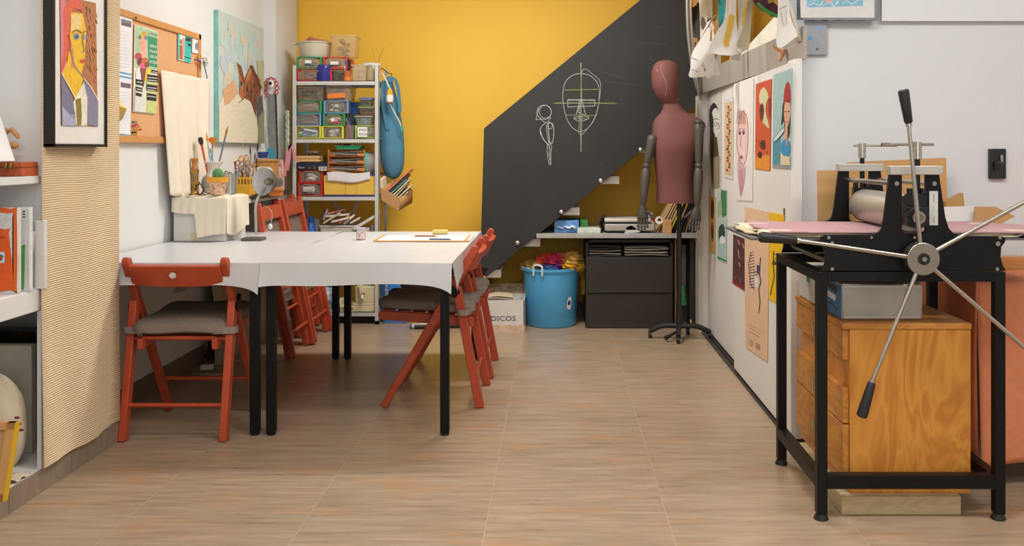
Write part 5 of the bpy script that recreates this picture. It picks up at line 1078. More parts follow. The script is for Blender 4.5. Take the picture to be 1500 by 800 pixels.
BB=M('#2b2a28',.75,var=.16,scale=3.5); MB().prism([at(a,b,YB) for a,b in outline],(0,.02,0)).build('board_panel',BB,parent=t,bevel=.002)
p=Pic(planeY(YB-.0005),(0,-1,0)); p.k=1; S2=2.857
def C2(*pts): return [(690+x/S2,y/S2) for x,y in pts]
CH=M('#a9aaa6',.95,var=.4,scale=150); CY_=M('#8f9160',.95,var=.4,scale=150)
def ch(pts,w=.8,m=CH): p.line(C2(*pts),w,'#fff',mat=m)
egg=shapely([(460,308),(500,318),(532,355),(536,420),(520,490),(490,535),(455,550),(420,530),(395,480),(384,410),(392,350),(420,318)],5); egg.append(egg[0]); ch(egg,.8)
ch([(x+2,y-2) for x,y in shapely([(460,306),(510,315),(539,350),(533,430),(515,495),(485,540),(455,548)],4)][:24],.6)
ch([(460,262),(461,310),(460,420),(459,560),(461,635)],1.0,CY_); ch([(458,265),(463,400),(457,570)],.8,CY_); ch([(465,480),(459,635)],.5)
ch([(345,433),(460,431),(610,434)],.8,CY_); ch([(350,430),(600,431)],.5,CY_); ch([(392,377),(530,374)],.9,CY_); ch([(397,481),(525,484)],.8,CY_)
ch([(405,417),(518,418),(519,443),(405,448),(405,417)],.9); ch([(408,420),(516,421)],.7); ch([(410,432),(515,430)],.6)
ch([(458,415),(440,480)],.9); ch([(462,415),(480,480)],.9); ch([(456,420),(448,470),(478,482)],.6)
ch(shapely([(430,492),(460,488),(494,490),(478,503),(455,507),(438,502)],3)+[(430,492)],.8); ch([(430,497),(494,498)],.6); ch([(456,440),(450,560)],.6)
hd=[(306+30*math.cos(a),470+30*math.sin(a)) for a in [2*PI*k/22 for k in range(23)]]; ch(hd,.9); ch([(311+25*math.cos(a),468+27*math.sin(a)) for a in [2*PI*k/22 for k in range(23)]],.7)
ch([(284,450),(276,480),(272,502),(290,498),(300,506),(310,512)],.8); ch([(335,490),(325,505),(318,515)],.8)
ch(shapely([(320,512),(342,520),(346,560),(340,598),(326,605),(305,585),(290,555),(292,535),(305,520)],4)+[(320,512)],1.0); ch([(322,515),(325,560),(330,600),(342,597)],1.2)
ch([(331+10*math.cos(a),527+12*math.sin(a)) for a in [2*PI*k/14 for k in range(15)]],.9); ch([(315,520),(318,560),(326,600)],.8); ch([(288,540),(300,580),(324,608)],1.1)
ch([(320,605),(318,640),(326,688),(334,690),(334,640),(338,608)],.8); ch([(328,605),(330,690)],.7); ch([(320,612),(336,625),(322,645),(332,660)],.6); ch([(326,668),(334,668)],.7)
p.build('chalk_drawing',parent=t)
FB=M('#454543',.9,var=.2,scale=30)
for (a,b,c,d) in ((545,300,640,330),(560,340,700,360),(700,180,820,190),(560,420,640,440),(760,120,860,100),(540,680,560,700)):
    p=Pic(planeY(YB-.0004),(0,-1,0)); p.k=.5; p.line(C2((a,b),((a+c)/2,(b+d)/2-3),(c,d)),.8,'#fff',mat=FB); p.build('chalk_smudge',parent=t)
for (a,b) in ((938.5,219.5),(880,265),(822,310.5),(758,355.5)):
    q=at(a,b,YB); o=MB().lathe([(.014,0),(.014,.018),(.011,.02),(.001,.02)],q,ax=(0,-1,0),seg=18).build('steel_bolt',M('#c9c5bc',.25,metal=.8),parent=t)
# worktop under the stairs
zt=.655; wy0=6.30
t=T('grey_worktop','grey worktop on dark legs beneath the stairs at the back','table',(.5,6.6,0))
x0,x1=at(792,0,wy0).x,at(1021,0,wy0).x
MB().bx(x0-.03,x1,wy0,6.96,zt-.028,zt).build('worktop',M('#a8a6a1',.45),parent=t,bevel=.002)
MB().bx(at(868,0,6.45).x-.05,at(868,0,6.45).x-.02,6.45,6.9,0,zt-.03).build('leg',M('#2e2622',.6),parent=t); MB().bx(x1-.035,x1-.005,6.38,6.9,0,zt-.03).build('leg',M('#2e2622',.6),parent=t)
# dark cabinet
t=T('dark_cabinet','dark brown two-drawer cabinet with stuffed open top under the worktop','cabinet',(.4,6.5,0))
D=M('#2a221d',.5,kind='noise',var=.15,scale=6,stretch=(1,1,14)); cx0,cx1=at(858,0,6.36).x,at(986,0,6.36).x
MB().bx(cx0,cx0+.018,6.37,6.86,0,.61).bx(cx1-.018,cx1,6.37,6.86,0,.61).bx(cx0,cx1,6.84,6.86,0,.61).bx(cx0,cx1,6.38,6.84,0,.02).bx(cx0,cx1,6.37,6.86,.592,.61).bx(cx0+.018,cx1-.018,6.38,6.84,.485,.497).build('carcass',M('#251f1b',.6),parent=t)
MB().bx(cx0+.004,cx1-.004,6.345,6.37,.245,.492).build('drawer',D,parent=t,bevel=.002); MB().bx(cx0+.004,cx1-.004,6.355,6.37,.004,.24).build('drawer',D,parent=t,bevel=.002)
r6=random.Random(9)
for i in range(9):
    xa=cx0+.025 if i%2==0 else cx0+.27; w=.22 if i%2==0 else .3; zz=.499+.0085*i
    MB().grid(lambda u,v,i=i:(xa+w*u,6.36+.3*v-.01*r6.random(),zz+.008*math.sin(u*3+i)*(u-.3)),10,3).build('paper_folder',M(r6.choice(['#8f8a80','#b5b0a6','#6f6a62','#c9c4b8','#3a3632']),.6),label='grey paper folder stuffed in the open top of the dark cabinet',cat='folder',group='folders in the dark cabinet',solid=.005)
MB().prism([at(915,342,6.38),at(938,340,6.38),at(925,330,6.38),at(918,333,6.38)],(0,.05,.01)).build('torn_paper',M('#cfcdc8',.7),label='pale torn sheet poking up in the open top of the dark cabinet',cat='paper')
MB().tube(smooth_path([tuple(at(a,b,6.36)) for a,b in ((906,346),(912,342),(918,347),(924,343),(926,348))],3),.008,seg=6).build('black_cable',M('#151414'),label='black cable bundle between folders in the dark cabinet',cat='cable')
# things on the worktop
zw=zt+.0005
def flat(nm,px0,px1,pt,col,lab,y=6.4,d=.25,cat='box',v=.1,bev=.003,base=None): MB().bx(at(px0,0,y).x,at(px1,0,y).x,y,y+d,base or zw,H-(pt-CY)*y/F).build(nm,M(col,.5,var=v,scale=20),label=lab,cat=cat,bevel=bev)
flat('light_blue_box',812,848,323,'#5f93c9','light blue box with white papers at the left of the worktop',v=.3)
flat('green_box',850,861,321.5,'#5fae5e','small green box behind the light blue one on the worktop',y=6.5,d=.12)
flat('purple_booklet',838,861,321,'#5c4a8a','purple booklet behind the blue box on the worktop',y=6.63,d=.1)
MB().grid(lambda u,v:(at(815,0,6.37).x+.13*u+.02*v,6.37+.02*math.sin(u*5)+.1*v,H-(329-CY)*6.4/F-.02+.035*math.sin(u*3)*v+.006*math.sin(u*17)),18,8).build('crumpled_paper',M('#d5dbe0',.7),label='crumpled white paper lying on the light blue box',cat='paper',solid=.002)
flat('open_white_book',846,880,334.5,'#d3d8c9','flat open white booklet beside the light blue box',y=6.36,d=.2,v=.15)
t=T('grey_printer','long grey flatbed machine with pale lid on the worktop','printer',(at(920,0,6.4).x,6.4,zt))
x0,x1=at(886,0,6.36).x,at(960,0,6.36).x
MB().bx(x0,x1,6.38,6.7,zw+.012,zw+.062).build('machine_body',M('#a8a49b',.4),parent=t,bevel=.01); MB().bx(x0,x1-.03,6.40,6.7,zw+.064,zw+.073).build('dark_gap',M('#1f1e1d',.5),parent=t); MB().bx(x0,x1-.03,6.39,6.7,zw+.075,zw+.098).build('pale_lid',M('#d2cec4',.4),parent=t,bevel=.006)
for xx in (x0+.04,x1-.04): MB().cyl((xx,6.42,zw),(xx,6.42,zw+.013),.012).build('rubber_foot',M('#1d1c1b'),parent=t)
MB().grid(lambda u,v:(x0-.035+.03*u+.008*math.sin(v*9),6.39+.1*u,zw+.004+.11*v+.006*math.sin(u*9+v*5)),6,14).build('dark_rag',M('#3a322c',.9),label='dark crumpled rag standing at the left end of the grey machine',cat='rag',solid=.01)
flat('small_tan_box',962,985,338,'#d2a46a','small tan wooden block box on the worktop beside the mannequin',y=6.33,d=.05) if False else flat('wooden_block',971,984,322,'#cf9f68','small tan wooden block on the worktop behind the mannequin pole',y=6.34,d=.05,cat='block')
q=at(965,322,6.37); t=T('paper_cup','white and red paper cup lying on its side on the worktop','cup',(q.x,6.37,zw))
MB().cyl(q+V((0,-.01,-.005)),q+V((-.02,.07,-.02)),.024,.018,seg=20).build('cup_body',M('#c4373a',.4),parent=t); MB().cyl(q+V((0,-.016,-.002)),q+V((0,-.01,-.004)),.027,seg=20).build('cup_rim',M('#e4dccb',.4),parent=t); MB().cyl(q+V((.003,-.018,-.002)),q+V((.003,-.015,-.002)),.014,seg=14).build('dark_contents',M('#6a2a22'),parent=t)
MB().tube([at(956,314,6.4),at(950,310,6.4),at(952,322,6.4),at(958,328,6.4)],.01,seg=6).build('white_rag',M('#a9a49b'),label='grey crumpled tissue beside the red cup on the worktop',cat='tissue')
# slanted boards, books leaning
cols=[('#cfa877',972,'tan card leaning leftmost in the slanted row'),('#d9b688',976,'light tan card, second in the slanted row'),('#c39b68',980,'brown card, third in the slanted row'),('#e0c08f',984,'pale card, fourth in the slanted row'),('#d9c42c',989,'yellow folder in the slanted row behind the mannequin'),('#171514',994,'black folder in the slanted row right of the yellow one'),('#c9955a',998,'orange-tan card between black folders'),('#121110',1002,'thick black folder in the slanted row'),('#1a1817',1006,'second thick black folder near the row end'),('#a06c3c',1009,'brown card near the right wall'),('#14110f',1013,'rightmost black folder by the door frame')]
for i,(cc,px,lb) in enumerate(cols):
    y=6.42; xb=at(962+i*4.6,0,y).x; xt=at(985+i*3.6,0,y).x; h=.21; w=.013 if 'thick' in lb else .010
    MB().prism([(xb,y,zw),(xb+w,y,zw),(min(xt,.955)+w,y,zw+h),(min(xt,.955),y,zw+h)],(0,.3,0)).build('leaning_folder',M(cc,.6),label=lb,cat='folder',group='slanted folders on the worktop')
# under the worktop right: leaning boards
def lb_(px0,px1,pt,pb,col,lab,nm,y,t_=.012): MB().bx(at(px0,0,y).x,at(px1,0,y).x,y,y+.3,0.001,H-(pt-CY)*y/F).build(nm,M(col,.5,var=.1),label=lab,cat='board')
lb_(988.5,990.5,350,480,'#b98a52','thin wooden board edge right of the dark cabinet','thin_board',6.42)
lb_(999,1011,359,480,'#9d9c90','pale grey board standing under the worktop','grey_board',6.6)
lb_(1012.5,1015,352,480,'#1b1c28','thin black board under the worktop','black_board',6.42); lb_(1015.3,1019,360,480,'#3a329c','violet blue board standing under the worktop by the wall','violet_board',6.42)
lb_(1019.2,1020.6,357,480,'#c0813a','narrow orange wooden board by the door frame','orange_board',6.42)
t=T('patterned_bag','green and black patterned bag hanging under the worktop behind the pole','bag',(at(1002,0,6.42).x,6.42,.02))
def bg(u,v):
    a=u*2*PI; w=.045*math.sin(PI*(.1+.85*v))**.5; return (at(1003,0,6.45).x+w*math.cos(a)*(1+.1*math.sin(4*a)),6.47+w*.8*math.sin(a),.003+.27*v)
MB().grid(bg,24,14).build('bag_body',M('#171614',.6,var=.9,scale=22,col2='#39372f'),parent=t)
def bh(u,v):
    a=u*2*PI; w=.035*(1-v*.5); return (at(1000,0,6.4).x+w*math.cos(a),6.43+w*.6*math.sin(a),.15+.14*v)
MB().grid(bh,18,8).build('green_top',M('#4d9a2c',.6,var=.6,scale=30,col2='#1c6b62'),parent=t)
MB().tube([at(1013,462,6.4),at(1012,470,6.38),at(1014,483,6.36)],.006).build('wooden_stick',M('#cfae6a'),label='short wooden stick propped by the patterned bag',cat='stick')
MB().tube(smooth_path([tuple(at(a,b,6.4)) for a,b in ((990,425),(993,450),(995,462),(993,478))],3),.004,seg=6).build('hanging_yellow_string',M('#b9952c'),label='yellow cord hanging beside the mannequin pole',cat='cord')
# ---------------------------------------------------------------- blue bin with clothes
bxc,byc=at(807,0,6.45).x,6.52; t=T('blue_bucket','large light blue plastic tub heaped with coloured rags','bucket',(bxc,byc,0))
MB().lathe([(.001,.002),(.172,.002),(.178,.01),(.198,.385),(.208,.39),(.208,.408),(.194,.408),(.172,.02),(.001,.014)],(bxc,byc,0),seg=48).build('bucket_body',M('#52a8dc',.35,var=.05),parent=t)
for sg in (-1,1):
    a0=-PI/2+(.45*sg if sg<0 else PI-.1); q=[(bxc+(.2+.015*0)*math.cos(a0+d)*1.04,byc+.2*math.sin(a0+d)*1.04,z_) for d,z_ in ((-.16,.37),(-.16,.41),(-.12,.435),(.12,.435),(.16,.41),(.16,.37))]
    MB().tube(smooth_path(q,3),.007,seg=8).build('bucket_handle',M('#d8d8d4',.4),parent=t)
    for d in (-.16,.16): MB().ball((bxc+.208*math.cos(a0+d),byc+.208*math.sin(a0+d),.365),.009,8,6).build('handle_rivet',M('#c9c6bd',.3,metal=.6),parent=t)
aa=-PI/2+.72
def onb(a,b): # label on the curved wall
    th=aa+a; r=.186+.02*(b-.1)/.38+.0035; return V((bxc+r*math.cos(th),byc+r*math.sin(th),b))
mb=MB().mat(M('#e6e6e2',.5)); mb.add([onb(x*.1,.17+y*.042) for x,y in shapely([(-.9,-.8),(.5,-1),(1,-.1),(.8,.9),(-.4,1),(-1,.3)],3)],[list(range(18))])
mb.mat(M('#223a6e',.5)); mb.add([onb(x*.08,.172+y*.026)+V((0,-.001,0)) for x,y in shapely([(-.9,-.3),(.3,-.6),(.9,.0),(.3,.7),(-.5,.6)],3)],[list(range(15))])
mb.build('round_label',parent=t,fixn=False)
rag=[('#d9a01e','yellow rag at the front right of the blue tub',835,384,.09,.035),('#b32a4a','crimson rag in the middle of the blue tub',815,378,.10,.045),('#a3823a','mustard cloth at the left of the blue tub',780,384,.09,.03),('#b58a3f','tan fabric at the back right of the blue tub',838,377,.09,.05),('#6a2f7c','purple rag among the rags of the blue tub',820,384,.06,.03),('#c43a2a','red rag heaped on the blue tub',800,378,.08,.045),('#2e4f8c','navy blue rag at the rim of the blue tub',806,388,.09,.022),('#d9b13a','golden cloth scrap at the right rim of the blue tub',848,386,.05,.03),('#c9c2a8','cream rag edge at the left of the blue tub',772,388,.05,.02)]
for i,(cc,lb,px,py,w,h) in enumerate(rag):
    q=at(px,py,6.44+.03*(i%3)); q.z=max(q.z-.02,.395)
    def f(u,v,i=i):
        a=u*2*PI; b=v*PI; n=1+.18*math.sin(3*a+i*2)+.14*math.sin(7*a+5*b+i)+.1*math.sin(11*b+i*3+2*a); r=math.sin(b)
        return (q.x+w*.8*r*math.cos(a)*n,q.y+.07*r*math.sin(a)*n,q.z-h*math.cos(b)*n)
    MB().grid(f,30,16).build('folded_rag',M(cc,.9,var=.2,scale=22,bump=.3),label=lb,cat='rag',group='rags in the blue tub')
MB().bx(at(852,0,6.5).x,at(858,0,6.5).x,6.58,6.6,.2,.44).build('hanging_yellow_cloth',M('#b5953a',.9),label='dull yellow cloth strip between the blue tub and the dark cabinet',cat='cloth')
# ---------------------------------------------------------------- cardboard box of papers
x0,x1,y0_=at(690,0,6.22).x,at(768,0,6.22).x,6.22; t=T('open_paper_box','white open cardboard box with dark handwriting on its front','box',((x0+x1)/2,6.35,0))
BXM=M('#d9d6cf',.7,var=.04); h=.215
MB().bx(x0,x1,y0_,y0_+.005,0,h).bx(x0,x1,y0_+.3,y0_+.305,0,h+.0).bx(x0,x0+.005,y0_,y0_+.3,0,h).bx(x1-.005,x1,y0_,y0_+.3,0,h).bx(x0,x1,y0_,y0_+.3,0,.005).build('box_body',BXM,parent=t)
MB().bx(x0-.001,x1+.001,y0_-.002,y0_+.302,0.0005,.05).build('box_base_band',M('#c9a384',.7,var=.35,scale=40,col2='#dccbb8'),parent=t)
MB().prism([(x0,y0_+.3,h),(x1,y0_+.3,h),(x1-.02,y0_+.38,h+.06),(x0+.02,y0_+.38,h+.06)],(0,.004,0)).build('box_flap',M('#b0977c',.7,var=.4,scale=50),parent=t)
p=Pic(planeY(y0_-.0015),(0,-1,0)); p.k=1; p.text(718.5,470,7.2,'DICOS','#3a3a3c',w=37); p.build('handwriting',parent=t)
for i,(a,b,zz,lb) in enumerate(((704,754,.21,'cream sheet of paper lying in the open white box'),(712,752,.222,'beige folded paper on top in the open white box'))):
    xa,xb=at(a,0,6.3).x,at(b,0,6.3).x; MB().grid(lambda u,v:(xa+(xb-xa)*u,6.26+.16*v,zz+.012*u+.01*math.sin(u*4)+.004*v),12,6).build('paper_sheet',M(['#d2c8b5','#c9b796'][i],.8),label=lb,cat='paper',group='papers in the open white box',solid=.003)
MB().prism([at(753,445,6.3),at(765,446,6.3),at(759,433,6.3),at(756,434,6.3)],(0,.05,-.02)).build('paper_cone',M('#cfd2d0',.7),label='pale folded paper corner sticking up in the open white box',cat='paper')
# patterned cloth on the far chair back
t=T('patterned_scarf','black scarf with yellow flowers and grey fur knot hung on the second right chair','scarf',at(711,440,5.5))
def sf(u,v):
    a=u*2*PI; w=.05*(1+.3*math.sin(v*7)); return (at(704.5,0,5.45).x+w*.62*math.cos(a)*(1+.15*math.sin(4*a+9*v)),5.44+.03*math.sin(a),.40+.13*v)
MB().grid(sf,26,16).build('scarf_cloth',M('#17161a',.8,var=.9,scale=28,col2='#1d1c22'),parent=t)
for (a,b,cc) in ((703,402,'#c9a42c'),(708,408,'#d8c47a'),(712,414,'#c98f2a'),(706,418,'#b9a04a')): q=at(a,b,5.40); MB().ball((q.x,5.405,q.z),(.016,.008,.016),8,6).build('yellow_flower',M(cc,.7),parent=t)
q=at(705,427,5.39); MB().ball(q,(.035,.025,.03),14,10).ball(q+V((.02,-.005,.025)),(.018,.016,.016)).build('grey_knot',M('#b8b2a6',.95,var=.25,scale=50,bump=.5),parent=t)
# ================================================================ MANNEQUIN
my=6.0; t=T('mannequin','dusky pink headed mannequin torso with grey wooden arms on a black stand','mannequin',(at(995,0,my).x,my,0))
PK=M('#70433e',.75,var=.09,scale=7,bump=.1); WG=M('#4c453e',.5,var=.2,scale=20,stretch=(1,1,.2),kind='noise')
sec=[(150.5,972,994.5,.043,0),(154,971.5,996.5,.046,0),(160,970.5,1001,.05,.0),(166,967,1008,.056,0),(171,962,1018,.066,0),(176,958.5,1027,.076,0),(183,956,1031,.084,-.003),(192,955.5,1031.5,.09,-.006),(203,955.5,1027,.098,-.01),(216,956,1022,.104,-.012),(232,957.5,1019,.102,-.008),(250,960,1016.5,.096,-.004),(268,962,1015.5,.096,0),(285,962,1016,.099,0),(297,961.5,1017,.1,0)]
sec=smooth_path(sec,3); R_=[]
for (py,xl,xr,dp,oy) in sec:
    a_,b_=at(xl,py,my),at(xr,py,my); cx=(a_.x+b_.x)/2; w=(b_.x-a_.x)/2; ring=[]
    for k in range(36):
        q=2*PI*k/36; c_,s_=math.cos(q),math.sin(q); e=.85; 
        ring.append((cx+w*(abs(c_)**e)*(1 if c_>0 else -1),my+oy+dp*(abs(s_)**e)*(1 if s_>0 else -1),a_.z))
    R_.append(ring)
MB().rings(R_[::-1]).build('torso',PK,parent=t,smooth=60)
MB().tube([(p_[0],p_[1],p_[2]) for p_ in [(at(984,0,my).x+.0505*math.cos(a),my+.0455*math.sin(a),at(984,149.5,my).z+.018*math.cos(a)) for a in [2*PI*k/24 for k in range(24)]]],.0015,seg=4,close=True).build('neck_seam',M('#b98f86',.8),parent=t)
# head: tilted egg
hs=[(88.3,970,980,.018),(91,962,988,.05),(97,957,993,.072),(106,954.3,994.8,.087),(116,954.3,995,.093),(126,955.5,994.5,.092),(135,958.5,993.5,.084),(142,962.5,992.5,.074),(147,966.5,992.5,.062),(151,970,993.5,.05),(154,975,994,.03)]
hs=smooth_path(hs,3); R_=[]
for (py,xl,xr,dp) in hs:
    a_,b_=at(xl,py,my),at(xr,py,my); cx=(a_.x+b_.x)/2; w=(b_.x-a_.x)/2; R_.append([(cx+w*math.cos(q),my+.0+dp*math.sin(q)-.015*(1 if False else 0),a_.z) for q in [2*PI*k/32 for k in range(32)]])
MB().rings(R_[::-1]).build('head',PK,parent=t,smooth=80)
mb=MB(); 
for pts in ([(971,92),(968,103),(974,116),(977,128),(974,140)],[(961,101),(964,105)],[(969,95),(972,98),(970,101)]):
    out=[]
    for (a,b) in pts:
        # place on head surface facing the camera
        row=min(hs,key=lambda r:abs(r[0]-b)); cxp=(row[1]+row[2])/2; hw=(row[2]-row[1])/2; k=max(0,1-((a-cxp)/hw)**2)**.5; out.append(tuple(at(a,b,my-row[3]*k-.001)))
    mb.tube(smooth_path(out,3) if len(out)>2 else out,.0012,seg=4)
mb.build('head_scratch',M('#c79a92',.8),parent=t)
mb=MB()
for pts in ([(984,228),(989,224)],[(988,226),(992,220)],[(991,222),(996,217)],[(1003,200),(1004,208)],[(1001,198),(1005,199)]):
    mb.tube([tuple(at(a,b,my-.105 if a<1000 else my-.092)) for a,b in pts],.0015,seg=4)
mb.build('torso_scratch',M('#b98880',.8),parent=t)
for (px,py) in ((1024,187),):
    q=at(px,py,my-.05); MB().tube([q+V((.034*math.cos(a),-.035,.045*math.sin(a)-.0)) for a in [PI*k/12 for k in range(13)]],.004,seg=6).build('armhole_seam',M('#7c4543',.8),parent=t)
def arm(pts,hand,label,sgn):
    (sx_,sy_),(ex,ey),(wx,wy)=pts; y0=my-.05 if sgn>0 else my-.085
    S_,E,W_=at(sx_,sy_,y0),at(ex,ey,y0-.01),at(wx,wy,y0-.03)
    o=MB(); d=(E-S_)
    ua=MB().tube([S_-d*.05,S_,S_+d*.15,S_+d*.5,S_+d*.85,S_+d*.93],[.016,.030,.032,.029,.025,.02],seg=18).build('upper_arm',WG,parent=t,smooth=60)
    MB().ball(E,.024,16,10).build('elbow_joint',M('#4a433c',.5),parent=t)
    d=W_-E; MB().tube([E+d*.06,E+d*.12,E+d*.35,E+d*.7,E+d*.93,E+d*.97],[.02,.027,.031,.025,.02,.016],seg=18).build('forearm',WG,parent=t,smooth=60)
    MB().ball(W_,.016,14,8).build('wrist_joint',M('#4a433c',.5),parent=t)
    # hand: palm and five jointed fingers
    K,fing=hand; dd=(at(K[0],K[1],y0-.04)-W_); L=dd.length; dd.normalize(); side=V((sgn,0,0)); side=(side-dd*side.dot(dd)).normalized(); nrm=dd.cross(side)
    sc=[(.0,.017,.013),(.25,.026,.016),(.6,.035,.017),(.9,.037,.015),(1.0,.034,.012)]
    palm=MB().rings([[W_+dd*(L*f)+side*(w*math.cos(q))+nrm*(dp*math.sin(q)) for q in [2*PI*k/18 for k in range(18)]] for f,w,dp in sc])
    palm.build('hand_palm',M('#423c37',.45),parent=t,smooth=60)
    for j,(off,ln,c1_,c2_) in enumerate(fing):
        base=W_+dd*L*.97+side*off if j<4 else W_+dd*L*.35+side*off
        dr=dd if j<4 else (dd*.75+side*math.copysign(.65,off)).normalized()
        pts_=[base]; cur=base; fw=V((0,-1,0)); 
        for k,seg in enumerate((.44,.31,.25)):
            ang=(c1_,c2_,c2_+.35)[k]; v_=(dr*math.cos(ang)+fw*math.sin(ang)*.9+side*(off*1.6 if j<4 else 0)*(1 if k==0 else .3)).normalized(); cur=cur+v_*ln*seg; pts_.append(cur)
        mb=MB()
        for k in range(3):
            a_,b_=pts_[k],pts_[k+1]; rr=(.0095,.0085,.0075)[k]; mb.tube([a_,a_+(b_-a_)*.15,a_+(b_-a_)*.85,b_],[rr*.75,rr,rr*.92,rr*.62],seg=10)
        mb.build('thumb' if j==4 else 'finger',M('#423c37',.45),parent=t,smooth=60)
arm([(956,200),(947,243),(941.5,302)],((941.5,322),[(-.027,.072,.15,.35),(-.009,.08,.2,.5),(.009,.078,.25,.6),(.026,.065,.3,.7),(.028,.07,.2,.3)]),'left',1)
arm([(1023.5,183),(1023.5,243),(1021,304)],((1018,324),[(.027,.07,.15,.3),(.009,.08,.2,.4),(-.009,.076,.25,.45),(-.026,.062,.3,.5),(.03,.07,.2,.3)]),'right',-1)
sh_=at(1023.5,179,my-.085); MB().ball(sh_,(.03,.03,.02),16,8).build('shoulder_cap',WG,parent=t)
sxp=at(995,0,my).x; BK=M('#1a1918',.4)
MB().cyl((sxp,my,.11),(sxp,my,at(0,297,my).z+.01),.0155,seg=20).build('stand_pole',BK,parent=t); MB().cyl((sxp,my,.0695),(sxp,my,.185),.022,.02,seg=20).build('pole_collar',BK,parent=t)
for ang,L in ((-1.75,.15),(2.97,.19),(.0,.20),(1.1,.17),(-.12,.0)):
    if L==0: continue
    e=V((sxp+L*math.cos(ang),my+L*math.sin(ang)*1.0,0)); c_=V((sxp,my,.085)); m_=c_+(e-c_)*.55+V((0,0,.045))
    MB().tube(smooth_path([tuple(c_),tuple(m_),tuple(V((e.x,e.y,.045)))],5),[.017]*11,seg=10).build('stand_leg',BK,parent=t)
    MB().cyl((e.x-.01,e.y,.022),(e.x+.01,e.y,.022),.022,seg=18).cyl((e.x,e.y,.03),(e.x,e.y,.055),.009).build('caster',BK,parent=t)
MB().tube([(sxp-.02,my-.02,.05),(sxp-.07,my-.08,.035),(sxp-.1,my-.1,.025)],[.008,.01,.017],seg=10).build('foot_pedal',BK,parent=t)
# ================================================================ POSTERS ON THE SLIDING DOORS
def DR(X): return (lambda a,b: on(a,b,(X,0,0),(1,0,0))),(-1,0,0)
S5=3.6375
def D1(*pts): return [(1020+x/S5,110+y/S5) for x,y in pts]      # crop A
S6=3.077
def D2(*pts): return [(1020+x/S6,280+y/S6) for x,y in pts]      # crop B
def poster(name,X,base,col,label,cat='poster'):
    m,n=DR(X-.0035); p=Pic(m,n,th=.002); p.base(base,col); return p
XA,XB=.985,1.02
# far door: ink head, red flower strip, tan bird card, green print
p=poster(0,XB,D1((48,118),(132,88),(130,605),(80,600),(60,300)),'#c4bfb4',0)
p.poly(D1(*shapely([(70,190),(90,148),(112,170),(118,230),(100,300),(95,420),(80,330),(72,280)],4)),'#262320'); p.poly(D1(*shapely([(84,200),(104,175),(126,215),(126,290),(108,320),(92,300),(92,240)],4)),'#d7d2c6')
p.line(D1((95,235),(108,232),(122,238)),.9,'#3a3733',up=False); p.ell(*D1((104,262))[0],2.6,3,'#57524a'); p.line(D1((118,250),(124,278),(112,290)),.8,'#3a3733'); p.ell(*D1((104,262))[0],1.8,2.2,'#d7d2c6')
p.poly(D1((72,290),(95,330),(110,330),(120,420),(118,560),(84,575),(76,440)),'#4b3e22'); p.poly(D1((90,440),(126,430),(124,600),(88,598)),'#8d8368')
p.build('ink_portrait_print',label='black ink portrait print with round glasses, farthest of the upper door prints',cat='print')
p=poster(0,XB,D1((150,130),(197,118),(194,555),(150,545)),'#d2cfc6',0); p.poly(D1((152,150),(193,138),(190,540),(152,528)),'#cdb48c')
for k in range(22):
    y=170+k*16; x=172+8*math.sin(k*1.7); p.ell(*D1((x,y))[0],1.5,1.9,['#c23a2a','#b8412f','#8a3a2a'][k%3],up=(k%4==0))
p.line(D1((170,165),(176,300),(170,420),(178,500)),.5,'#5a4a35'); p.build('red_flower_print',label='narrow tan print with a vertical row of red flowers on the far door',cat='print')
p=poster(0,XB,D1((70,640),(100,640),(98,800),(66,800)) and D2((55,22),(88,28),(86,282),(58,275)),'#cfa869',0)
p.poly(D2(*shapely([(72,32),(80,70),(78,110),(72,128),(66,110),(65,70)],4)),'#3a2c1c'); p.poly(D2(*shapely([(72,140),(78,180),(74,230),(68,200),(67,165)],4)),'#2f2a22'); p.ell(*D2((74,158))[0],1.4,1.8,'#b8352a')
p.build('two_birds_print',label='tan print of two dark birds, lowest left on the far door',cat='print')
p=poster(0,XB,D2((92,-15),(138,-5),(136,326),(95,308)),'#b9c3b4',0); p.poly(D2((112,-5),(136,0),(136,110),(116,120),(108,60)),'#3f7a4c'); p.poly(D2((95,50),(112,30),(118,100),(96,120)),'#8fae8c')
p.poly(D2((94,130),(136,140),(135,300),(96,292)),'#a9c0bc'); p.poly(D2(*shapely([(104,160),(122,150),(130,190),(122,230),(104,220),(100,190)],4)),'#2d3f3c'); p.line(D2((96,298),(136,316)),2.6,'#1b7f72'); p.ell(*D2((118,220))[0],4,6,'#dfe3de')
p.build('green_framed_print',label='green and grey print with a teal bottom stripe on the far door',cat='print')
# near door
p=poster(0,XA,D1((198,60),(305,20),(298,672),(215,668),(205,300)),'#dcd7d0',0)
F_=lambda pts:D1(*shapely(pts,4))
p.line(F_([(245,195),(228,250),(216,320),(220,400),(236,460),(258,470),(272,400),(276,300),(268,220)])+F_([(245,195),(228,250),(216,320)])[:1],1.3,'#b06a66'); p.poly(F_([(244,205),(230,260),(222,330),(226,400),(240,450),(254,455),(266,400),(270,300),(262,225)]),'#dcb6ab')
p.poly(F_([(236,300),(262,298),(266,400),(254,452),(240,450),(228,400)]),'#e0c4ba'); p.ell(*D1((232,308))[0],2.2,3.4,'#8a5f88'); p.ell(*D1((252,306))[0],2.2,3.6,'#8a5f88'); p.ell(*D1((232,310))[0],.9,1.5,'#3f2c50'); p.ell(*D1((252,308))[0],.9,1.5,'#3f2c50')
p.line(D1((242,320),(236,375),(242,385)),.8,'#a85a68'); p.ell(*D1((240,437))[0],2.6,2.6,'#b54a68'); p.line(D1((226,290),(238,286)),.8,'#7a4a50',up=False); p.line(D1((246,286),(260,290)),.8,'#7a4a50')
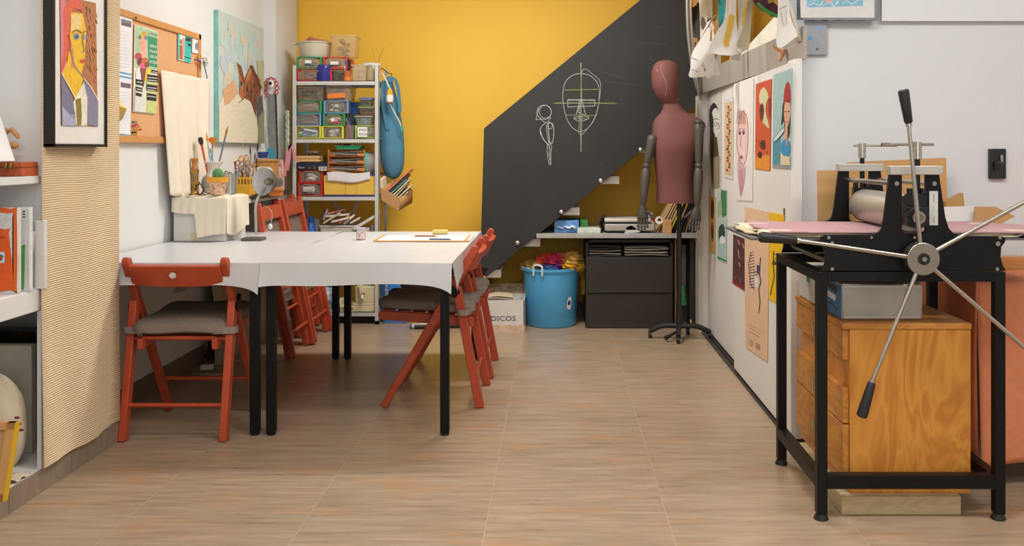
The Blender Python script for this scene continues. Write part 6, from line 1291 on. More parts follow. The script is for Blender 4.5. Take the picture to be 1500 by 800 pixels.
p.poly(F_([(228,410),(236,460),(256,480),(262,520),(250,600),(238,650),(228,600),(220,500)]),'#c9a3a8'); p.poly(F_([(230,520),(246,500),(252,560),(240,640),(232,600)]),'#b98a94')
for k in range(8): p.line(D1((222+k*5,180+k%3*6),(216+k*7,260)),.5,'#c9877c',up=False)
p.k+=1; p.build('watercolour_portrait',label='large white sheet with a pink watercolour face of long shape on the near door',cat='drawing')
p=poster(0,XA,D1((317,48),(400,20),(392,510),(312,500)),'#c4502c',0)
p.poly(D1((316,420),(392,430),(391,508),(313,498)),'#d98a2a'); r8=random.Random(4)
for k in range(30): x,y=316+r8.random()*70,330+r8.random()*150; p.line(D1((x,y),(x+2,y+16)),.7,r8.choice(['#d9772a','#a83f22','#e09a3a','#8a2f1e']),up=(k%6==0))
p.poly(F_([(345,80),(362,66),(380,90),(386,120),(374,150),(372,200),(386,250),(390,285),(372,270),(352,245),(362,210),(360,170),(340,150),(336,110)]),'#c9c396'); p.poly(F_([(342,165),(354,150),(362,175),(360,220),(352,248),(342,230),(338,195)]),'#5c2f22'); p.ell(*D1((352,185))[0],1.6,2.6,'#2c1714')
p.ell(*D1((356,370))[0],3.8,7,'#4a2018'); p.ell(*D1((340,425))[0],3.2,4.6,'#4a2018'); p.poly(D1((385,130),(396,120),(394,240),(388,210)),'#8a3420')
p.build('orange_portrait_poster',label='rusty orange poster with a green-turbaned profile on the near door',cat='poster')
p=poster(0,XA,D1((410,0),(512,-38),(503,500),(406,494)),'#9db9b6',0)
p.poly(D1((408,340),(450,330),(450,480),(407,478)),'#4a8a98'); p.poly(D1((407,476),(502,482),(502,498),(406,492)),'#8f9294')
p.poly(F_([(460,160),(470,140),(500,145),(502,200),(500,300),(488,340),(474,330),(468,250),(452,270),(458,200)]),'#2a211e')
p.poly(F_([(472,150),(486,145),(500,155),(502,200),(494,250),(484,282),(474,260),(468,200)]),'#d9a58a'); p.poly(F_([(466,150),(468,100),(474,60),(486,36),(498,50),(504,90),(504,145),(486,138)]),'#a8282a'); p.line(D1((468,140),(502,130)),1.4,'#7a1c22')
p.ell(*D1((476,195))[0],1.3,1,'#33241f',up=False); p.ell(*D1((494,193))[0],1.3,1,'#33241f'); p.line(D1((485,198),(483,235)),.5,'#a86a58'); p.ell(*D1((483,250))[0],1.4,1,'#b8403a')
p.poly(D1((474,275),(488,270),(488,330),(484,380),(474,360)),'#d9a07c'); p.poly(F_([(454,370),(468,345),(488,345),(502,370),(502,410),(488,432),(466,428),(454,405)]),'#2f8ab8'); p.poly(D1((480,320),(487,320),(486,378),(478,375)),'#c98a58')
p.poly(D1((452,410),(466,430),(500,434),(503,482),(450,478)),'#d9c8a4'); p.poly(F_([(410,340),(440,300),(465,280),(470,300),(440,340),(425,352)]),'#c4d8d6'); p.line(D1((410,345),(445,300),(470,278)),.9,'#26302f'); p.line(D1((424,352),(455,322),(470,300)),.8,'#26302f')
p.build('red_hat_poster',label='pale blue poster of a long-faced figure in a red cap, nearest on the door',cat='poster')
p=poster(0,XA,D2((218,70),(328,95),(320,770),(222,705),(218,400)) ,'#dcb896',0)
N1='#26284a'
for k in range(13):
    y=280+k*13; p.line(D2((236+abs(k-7)*.8,y),(258+k*1.2,y-6)),1.3,N1 if k%2 else '#5a5a72',up=False)
p.line(D2((246,275),(236,330),(244,420),(262,445)),1.0,N1); p.line(D2((290,300),(284,370),(292,410),(282,440)),1.6,N1); p.poly(D2((272,330),(290,340),(286,380),(274,370)),'#3a3c5c'); p.line(D2((282,440),(288,500),(282,550)),1.3,N1)
for k in range(6): p.line(D2((262+k*2,360+k*12),(276+k,366+k*12)),.8,N1,up=False)
p.poly(D2((262,380),(280,390),(280,440),(264,430)),'#d9d6d2')
for k in range(3): p.line(D2((240,600+k*16),(292,630+k*16)),.5,'#a8896c',up=False)
p.poly(D2((242,668),(256,674),(254,700),(240,694)),'#b89a80',up=False); p.poly(D2((268,682),(288,692),(286,718),(268,706)),'#a88c74')
p.build('zebra_bird_poster',label='tall beige poster with a dark striped bird, hanging low on the near door',cat='poster')
p=poster(0,XA,D2((166,195),(218,215),(216,448),(163,415)),'#4a2a2c',0)
for k in range(16): x,y=172+r8.random()*38,215+r8.random()*180; p.line(D2((x,y),(x+5,y+22)),1.2,r8.choice(['#a84a40','#7a3434','#c98a80','#2a1a1e']),up=(k%5==0))
p.poly(D2((164,402),(216,432),(216,448),(163,415)),'#8a1f24'); p.build('dark_red_print',label='dark red print half hidden behind the press bed on the near door',cat='print')
p=poster(0,XA,D2((330,95),(396,108),(384,330),(358,508),(325,482),(328,300)),'#e2b40c',0)
p.line(D2((350,270),(346,330),(352,380),(340,440),(334,470)),1.6,'#3b3208'); p.line(D2((338,330),(350,318),(358,300)),.9,'#3b3208'); p.ell(*D2((352,325))[0],3,3,'#4a3d0a'); p.line(D2((345,280),(360,288)),.8,'#3b3208')
p.build('yellow_print',label='bright yellow print with black line drawing beside the beige poster',cat='print')
# ================================================================ UPPER RIGHT: metal plate, wrapped picture, wall hook
YW=3.98
t=T('metal_plate','square brushed grey metal plate fixed at the wall corner below the loft','plate',at(1194,80,3.97))
a,b=at(1177,80,3.962),at(1212,30,3.962); MB().bx(a.x,b.x,3.962,3.98,a.z,b.z).build('plate_face',M('#9b9fa4',.35,metal=.6,var=.08,scale=30,stretch=(10,1,1)),parent=t)
for (px,py,cc,r) in ((1199,41,'#7fa6dc',.008),(1187,56,'#4f9fd0',.009),(1197,72,'#55585c',.006)): q=at(px,py,3.9615); MB().cyl(q,q+V((0,.002,0)),r,seg=12).build('paint_spot',M(cc,.5),parent=t)
t=T('wrapped_picture','picture of blue and pink shapes wrapped in plastic on the upper right wall','picture',at(1228,28,3.93))
a,b=at(1167,29,3.93),at(1287,-120,3.93); MB().bx(a.x,b.x,3.93,3.955,a.z,b.z).build('dark_frame',M('#6d7179',.4,var=.2,scale=30),parent=t)
p=Pic(planeY(3.928),(0,-1,0)); p.base([(1169,-118),(1281,-118),(1281,26),(1173,26)],'#d9d9d5'); p.poly([(1181,-100),(1264,-100),(1264,8.5),(1182,11)],'#6fb6cf')
for (x,y,r,cc) in ((1214,0,6,'#e2a79a'),(1198,-3,5,'#e0b0a0'),(1236,-4,5,'#dfa99c'),(1210,-30,10,'#e0b8a8'),(1245,-40,9,'#d99a90')): p.ell(x,y,r,r*.7,cc)
for pts in ([(1182,10),(1192,4),(1200,9),(1206,2)],[(1205,8),(1214,3),(1222,9),(1228,0)],[(1234,6),(1240,1),(1248,6),(1258,0),(1264,-6)],[(1186,-5),(1194,2)]): p.line(pts,.9,'#e9e9e6')
p.ell(1227,4,1.8,2,'#d9cfc4'); p.build('art_print',parent=t)
a,b=at(1166,30,3.92),at(1286,-118,3.92); r9=random.Random(2)
MB().grid(lambda u,v:(a.x+(b.x-a.x)*u,3.922+.006*math.sin(u*31+v*17)*math.sin(v*23),a.z+(b.z-a.z)*v+.004*math.sin(u*40)*(1-v)),50,40).build('plastic_wrap',clear('#e6eaec',.12,.1),parent=t)
t=T('black_wall_hook','black rectangular wall plate with a silver bolt behind the press','wall hook',at(1462,262,3.96))
a,b=at(1450,262,3.962),at(1474,218,3.962); MB().bx(a.x,b.x,3.962,3.98,a.z,b.z).build('wall_plate',M('#1c1d20',.4),parent=t,bevel=.002)
MB().cyl(at(1467,239,3.96),at(1467,227,3.955),.0065).build('silver_bolt',M('#c9cacb',.2,metal=.9),parent=t); MB().bar(at(1459,238,3.958),at(1468,239,3.952),.012,.02,up=(0,1,0)).bar(at(1459,250,3.958),at(1459,238,3.955),.018,.014,up=(0,1,0)).build('hook_arm',M('#141517',.4),parent=t)
for (x,y) in ((1453,221),(1471,221),(1453,258),(1471,258)): q=at(x,y,3.961); MB().cyl(q,q+V((0,-.002,0)),.0045,seg=10).build('screw',M('#3a3b3e',.3,metal=.7),parent=t)
# ================================================================ LOFT EDGE: rail, pegged drawings
t=T('loft_rail','curved grey metal rail at the far end of the loft edge','rail',at(1024,140,6.2))
MB().tube(smooth_path([tuple(at(a,b,6.2)) for a,b in ((1009,-60),(1007,-10),(1008,40),(1012,80),(1017,110),(1025,140))],5),.014,seg=10).build('rail_tube',M('#9a958a',.4,metal=.5),parent=t)
MB().tube(smooth_path([tuple(at(a,b,6.15)) for a,b in ((1014,-60),(1012,0),(1014,50),(1019,100),(1024,140))],5),.012,seg=8).build('rail_tube_inner',M('#8a857a',.4,metal=.5),parent=t)
t=T('steel_diagonal_brace','slanted grey steel bar at the near end of the loft edge','brace',at(1175,62,3.93))
MB().prism([at(1148,-30,3.93),at(1170,-30,3.93),at(1179,42,3.93),at(1178,62,3.93),at(1172,56,3.93)],(0,.04,0)).build('brace_plate',M('#a3a8ac',.35,metal=.6),parent=t)
MB().prism([at(1143,-30,3.925),at(1148,-30,3.925),at(1175,60,3.925),at(1171,60,3.925)],(0,.05,0)).build('brace_edge',M('#c2b9a6',.4,metal=.4),parent=t)
MB().prism([(1.12,4.12,1.701),(1.12,5.9,1.701),(1.12,5.9,1.78),(1.12,4.12,1.98)],(.02,0,0)).build('white_loft_board',M('#d9d3c2',.7),label='white sloping board standing on the loft edge behind the pegged drawings',cat='board')
MB().bar(at(1076,88,4.9),at(1084,45,4.9),.05,.012,up=(0,1,0)).build('white_bracket',M('#c9c5ba',.6),label='narrow white bracket on the grey loft beam under the drawings',cat='bracket')
def sheet(nm,pts,Y,col,label,amp=.02,marks=(),group=None,tk=.0012):
    # a hanging sheet: outline traced at its distance, bowed like paper
    c=[sum(p[0] for p in pts)/len(pts),sum(p[1] for p in pts)/len(pts)]
    mb=MB(); w=max(p[0] for p in pts)-min(p[0] for p in pts)
    def P(a,b,k=0):
        q=at(a,b,Y); q.y+=amp*math.sin((a-c[0])/max(w,8)*3+b*.05)+k; return q
    O=shapely(pts,4) if nm!='paper_strip' else pts; n=len(O); R=[]
    for f in (1,.75,.5,.25,.02): R.append([P(c[0]+(x-c[0])*f,c[1]+(y-c[1])*f) for x,y in O])
    mb.mat(M(col,.75,var=.04)); mb.rings(R,cap=False); mb.add(R[-1],[list(range(n))])
    for (mp_,w_,cc) in marks:
        mb.mat(M(cc,.8)); 
        if w_==0: mb.add([P(x,y,-.003) for x,y in mp_],[list(range(len(mp_)))])
        else:
            for (x0,y0),(x1,y1) in zip(mp_,mp_[1:]):
                dx,dy=x1-x0,y1-y0; l=math.hypot(dx,dy) or 1; ex,ey=-dy/l*w_/2,dx/l*w_/2; mb.add([P(x0+ex,y0+ey,-.003),P(x1+ex,y1+ey,-.003),P(x1-ex,y1-ey,-.003),P(x0-ex,y0-ey,-.003)],[(0,1,2,3)])
    return mb.build(nm,label=label,cat='paper sheet',group='sheets pegged along the loft edge',smooth=60,fixn=False)
W='#dedad3'
sheet('black_cloth_strip',[(1012,-40),(1024,-40),(1026,30),(1024,60),(1018,55),(1013,10)],5.9,'#15130f','black strip hanging at the far end of the pegged sheets')
sheet('hanging_sheet',[(1022,-40),(1036,-40),(1037,20),(1044,24),(1048,30),(1040,60),(1028,80),(1026,40)],5.75,W,'narrow white sheet with a grey blot nearest the curved rail',marks=(([(1028,24),(1032,26),(1035,34),(1030,44),(1027,36)],0,'#7a6a5a'),))
sheet('hanging_sheet',[(1032,-40),(1042,-40),(1044,22),(1037,31),(1034,10)],5.4,'#d6d2ca','white sheet with a black tape at its lower tip, upper left of the pegged sheets',marks=(([(1036,31),(1043,25)],1.6,'#1c1a18'),))
sheet('hanging_sheet',[(1041,-40),(1052,-40),(1053,20),(1050,34),(1043,28)],5.5,'#a08448','ochre brown sheet between white and turquoise ones',amp=.01)
sheet('hanging_sheet',[(1051,-40),(1058,-40),(1062,10),(1062,25),(1054,42),(1052,10)],5.1,'#3cb6c4','turquoise strip among the pegged sheets',amp=.005,marks=(([(1053,40),(1061,26)],.8,'#1c3c44'),([(1053,0),(1055,5),(1054,7)],1.2,'#2a2a2e')))
sheet('hanging_sheet',[(1060,-40),(1066,-40),(1066,10),(1062,25),(1060,0)],5.2,'#b5a48a','thin beige strip right of the turquoise one',amp=.005)
sheet('hanging_sheet',[(1044,28),(1046,60),(1045,80),(1056,108),(1047,110),(1011,114),(1011,100),(1014,78),(1022,64),(1036,42)],5.0,W,'wide white sheet with a small dark numeral at its foot, lowest of the pegged sheets',marks=(([(1029,92),(1028,97),(1032,99)],.6,'#3a3a3a'),([(1030,103),(1032,101),(1032,105)],.9,'#26262a'),([(1013,84),(1022,89)],.7,'#6a5a4a'),([(1012,102),(1022,106)],.7,'#6a5a4a'),([(1046,80),(1047,108)],.5,'#a8acb4')))
sheet('hanging_sheet',[(1048,84),(1055,82),(1054,104),(1036,115),(1037,110),(1046,106)],5.05,'#d2cec6','small white sheet peeking behind the numeral sheet')
sheet('hanging_sheet',[(1066,-30),(1078,-40),(1080,20),(1082,60),(1092,70),(1088,76),(1070,82),(1046,78),(1040,70),(1052,44),(1062,26)],4.55,'#e2ded6','big white sheet with a broad yellow brush stroke in the middle of the row',amp=.03,marks=(([(1070,20),(1078,22),(1074,40),(1068,60),(1064,70),(1060,62),(1066,40)],0,'#dcae3a'),([(1062,56),(1068,68)],1.6,'#dcae3a'),([(1066,-20),(1067,16)],1.5,'#b9c8c9'),([(1059,64),(1063,72)],1.2,'#e0bc5a')))
sheet('hanging_sheet',[(1078,-40),(1094,-40),(1098,0),(1092,40),(1086,75),(1080,68),(1083,30),(1080,0)],4.45,'#d9d3c5','white sheet with yellow paint streaks right of the brush-stroke sheet',marks=(([(1094,0),(1098,4),(1092,34),(1088,38),(1089,20)],0,'#dcb04a'),([(1084,0),(1086,14),(1084,40)],1.8,'#c4cfd0'),([(1099,-10),(1100,12)],2,'#dcb04a')))
sheet('hanging_sheet',[(1098,-40),(1106,-40),(1104,10),(1098,60),(1094,74),(1080,66),(1088,50),(1094,20)],4.4,'#b5a88f','beige sheet behind the yellow streaked one')
sheet('hanging_sheet',[(1140,-40),(1151,-40),(1158,20),(1167,50),(1163,56),(1140,69),(1139,20)],3.9,'#dad6d0','white sheet with grey pencil marks nearest the steel brace',amp=.012,marks=(([(1141,14),(1148,10),(1152,9)],.8,'#6a6058'),([(1144,18),(1147,30),(1150,38)],1.4,'#c4beb8'),([(1152,14),(1153,36)],1.4,'#c4beb8')))
# purple and green parrot like cloth figure
t=T('purple_cloth_figure','dark purple and green hanging cloth shape between the pegged sheets','cloth figure',at(1125,20,4.3))
MB().tube(smooth_path([tuple(at(a,b,4.3)) for a,b in ((1102,-20),(1112,-4),(1122,6),(1132,14),(1140,22))],4),[.03]*4+[.035]*6+[.028]*5+[.015]*2,seg=10).build('purple_body',M('#4a1730',.8),parent=t)
MB().tube(smooth_path([tuple(at(a,b,4.28)) for a,b in ((1110,4),(1120,14),(1130,20),(1139,24))],4),.009,seg=6).build('green_edge',M('#3f8a45',.7),parent=t)
MB().tube([at(1124,-20,4.27),at(1128,0,4.27),at(1130,4,4.27)],.016,seg=8).build('tan_stripe',M('#8f7a3a',.7),parent=t)
# wooden bird
t=T('wooden_bird','small carved wooden hummingbird hanging in front of the loft beam','bird ornament',at(1147,90,4.15))
WB=M('#c98d58',.5); MB().tube([at(1148,72,4.15),at(1147,76,4.15),at(1145,82,4.15),at(1143,88,4.15)],[.006,.012,.01,.004],seg=8).build('bird_body',WB,parent=t)
MB().prism([at(1131,66,4.15),at(1138,69,4.15),at(1147,75,4.15),at(1144,77,4.15),at(1136,73,4.15)],(0,.006,0)).build('wing',WB,parent=t); MB().prism([at(1153,67,4.16),at(1148,74,4.16),at(1145,84,4.16),at(1149,80,4.16),at(1152,73,4.16)],(0,.006,0)).build('wing',WB,parent=t)
MB().prism([at(1144,86,4.15),at(1140,89,4.15),at(1144,91,4.15),at(1147,89,4.15)],(0,.006,0)).build('tail',WB,parent=t)
MB().tube(smooth_path([tuple(at(a,b,4.12)) for a,b in ((1150,68),(1158,60),(1166,52))],3),.0015,seg=4).build('hanging_string',M('#8a8478'),parent=t)
# twine and pegs
MB().tube(smooth_path([tuple(at(a,b,Y)) for a,b,Y in ((1014,74,5.6),(1024,62,5.4),(1034,44,5.1),(1044,28,4.9),(1049,22,4.9))],4),.004,seg=6).build('twisted_twine',M('#8f6f4c',.8),label='brown twisted twine holding the pegged sheets at the left',cat='twine')
MB().tube([at(1030,-20,5.3),at(1036,14,5.1),at(1043,27,4.9)],.003,seg=6).build('thin_twine',M('#6f5238',.8),label='thin brown twine coming down from above to the pegs',cat='twine')
MB().tube([at(1021,56,5.35),at(1022,82,5.3),at(1022,106,5.28)],.005,seg=6).build('dangling_twine',M('#8a6c4c',.8),label='vertical brown cord dangling before the lowest white sheet',cat='twine')
pegs=[(1012,12,1014,-14),(1016,10,1017,-12),(1019,8,1020,-10),(1022,4,1023,-10),(1017,55,1019,66),(1020,62,1017,66),(1041,60,1042,44),(1044,32,1050,46),(1050,30,1051,42)]
for i,(a,b,c,d) in enumerate(pegs):
    Yp=5.3 if i<6 else 4.7; MB().bar(at(a,b,Yp),at(c,d,Yp),.010,.010,up=(0,1,0)).build('clothes_peg',M('#c9965a',.6),label='small wooden clothes peg clipping the hanging sheets',cat='clothes peg',group='wooden clothes pegs on the twine')
# ================================================================ PRESS
BKM=M('#070708',.45,var=.08,spec=.3); STL=M('#b9b2a8',.22,metal=.95,var=.04); ALU=M('#c9c5bd',.35,metal=.6,var=.04)
t=T('press_stand','black square-tube steel stand with levelling feet carrying the printing press','stand',(1.17,3.3,0)); PS=t
PX0,PX1,PY0,PY1=.879,1.467,3.06,3.60; q=.017
for x in (PX0,PX1):
    for y in (PY0,PY1):
        o=MB().bx(x-q,x+q,y-q,y+q,.02,.822).build('leg',BKM,parent=t,bevel=.002); MB().lathe([(.001,0),(.024,0),(.024,.006),(.016,.02),(.016,.03),(.001,.03)],(x,y,0),seg=16).build('levelling_foot',M('#1d1c1c',.5),parent=o)
for y in (PY0,PY1): MB().bx(PX0+q,PX1-q,y-q,y+q,.79,.822).build('top_rail',BKM,parent=t)
for x in (PX0,PX1): MB().bx(x-q,x+q,PY0+q,PY1-q,.79,.822).build('top_rail',BKM,parent=t); MB().bx(x-q,x+q,PY0+q,PY1-q,.105,.145).build('lower_rail',BKM,parent=t)
MB().bx(PX0+q,PX1-q,PY0-q,PY0+q,.105,.150).build('lower_rail',BKM,parent=t)
t=T('etching_press','black etching press with steel roller, spoked wheel and felt-covered bed','printing press',(1.17,3.3,.822))
prof=[(1205,397),(1209,385),(1209,372),(1206,362),(1202,353),(1203,347),(1208,344),(1278,344),(1287,340),(1292,334),(1295,320),(1303,256),(1321.5,256),(1321.5,338),(1325,343),(1351,343),(1356,338),(1356,256),(1376,256),(1385,318),(1390,334),(1397,342),(1408,346),(1468,346),(1473,349),(1473,354),(1467,362),(1466,376),(1469,388),(1474,397)]
for yy,nm in ((3.045,'side_plate'),(3.595,'side_plate')):
    pts=[at(a,b,3.045) for a,b in prof]; 
    for v in pts: v.y=yy; v.z=max(v.z,.8225)
    o=MB().prism(pts,(0,.014,0)).build(nm,BKM,parent=t,bevel=.0015)
    if yy<3.3:
        for (a,b,r) in ((1213.5,348,.0055),(1276,348,.0045),(1339,348,.0045),(1218.5,356,.006),(1218.5,394,.006),(1460,394,.006),(1464,348,.0055),(1461,357,.008),(1313,269,.0075),(1368,269,.0075)):
            qq=at(a,b,3.045); MB().cyl(qq,qq+V((0,-.005,0)),r,seg=14).cyl(qq+V((0,-.005,0)),qq+V((0,-.0065,0)),r*.5,seg=6).build('bolt',STL,parent=o)
        p=Pic(planeY(3.043),(0,-1,0)); p.base([(1361.5,280),(1374,280),(1374,330),(1361.5,330)],'#c9c7c4'); p.line([(1368,284),(1368,297)],.9,'#3a3a3a'); p.line([(1367,302),(1367,314)],.6,'#8a8a88'); p.line([(1368,316),(1368,326)],.9,'#3a3a3a'); p.build('name_plate',parent=o)
for yy in (3.03,3.58):
    a,b=at(1302.5,256,3.045),at(1379,243,3.045); MB().bx(a.x,b.x,yy,yy+.045,a.z,b.z).build('top_cap',ALU,parent=t,bevel=.002)
for yy in (3.052,3.602):
    for sx_ in (1,):
        zc,xc=1.009,1.19; BD=M('#0e0e10',.35)
        MB().bx(xc-.034,xc+.034,yy-.022,yy+.03,zc-.034,zc+.028).bx(xc-.03,xc+.03,yy-.012,yy+.02,zc+.028,zc+.07).cyl((xc,yy-.026,zc-.006),(xc,yy+.03,zc-.006),.036,seg=28).cyl((xc-.022,yy-.006,zc+.07),(xc-.022,yy-.006,zc+.09),.01).cyl((xc+.022,yy-.006,zc+.07),(xc+.022,yy-.006,zc+.09),.01).build('bearing_block',BD,parent=t,bevel=.0015)
        MB().cyl((xc,yy-.031,zc-.006),(xc,yy-.02,zc-.006),.021,seg=24).build('bearing_race',STL,parent=t); MB().cyl((xc,yy-.033,zc-.006),(xc,yy-.03,zc-.006),.013,seg=20).build('shaft_end',M('#8d857b',.3,metal=.9),parent=t)
    MB().cyl((1.195,yy,1.06),(1.195,yy,1.215),.0095,seg=14).build('pressure_screw',M('#1b1a1a',.35,metal=.4),parent=t)
    MB().cyl((1.195,yy,1.195),(1.195,yy,1.252),.0145,seg=20).build('screw_hub',STL,parent=t)
    L0,L1=(-.118,.055) if yy<3.3 else (-.035,.125)
    hb=MB().cyl((1.195+L0,yy-.0,1.243),(1.195+L1,yy+(.0 if yy<3.3 else -.03),1.243),.0048,seg=10).build('tommy_bar',STL,parent=t)
    if yy<3.3: MB().cyl((1.195+L0,yy,1.243),(1.195+L0+.03,yy,1.243),.0062,seg=10).build('bar_sleeve',STL,parent=t)
for x in (1.128,1.245): MB().cyl((x,3.06,1.112),(x,3.6,1.112),.0085,seg=14).build('tie_rod',STL,parent=t)
MB().cyl((1.19,3.105,1.013),(1.19,3.555,1.013),.0615,seg=48).cyl((1.19,3.555,1.013),(1.19,3.575,1.013),.03).cyl((1.19,3.075,1.013),(1.19,3.105,1.013),.03).build('steel_roller',M('#c9c2b6',.36,metal=.75,var=.06,scale=30),parent=t)
MB().cyl((1.19,3.08,.872),(1.19,3.57,.872),.04,seg=32).build('lower_roller',M('#6b665f',.35,metal=.8),parent=t)
MB().tube([(1.08,3.11,.872),(.93,3.13,.863),(.915,3.5,.863)],.006,seg=8).build('bed_guide_rod',STL,parent=t) if False else MB().cyl((.915,3.08,.852),(.915,3.59,.852),.009,seg=12).build('guide_roller',STL,parent=t)
MB().cyl((1.44,3.08,.852),(1.44,3.59,.852),.009,seg=12).build('guide_roller',STL,parent=t)
# bed and felts
bed=MB().bx(.655,1.76,3.10,3.575,.921,.928).build('steel_bed',M('#77777a',.35,metal=.6,var=.08),parent=t)
r1=random.Random(12)
def felt(nm,x0,x1,y0,y1,z,th,col,seed,label,amp=.004):
    rr=random.Random(seed); ph=[rr.uniform(0,6) for _ in range(6)]
    def f(u,v):
        ex=.012*math.sin(v*7+ph[0])+.006*math.sin(v*19+ph[1]); ey=.005*math.sin(u*23+ph[2]); x=x0+(x1-x0)*u+(ex if u<.5 else -ex)*abs(1-2*u); y=y0+(y1-y0)*v+ey*abs(1-2*v)
        lift=0
        if u<.12 or u>.9: lift=amp*(1+math.sin(v*9+ph[3]))
        return (x,y,z+lift)
    return MB().grid(f,60,24).build(nm,M(col,.95,var=.08,scale=60,bump=.25),parent=None,label=label,cat='felt blanket',group='felt blankets on the press bed',solid=th,smooth=60)
felt('felt_blanket',.675,1.66,3.112,3.56,.9325,.006,'#c9bb9c',1,'lowest cream felt blanket lying on the steel press bed')
felt('felt_blanket',.69,1.63,3.118,3.55,.9395,.005,'#d9cdb4',2,'middle cream felt blanket on the press bed')
felt('felt_blanket',.72,1.68,3.108,3.565,.9465,.006,'#b58d90',3,'dusty pink felt blanket on top of the press bed',.003)
# wheel
hx,hy,hz=at(1351,379,2.985).x,2.985,at(1351,379,2.985).z
t=T('spoked_handwheel','five-spoked steel handwheel with black grips on the front of the press','handwheel',(hx,hy,hz))
MB().cyl((hx,hy-.012,hz),(hx,hy+.03,hz),.0525,seg=48).build('wheel_hub',STL,parent=t,bevel=.002); MB().cyl((hx,hy-.017,hz),(hx,hy-.01,hz),.019,seg=28).build('hub_cap',M('#131315',.4),parent=t); MB().cyl((hx,hy-.020,hz),(hx,hy-.015,hz),.008,seg=14).build('hub_bolt',STL,parent=t); MB().cyl((hx,hy+.03,hz),(hx,hy+.10,hz),.018).build('axle',STL,parent=t)
ends=[((1331,180),(1323,131)),((1166,352),(1112,347)),((1277,561),(1262,611)),((1546,548),(1596,592)),((1532,279),(1586,248))]
for (g0,g1) in ends:
    a,b=at(g0[0],g0[1],hy),at(g1[0],g1[1],hy); d=(b-V((hx,hy,hz))).normalized()
    sp=MB().cyl(V((hx,hy+.005,hz))+d*.048,a,.0075,.0065,seg=14).build('spoke',STL,parent=t)
    MB().tube([a-(b-a)*.02,a+(b-a)*.03,a+(b-a)*.5,a+(b-a)*.95,b],[.010,.0135,.016,.018,.014],seg=18).build('grip',M('#1d1d20',.45),parent=sp); MB().cyl(a-d*.012,a,.0095,.0095,seg=12).build('grip_collar',STL,parent=sp)
# ================================================================ UNDER AND BEHIND THE PRESS
PINE=M('#d4933f',.4,kind='wood',scale=3.4,col2='#bd772a',stretch=(1.5,1.5,.5)); PINE2=M('#cf8f3e',.42,kind='wood',scale=4,col2='#ba7630',stretch=(1,.5,1.5))
t=T('wooden_drawer_cabinet','honey-coloured wooden drawer cabinet raised on a plank beneath the press','cabinet',(1.19,3.4,.066))
X0,X1,Y0,Y1,Z0,Z1=at(1243,0,3.11).x,at(1423,0,3.11).x,3.11,3.72,.066,.640
MB().bx(X0+.004,X1-.002,Y0,Y1,Z0,Z1-.02).build('carcass',PINE,parent=t,bevel=.002); MB().bx(X0-.022,X1,Y0-.003,Y1,Z1-.02,Z1).build('cabinet_top',PINE2,parent=t,bevel=.002)
zz=[.505,.615]; 
for k,(z0,z1) in enumerate(((.515,.617),(.30,.42),(.12,.295))):
    o=MB().bx(X0-.018,X0+.004,Y0+.008,Y1-.008,z0,z1).build('drawer',PINE2,parent=t,bevel=.002); MB().tube([(X0-.018,3.40,(z0+z1)/2+.02),(X0-.04,3.40,(z0+z1)/2+.02),(X0-.04,3.40,(z0+z1)/2-.02),(X0-.018,3.40,(z0+z1)/2-.02)],.004,seg=6).build('handle',M('#b9b9b6',.3,metal=.9),parent=o)
MB().bx(X0-.03,at(1406,0,3.10).x,3.09,3.66,.001,.065).build('wooden_plank',M('#c9b58e',.6,kind='wood',scale=6,col2='#b9a47c',stretch=(.4,1,3)),label='pale wooden plank on the floor under the wooden drawer cabinet',cat='plank',bevel=.002)
t=T('metal_box','shiny metal box with a blue side standing on the wooden cabinet','box',(1.12,3.25,.641))
a,b=at(1233,0,3.16).x,at(1352,0,3.16).x; MB().bx(a,b,3.16,3.40,.641,.766).build('box_body',M('#b5b2aa',.3,metal=.75,var=.1,scale=8),parent=t,bevel=.006)
for (x0,x1,z0,z1) in ((a+.008,b-.008,.756,.760),(a+.008,b-.008,.650,.654)): MB().bx(x0,x1,3.156,3.16,z0,z1).build('pressed_edge',M('#d5d2ca',.3,metal=.6),parent=t)
p=Pic(lambda u,v:V((a-.001,3.40-.24*u,.642+.12*v)),(-1,0,0)); p.base([(.02,.02),(.98,.02),(.98,.98),(.02,.98)],'#3b6d96'); p.poly([(.2,.5),(.7,.45),(.75,.62),(.25,.66)],'#c9d3da'); p.poly([(.3,.75),(.8,.7),(.8,.9),(.3,.92)],'#232a33'); p.line([(.2,.2),(.5,.35),(.8,.2)],.05,'#223344'); p.build('blue_side_label',parent=t)
a,b=X0-.015,X0+.10; t=T('pale_translucent_box','pale translucent storage box with a small label behind the metal box','box',(a,3.6,.641)); MB().bx(a,b,3.47,3.70,.641,.775).build('box_body',M('#cdc9bd',.4),parent=t,bevel=.008); p=Pic(lambda u,v:V((a-.001,3.70-.23*u,.642+.13*v)),(-1,0,0)); p.base([(.5,.45),(.85,.45),(.85,.85),(.5,.85)],'#b9c6bd'); p.ell(.66,.66,.1,.1,'#5f8f8a'); p.build('label_patch',parent=t)
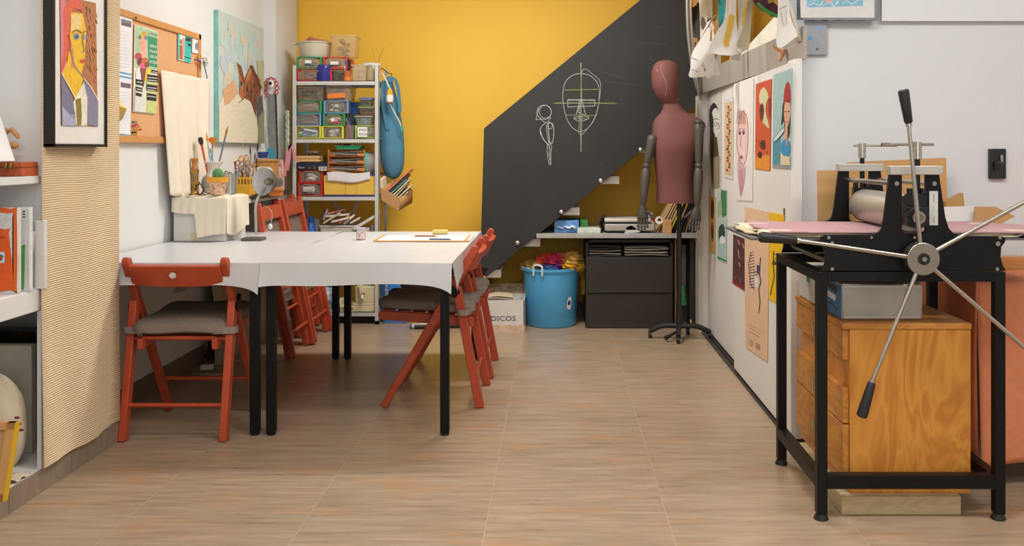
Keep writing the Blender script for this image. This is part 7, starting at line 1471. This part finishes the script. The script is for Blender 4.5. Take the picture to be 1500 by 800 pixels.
# orange cloth over a table on the right
OC=M('#e08c62',.85,var=.07,scale=26,bump=.3)
t=T('cloth_covered_table','low table hidden under a rust orange cloth at the right of the press','table',(1.9,3.6,0))
MB().bx(1.58,2.7,3.37,3.9,.70,.735).build('tabletop',M('#b9a98f',.5),parent=t)
for (x,y) in ((1.56,3.42),(2.66,3.42),(1.62,3.86),(2.66,3.86)): MB().bx(x-.02,x+.02,y-.02,y+.02,0,.70).build('leg',M('#c9c4ba' if x<1.6 else '#3a3a3a',.4,metal=.2),parent=t)
rr=random.Random(8)
def clothf(u,v):
    # u along front x, v: 0 back of top .. .35 front edge .. 1 hem
    x=1.53+1.2*u
    if v<.35: return (x,3.92-.56*(v/.35),.742+.008*math.sin(u*14+v*20)+.012*math.sin(u*5+v*9)**2)
    k=(v-.35)/.65; fl=.012*math.sin(u*20+1.5*k)+.01*math.sin(u*9+k*3); return (x,3.355-.02*k-fl*k,.742-.66*k+.01*math.sin(u*6)*k)
def sidef(u,v):
    y=3.92-.57*u; fl=.014*math.sin(u*15+v*2); return (1.53-.01*v-fl*v-.03*(1-u)*0,y,.742-.66*v*(.35+.65*u)+.008*math.sin(u*14))
MB().grid(clothf,70,44).grid(sidef,36,30).build('orange_cloth',OC,label='rust orange cloth draped over the table at the right edge',cat='cloth',solid=.004,smooth=80)
MB().bx(1.46,2.6,3.42,3.9,.002,.05).build('dark_floor_case',M('#161311',.6),label='dark flat case on the floor beneath the orange cloth',cat='case') if False else None
# boards and boxes behind the press
CBD=M('#c49a63',.75,var=.04,scale=6)
def back(nm,pts,y,col,label,cat='cardboard',th=.006):
    q=[at(a,b,y) for a,b in pts]; MB().prism(q,(0,th,0)).build(nm,M(col,.75,var=.05,scale=6),label=label,cat=cat)
MB().prism([at(1197,250,3.74),at(1246,249,3.74),V((at(1246,0,3.74).x,3.723,.642)),V((at(1197,0,3.74).x,3.723,.642))],(0,.006,0)).build('cardboard_sheet',CBD,label='brown cardboard sheet leaning left of the press roller',cat='cardboard')
MB().prism([at(1240,238,3.90),at(1386,231,3.90),V((at(1388,0,3.90).x,3.89,.757)),V((at(1242,0,3.90).x,3.89,.757))],(0,.006,0)).build('cardboard_sheet',M('#c4965e',.75,var=.04,scale=6),label='larger brown cardboard sheet behind the press, top edge above the roller',cat='cardboard')
back('torn_cardboard_box',[(1386,296),(1411,283),(1413,302),(1416,381),(1386,381)],3.86,'#b98f5a','torn brown cardboard corner behind the right of the press',th=.04)
back('white_board',[(1383,303),(1428,302),(1428,383),(1383,383)],3.83,'#e6e7e8','white board behind the right end of the press bed','board')
back('cut_cardboard',[(1428,303),(1458,303),(1487,317),(1466,328),(1466,386),(1428,386)],3.80,'#bf9460','pointed tan cardboard piece right of the white board')
MB().bx(1.30,2.4,3.70,3.96,.757,.80).build('storage_ledge',M('#cfcbc2',.6),label='plain pale plank behind the press on which the boards stand',cat='plank') if False else None
MB().bx(at(1464,0,3.66).x,2.5,3.66,3.72,H-(405-CY)*3.66/F,H-(377-CY)*3.66/F).build('wooden_beam',M('#c48c50',.5,kind='wood',scale=3,col2='#b07a40',stretch=(.4,1,3)),label='light wooden beam at the right edge behind the press',cat='beam')
for x in (at(1480,0,3.68).x,at(1500,0,3.68).x+.05): MB().bx(x,x+.06,3.66,3.72,.747,H-(405-CY)*3.66/F).build('beam_block',M('#8a6238',.6),label='short wooden block holding up the light beam',cat='block',group='blocks beneath the wooden beam')
MB().bx(at(1474,0,3.8).x,2.5,3.8,3.9,.757,.90).build('white_low_cabinet',M('#cfd0d2',.5),label='white low box behind the right end of the press bed',cat='box') if False else None
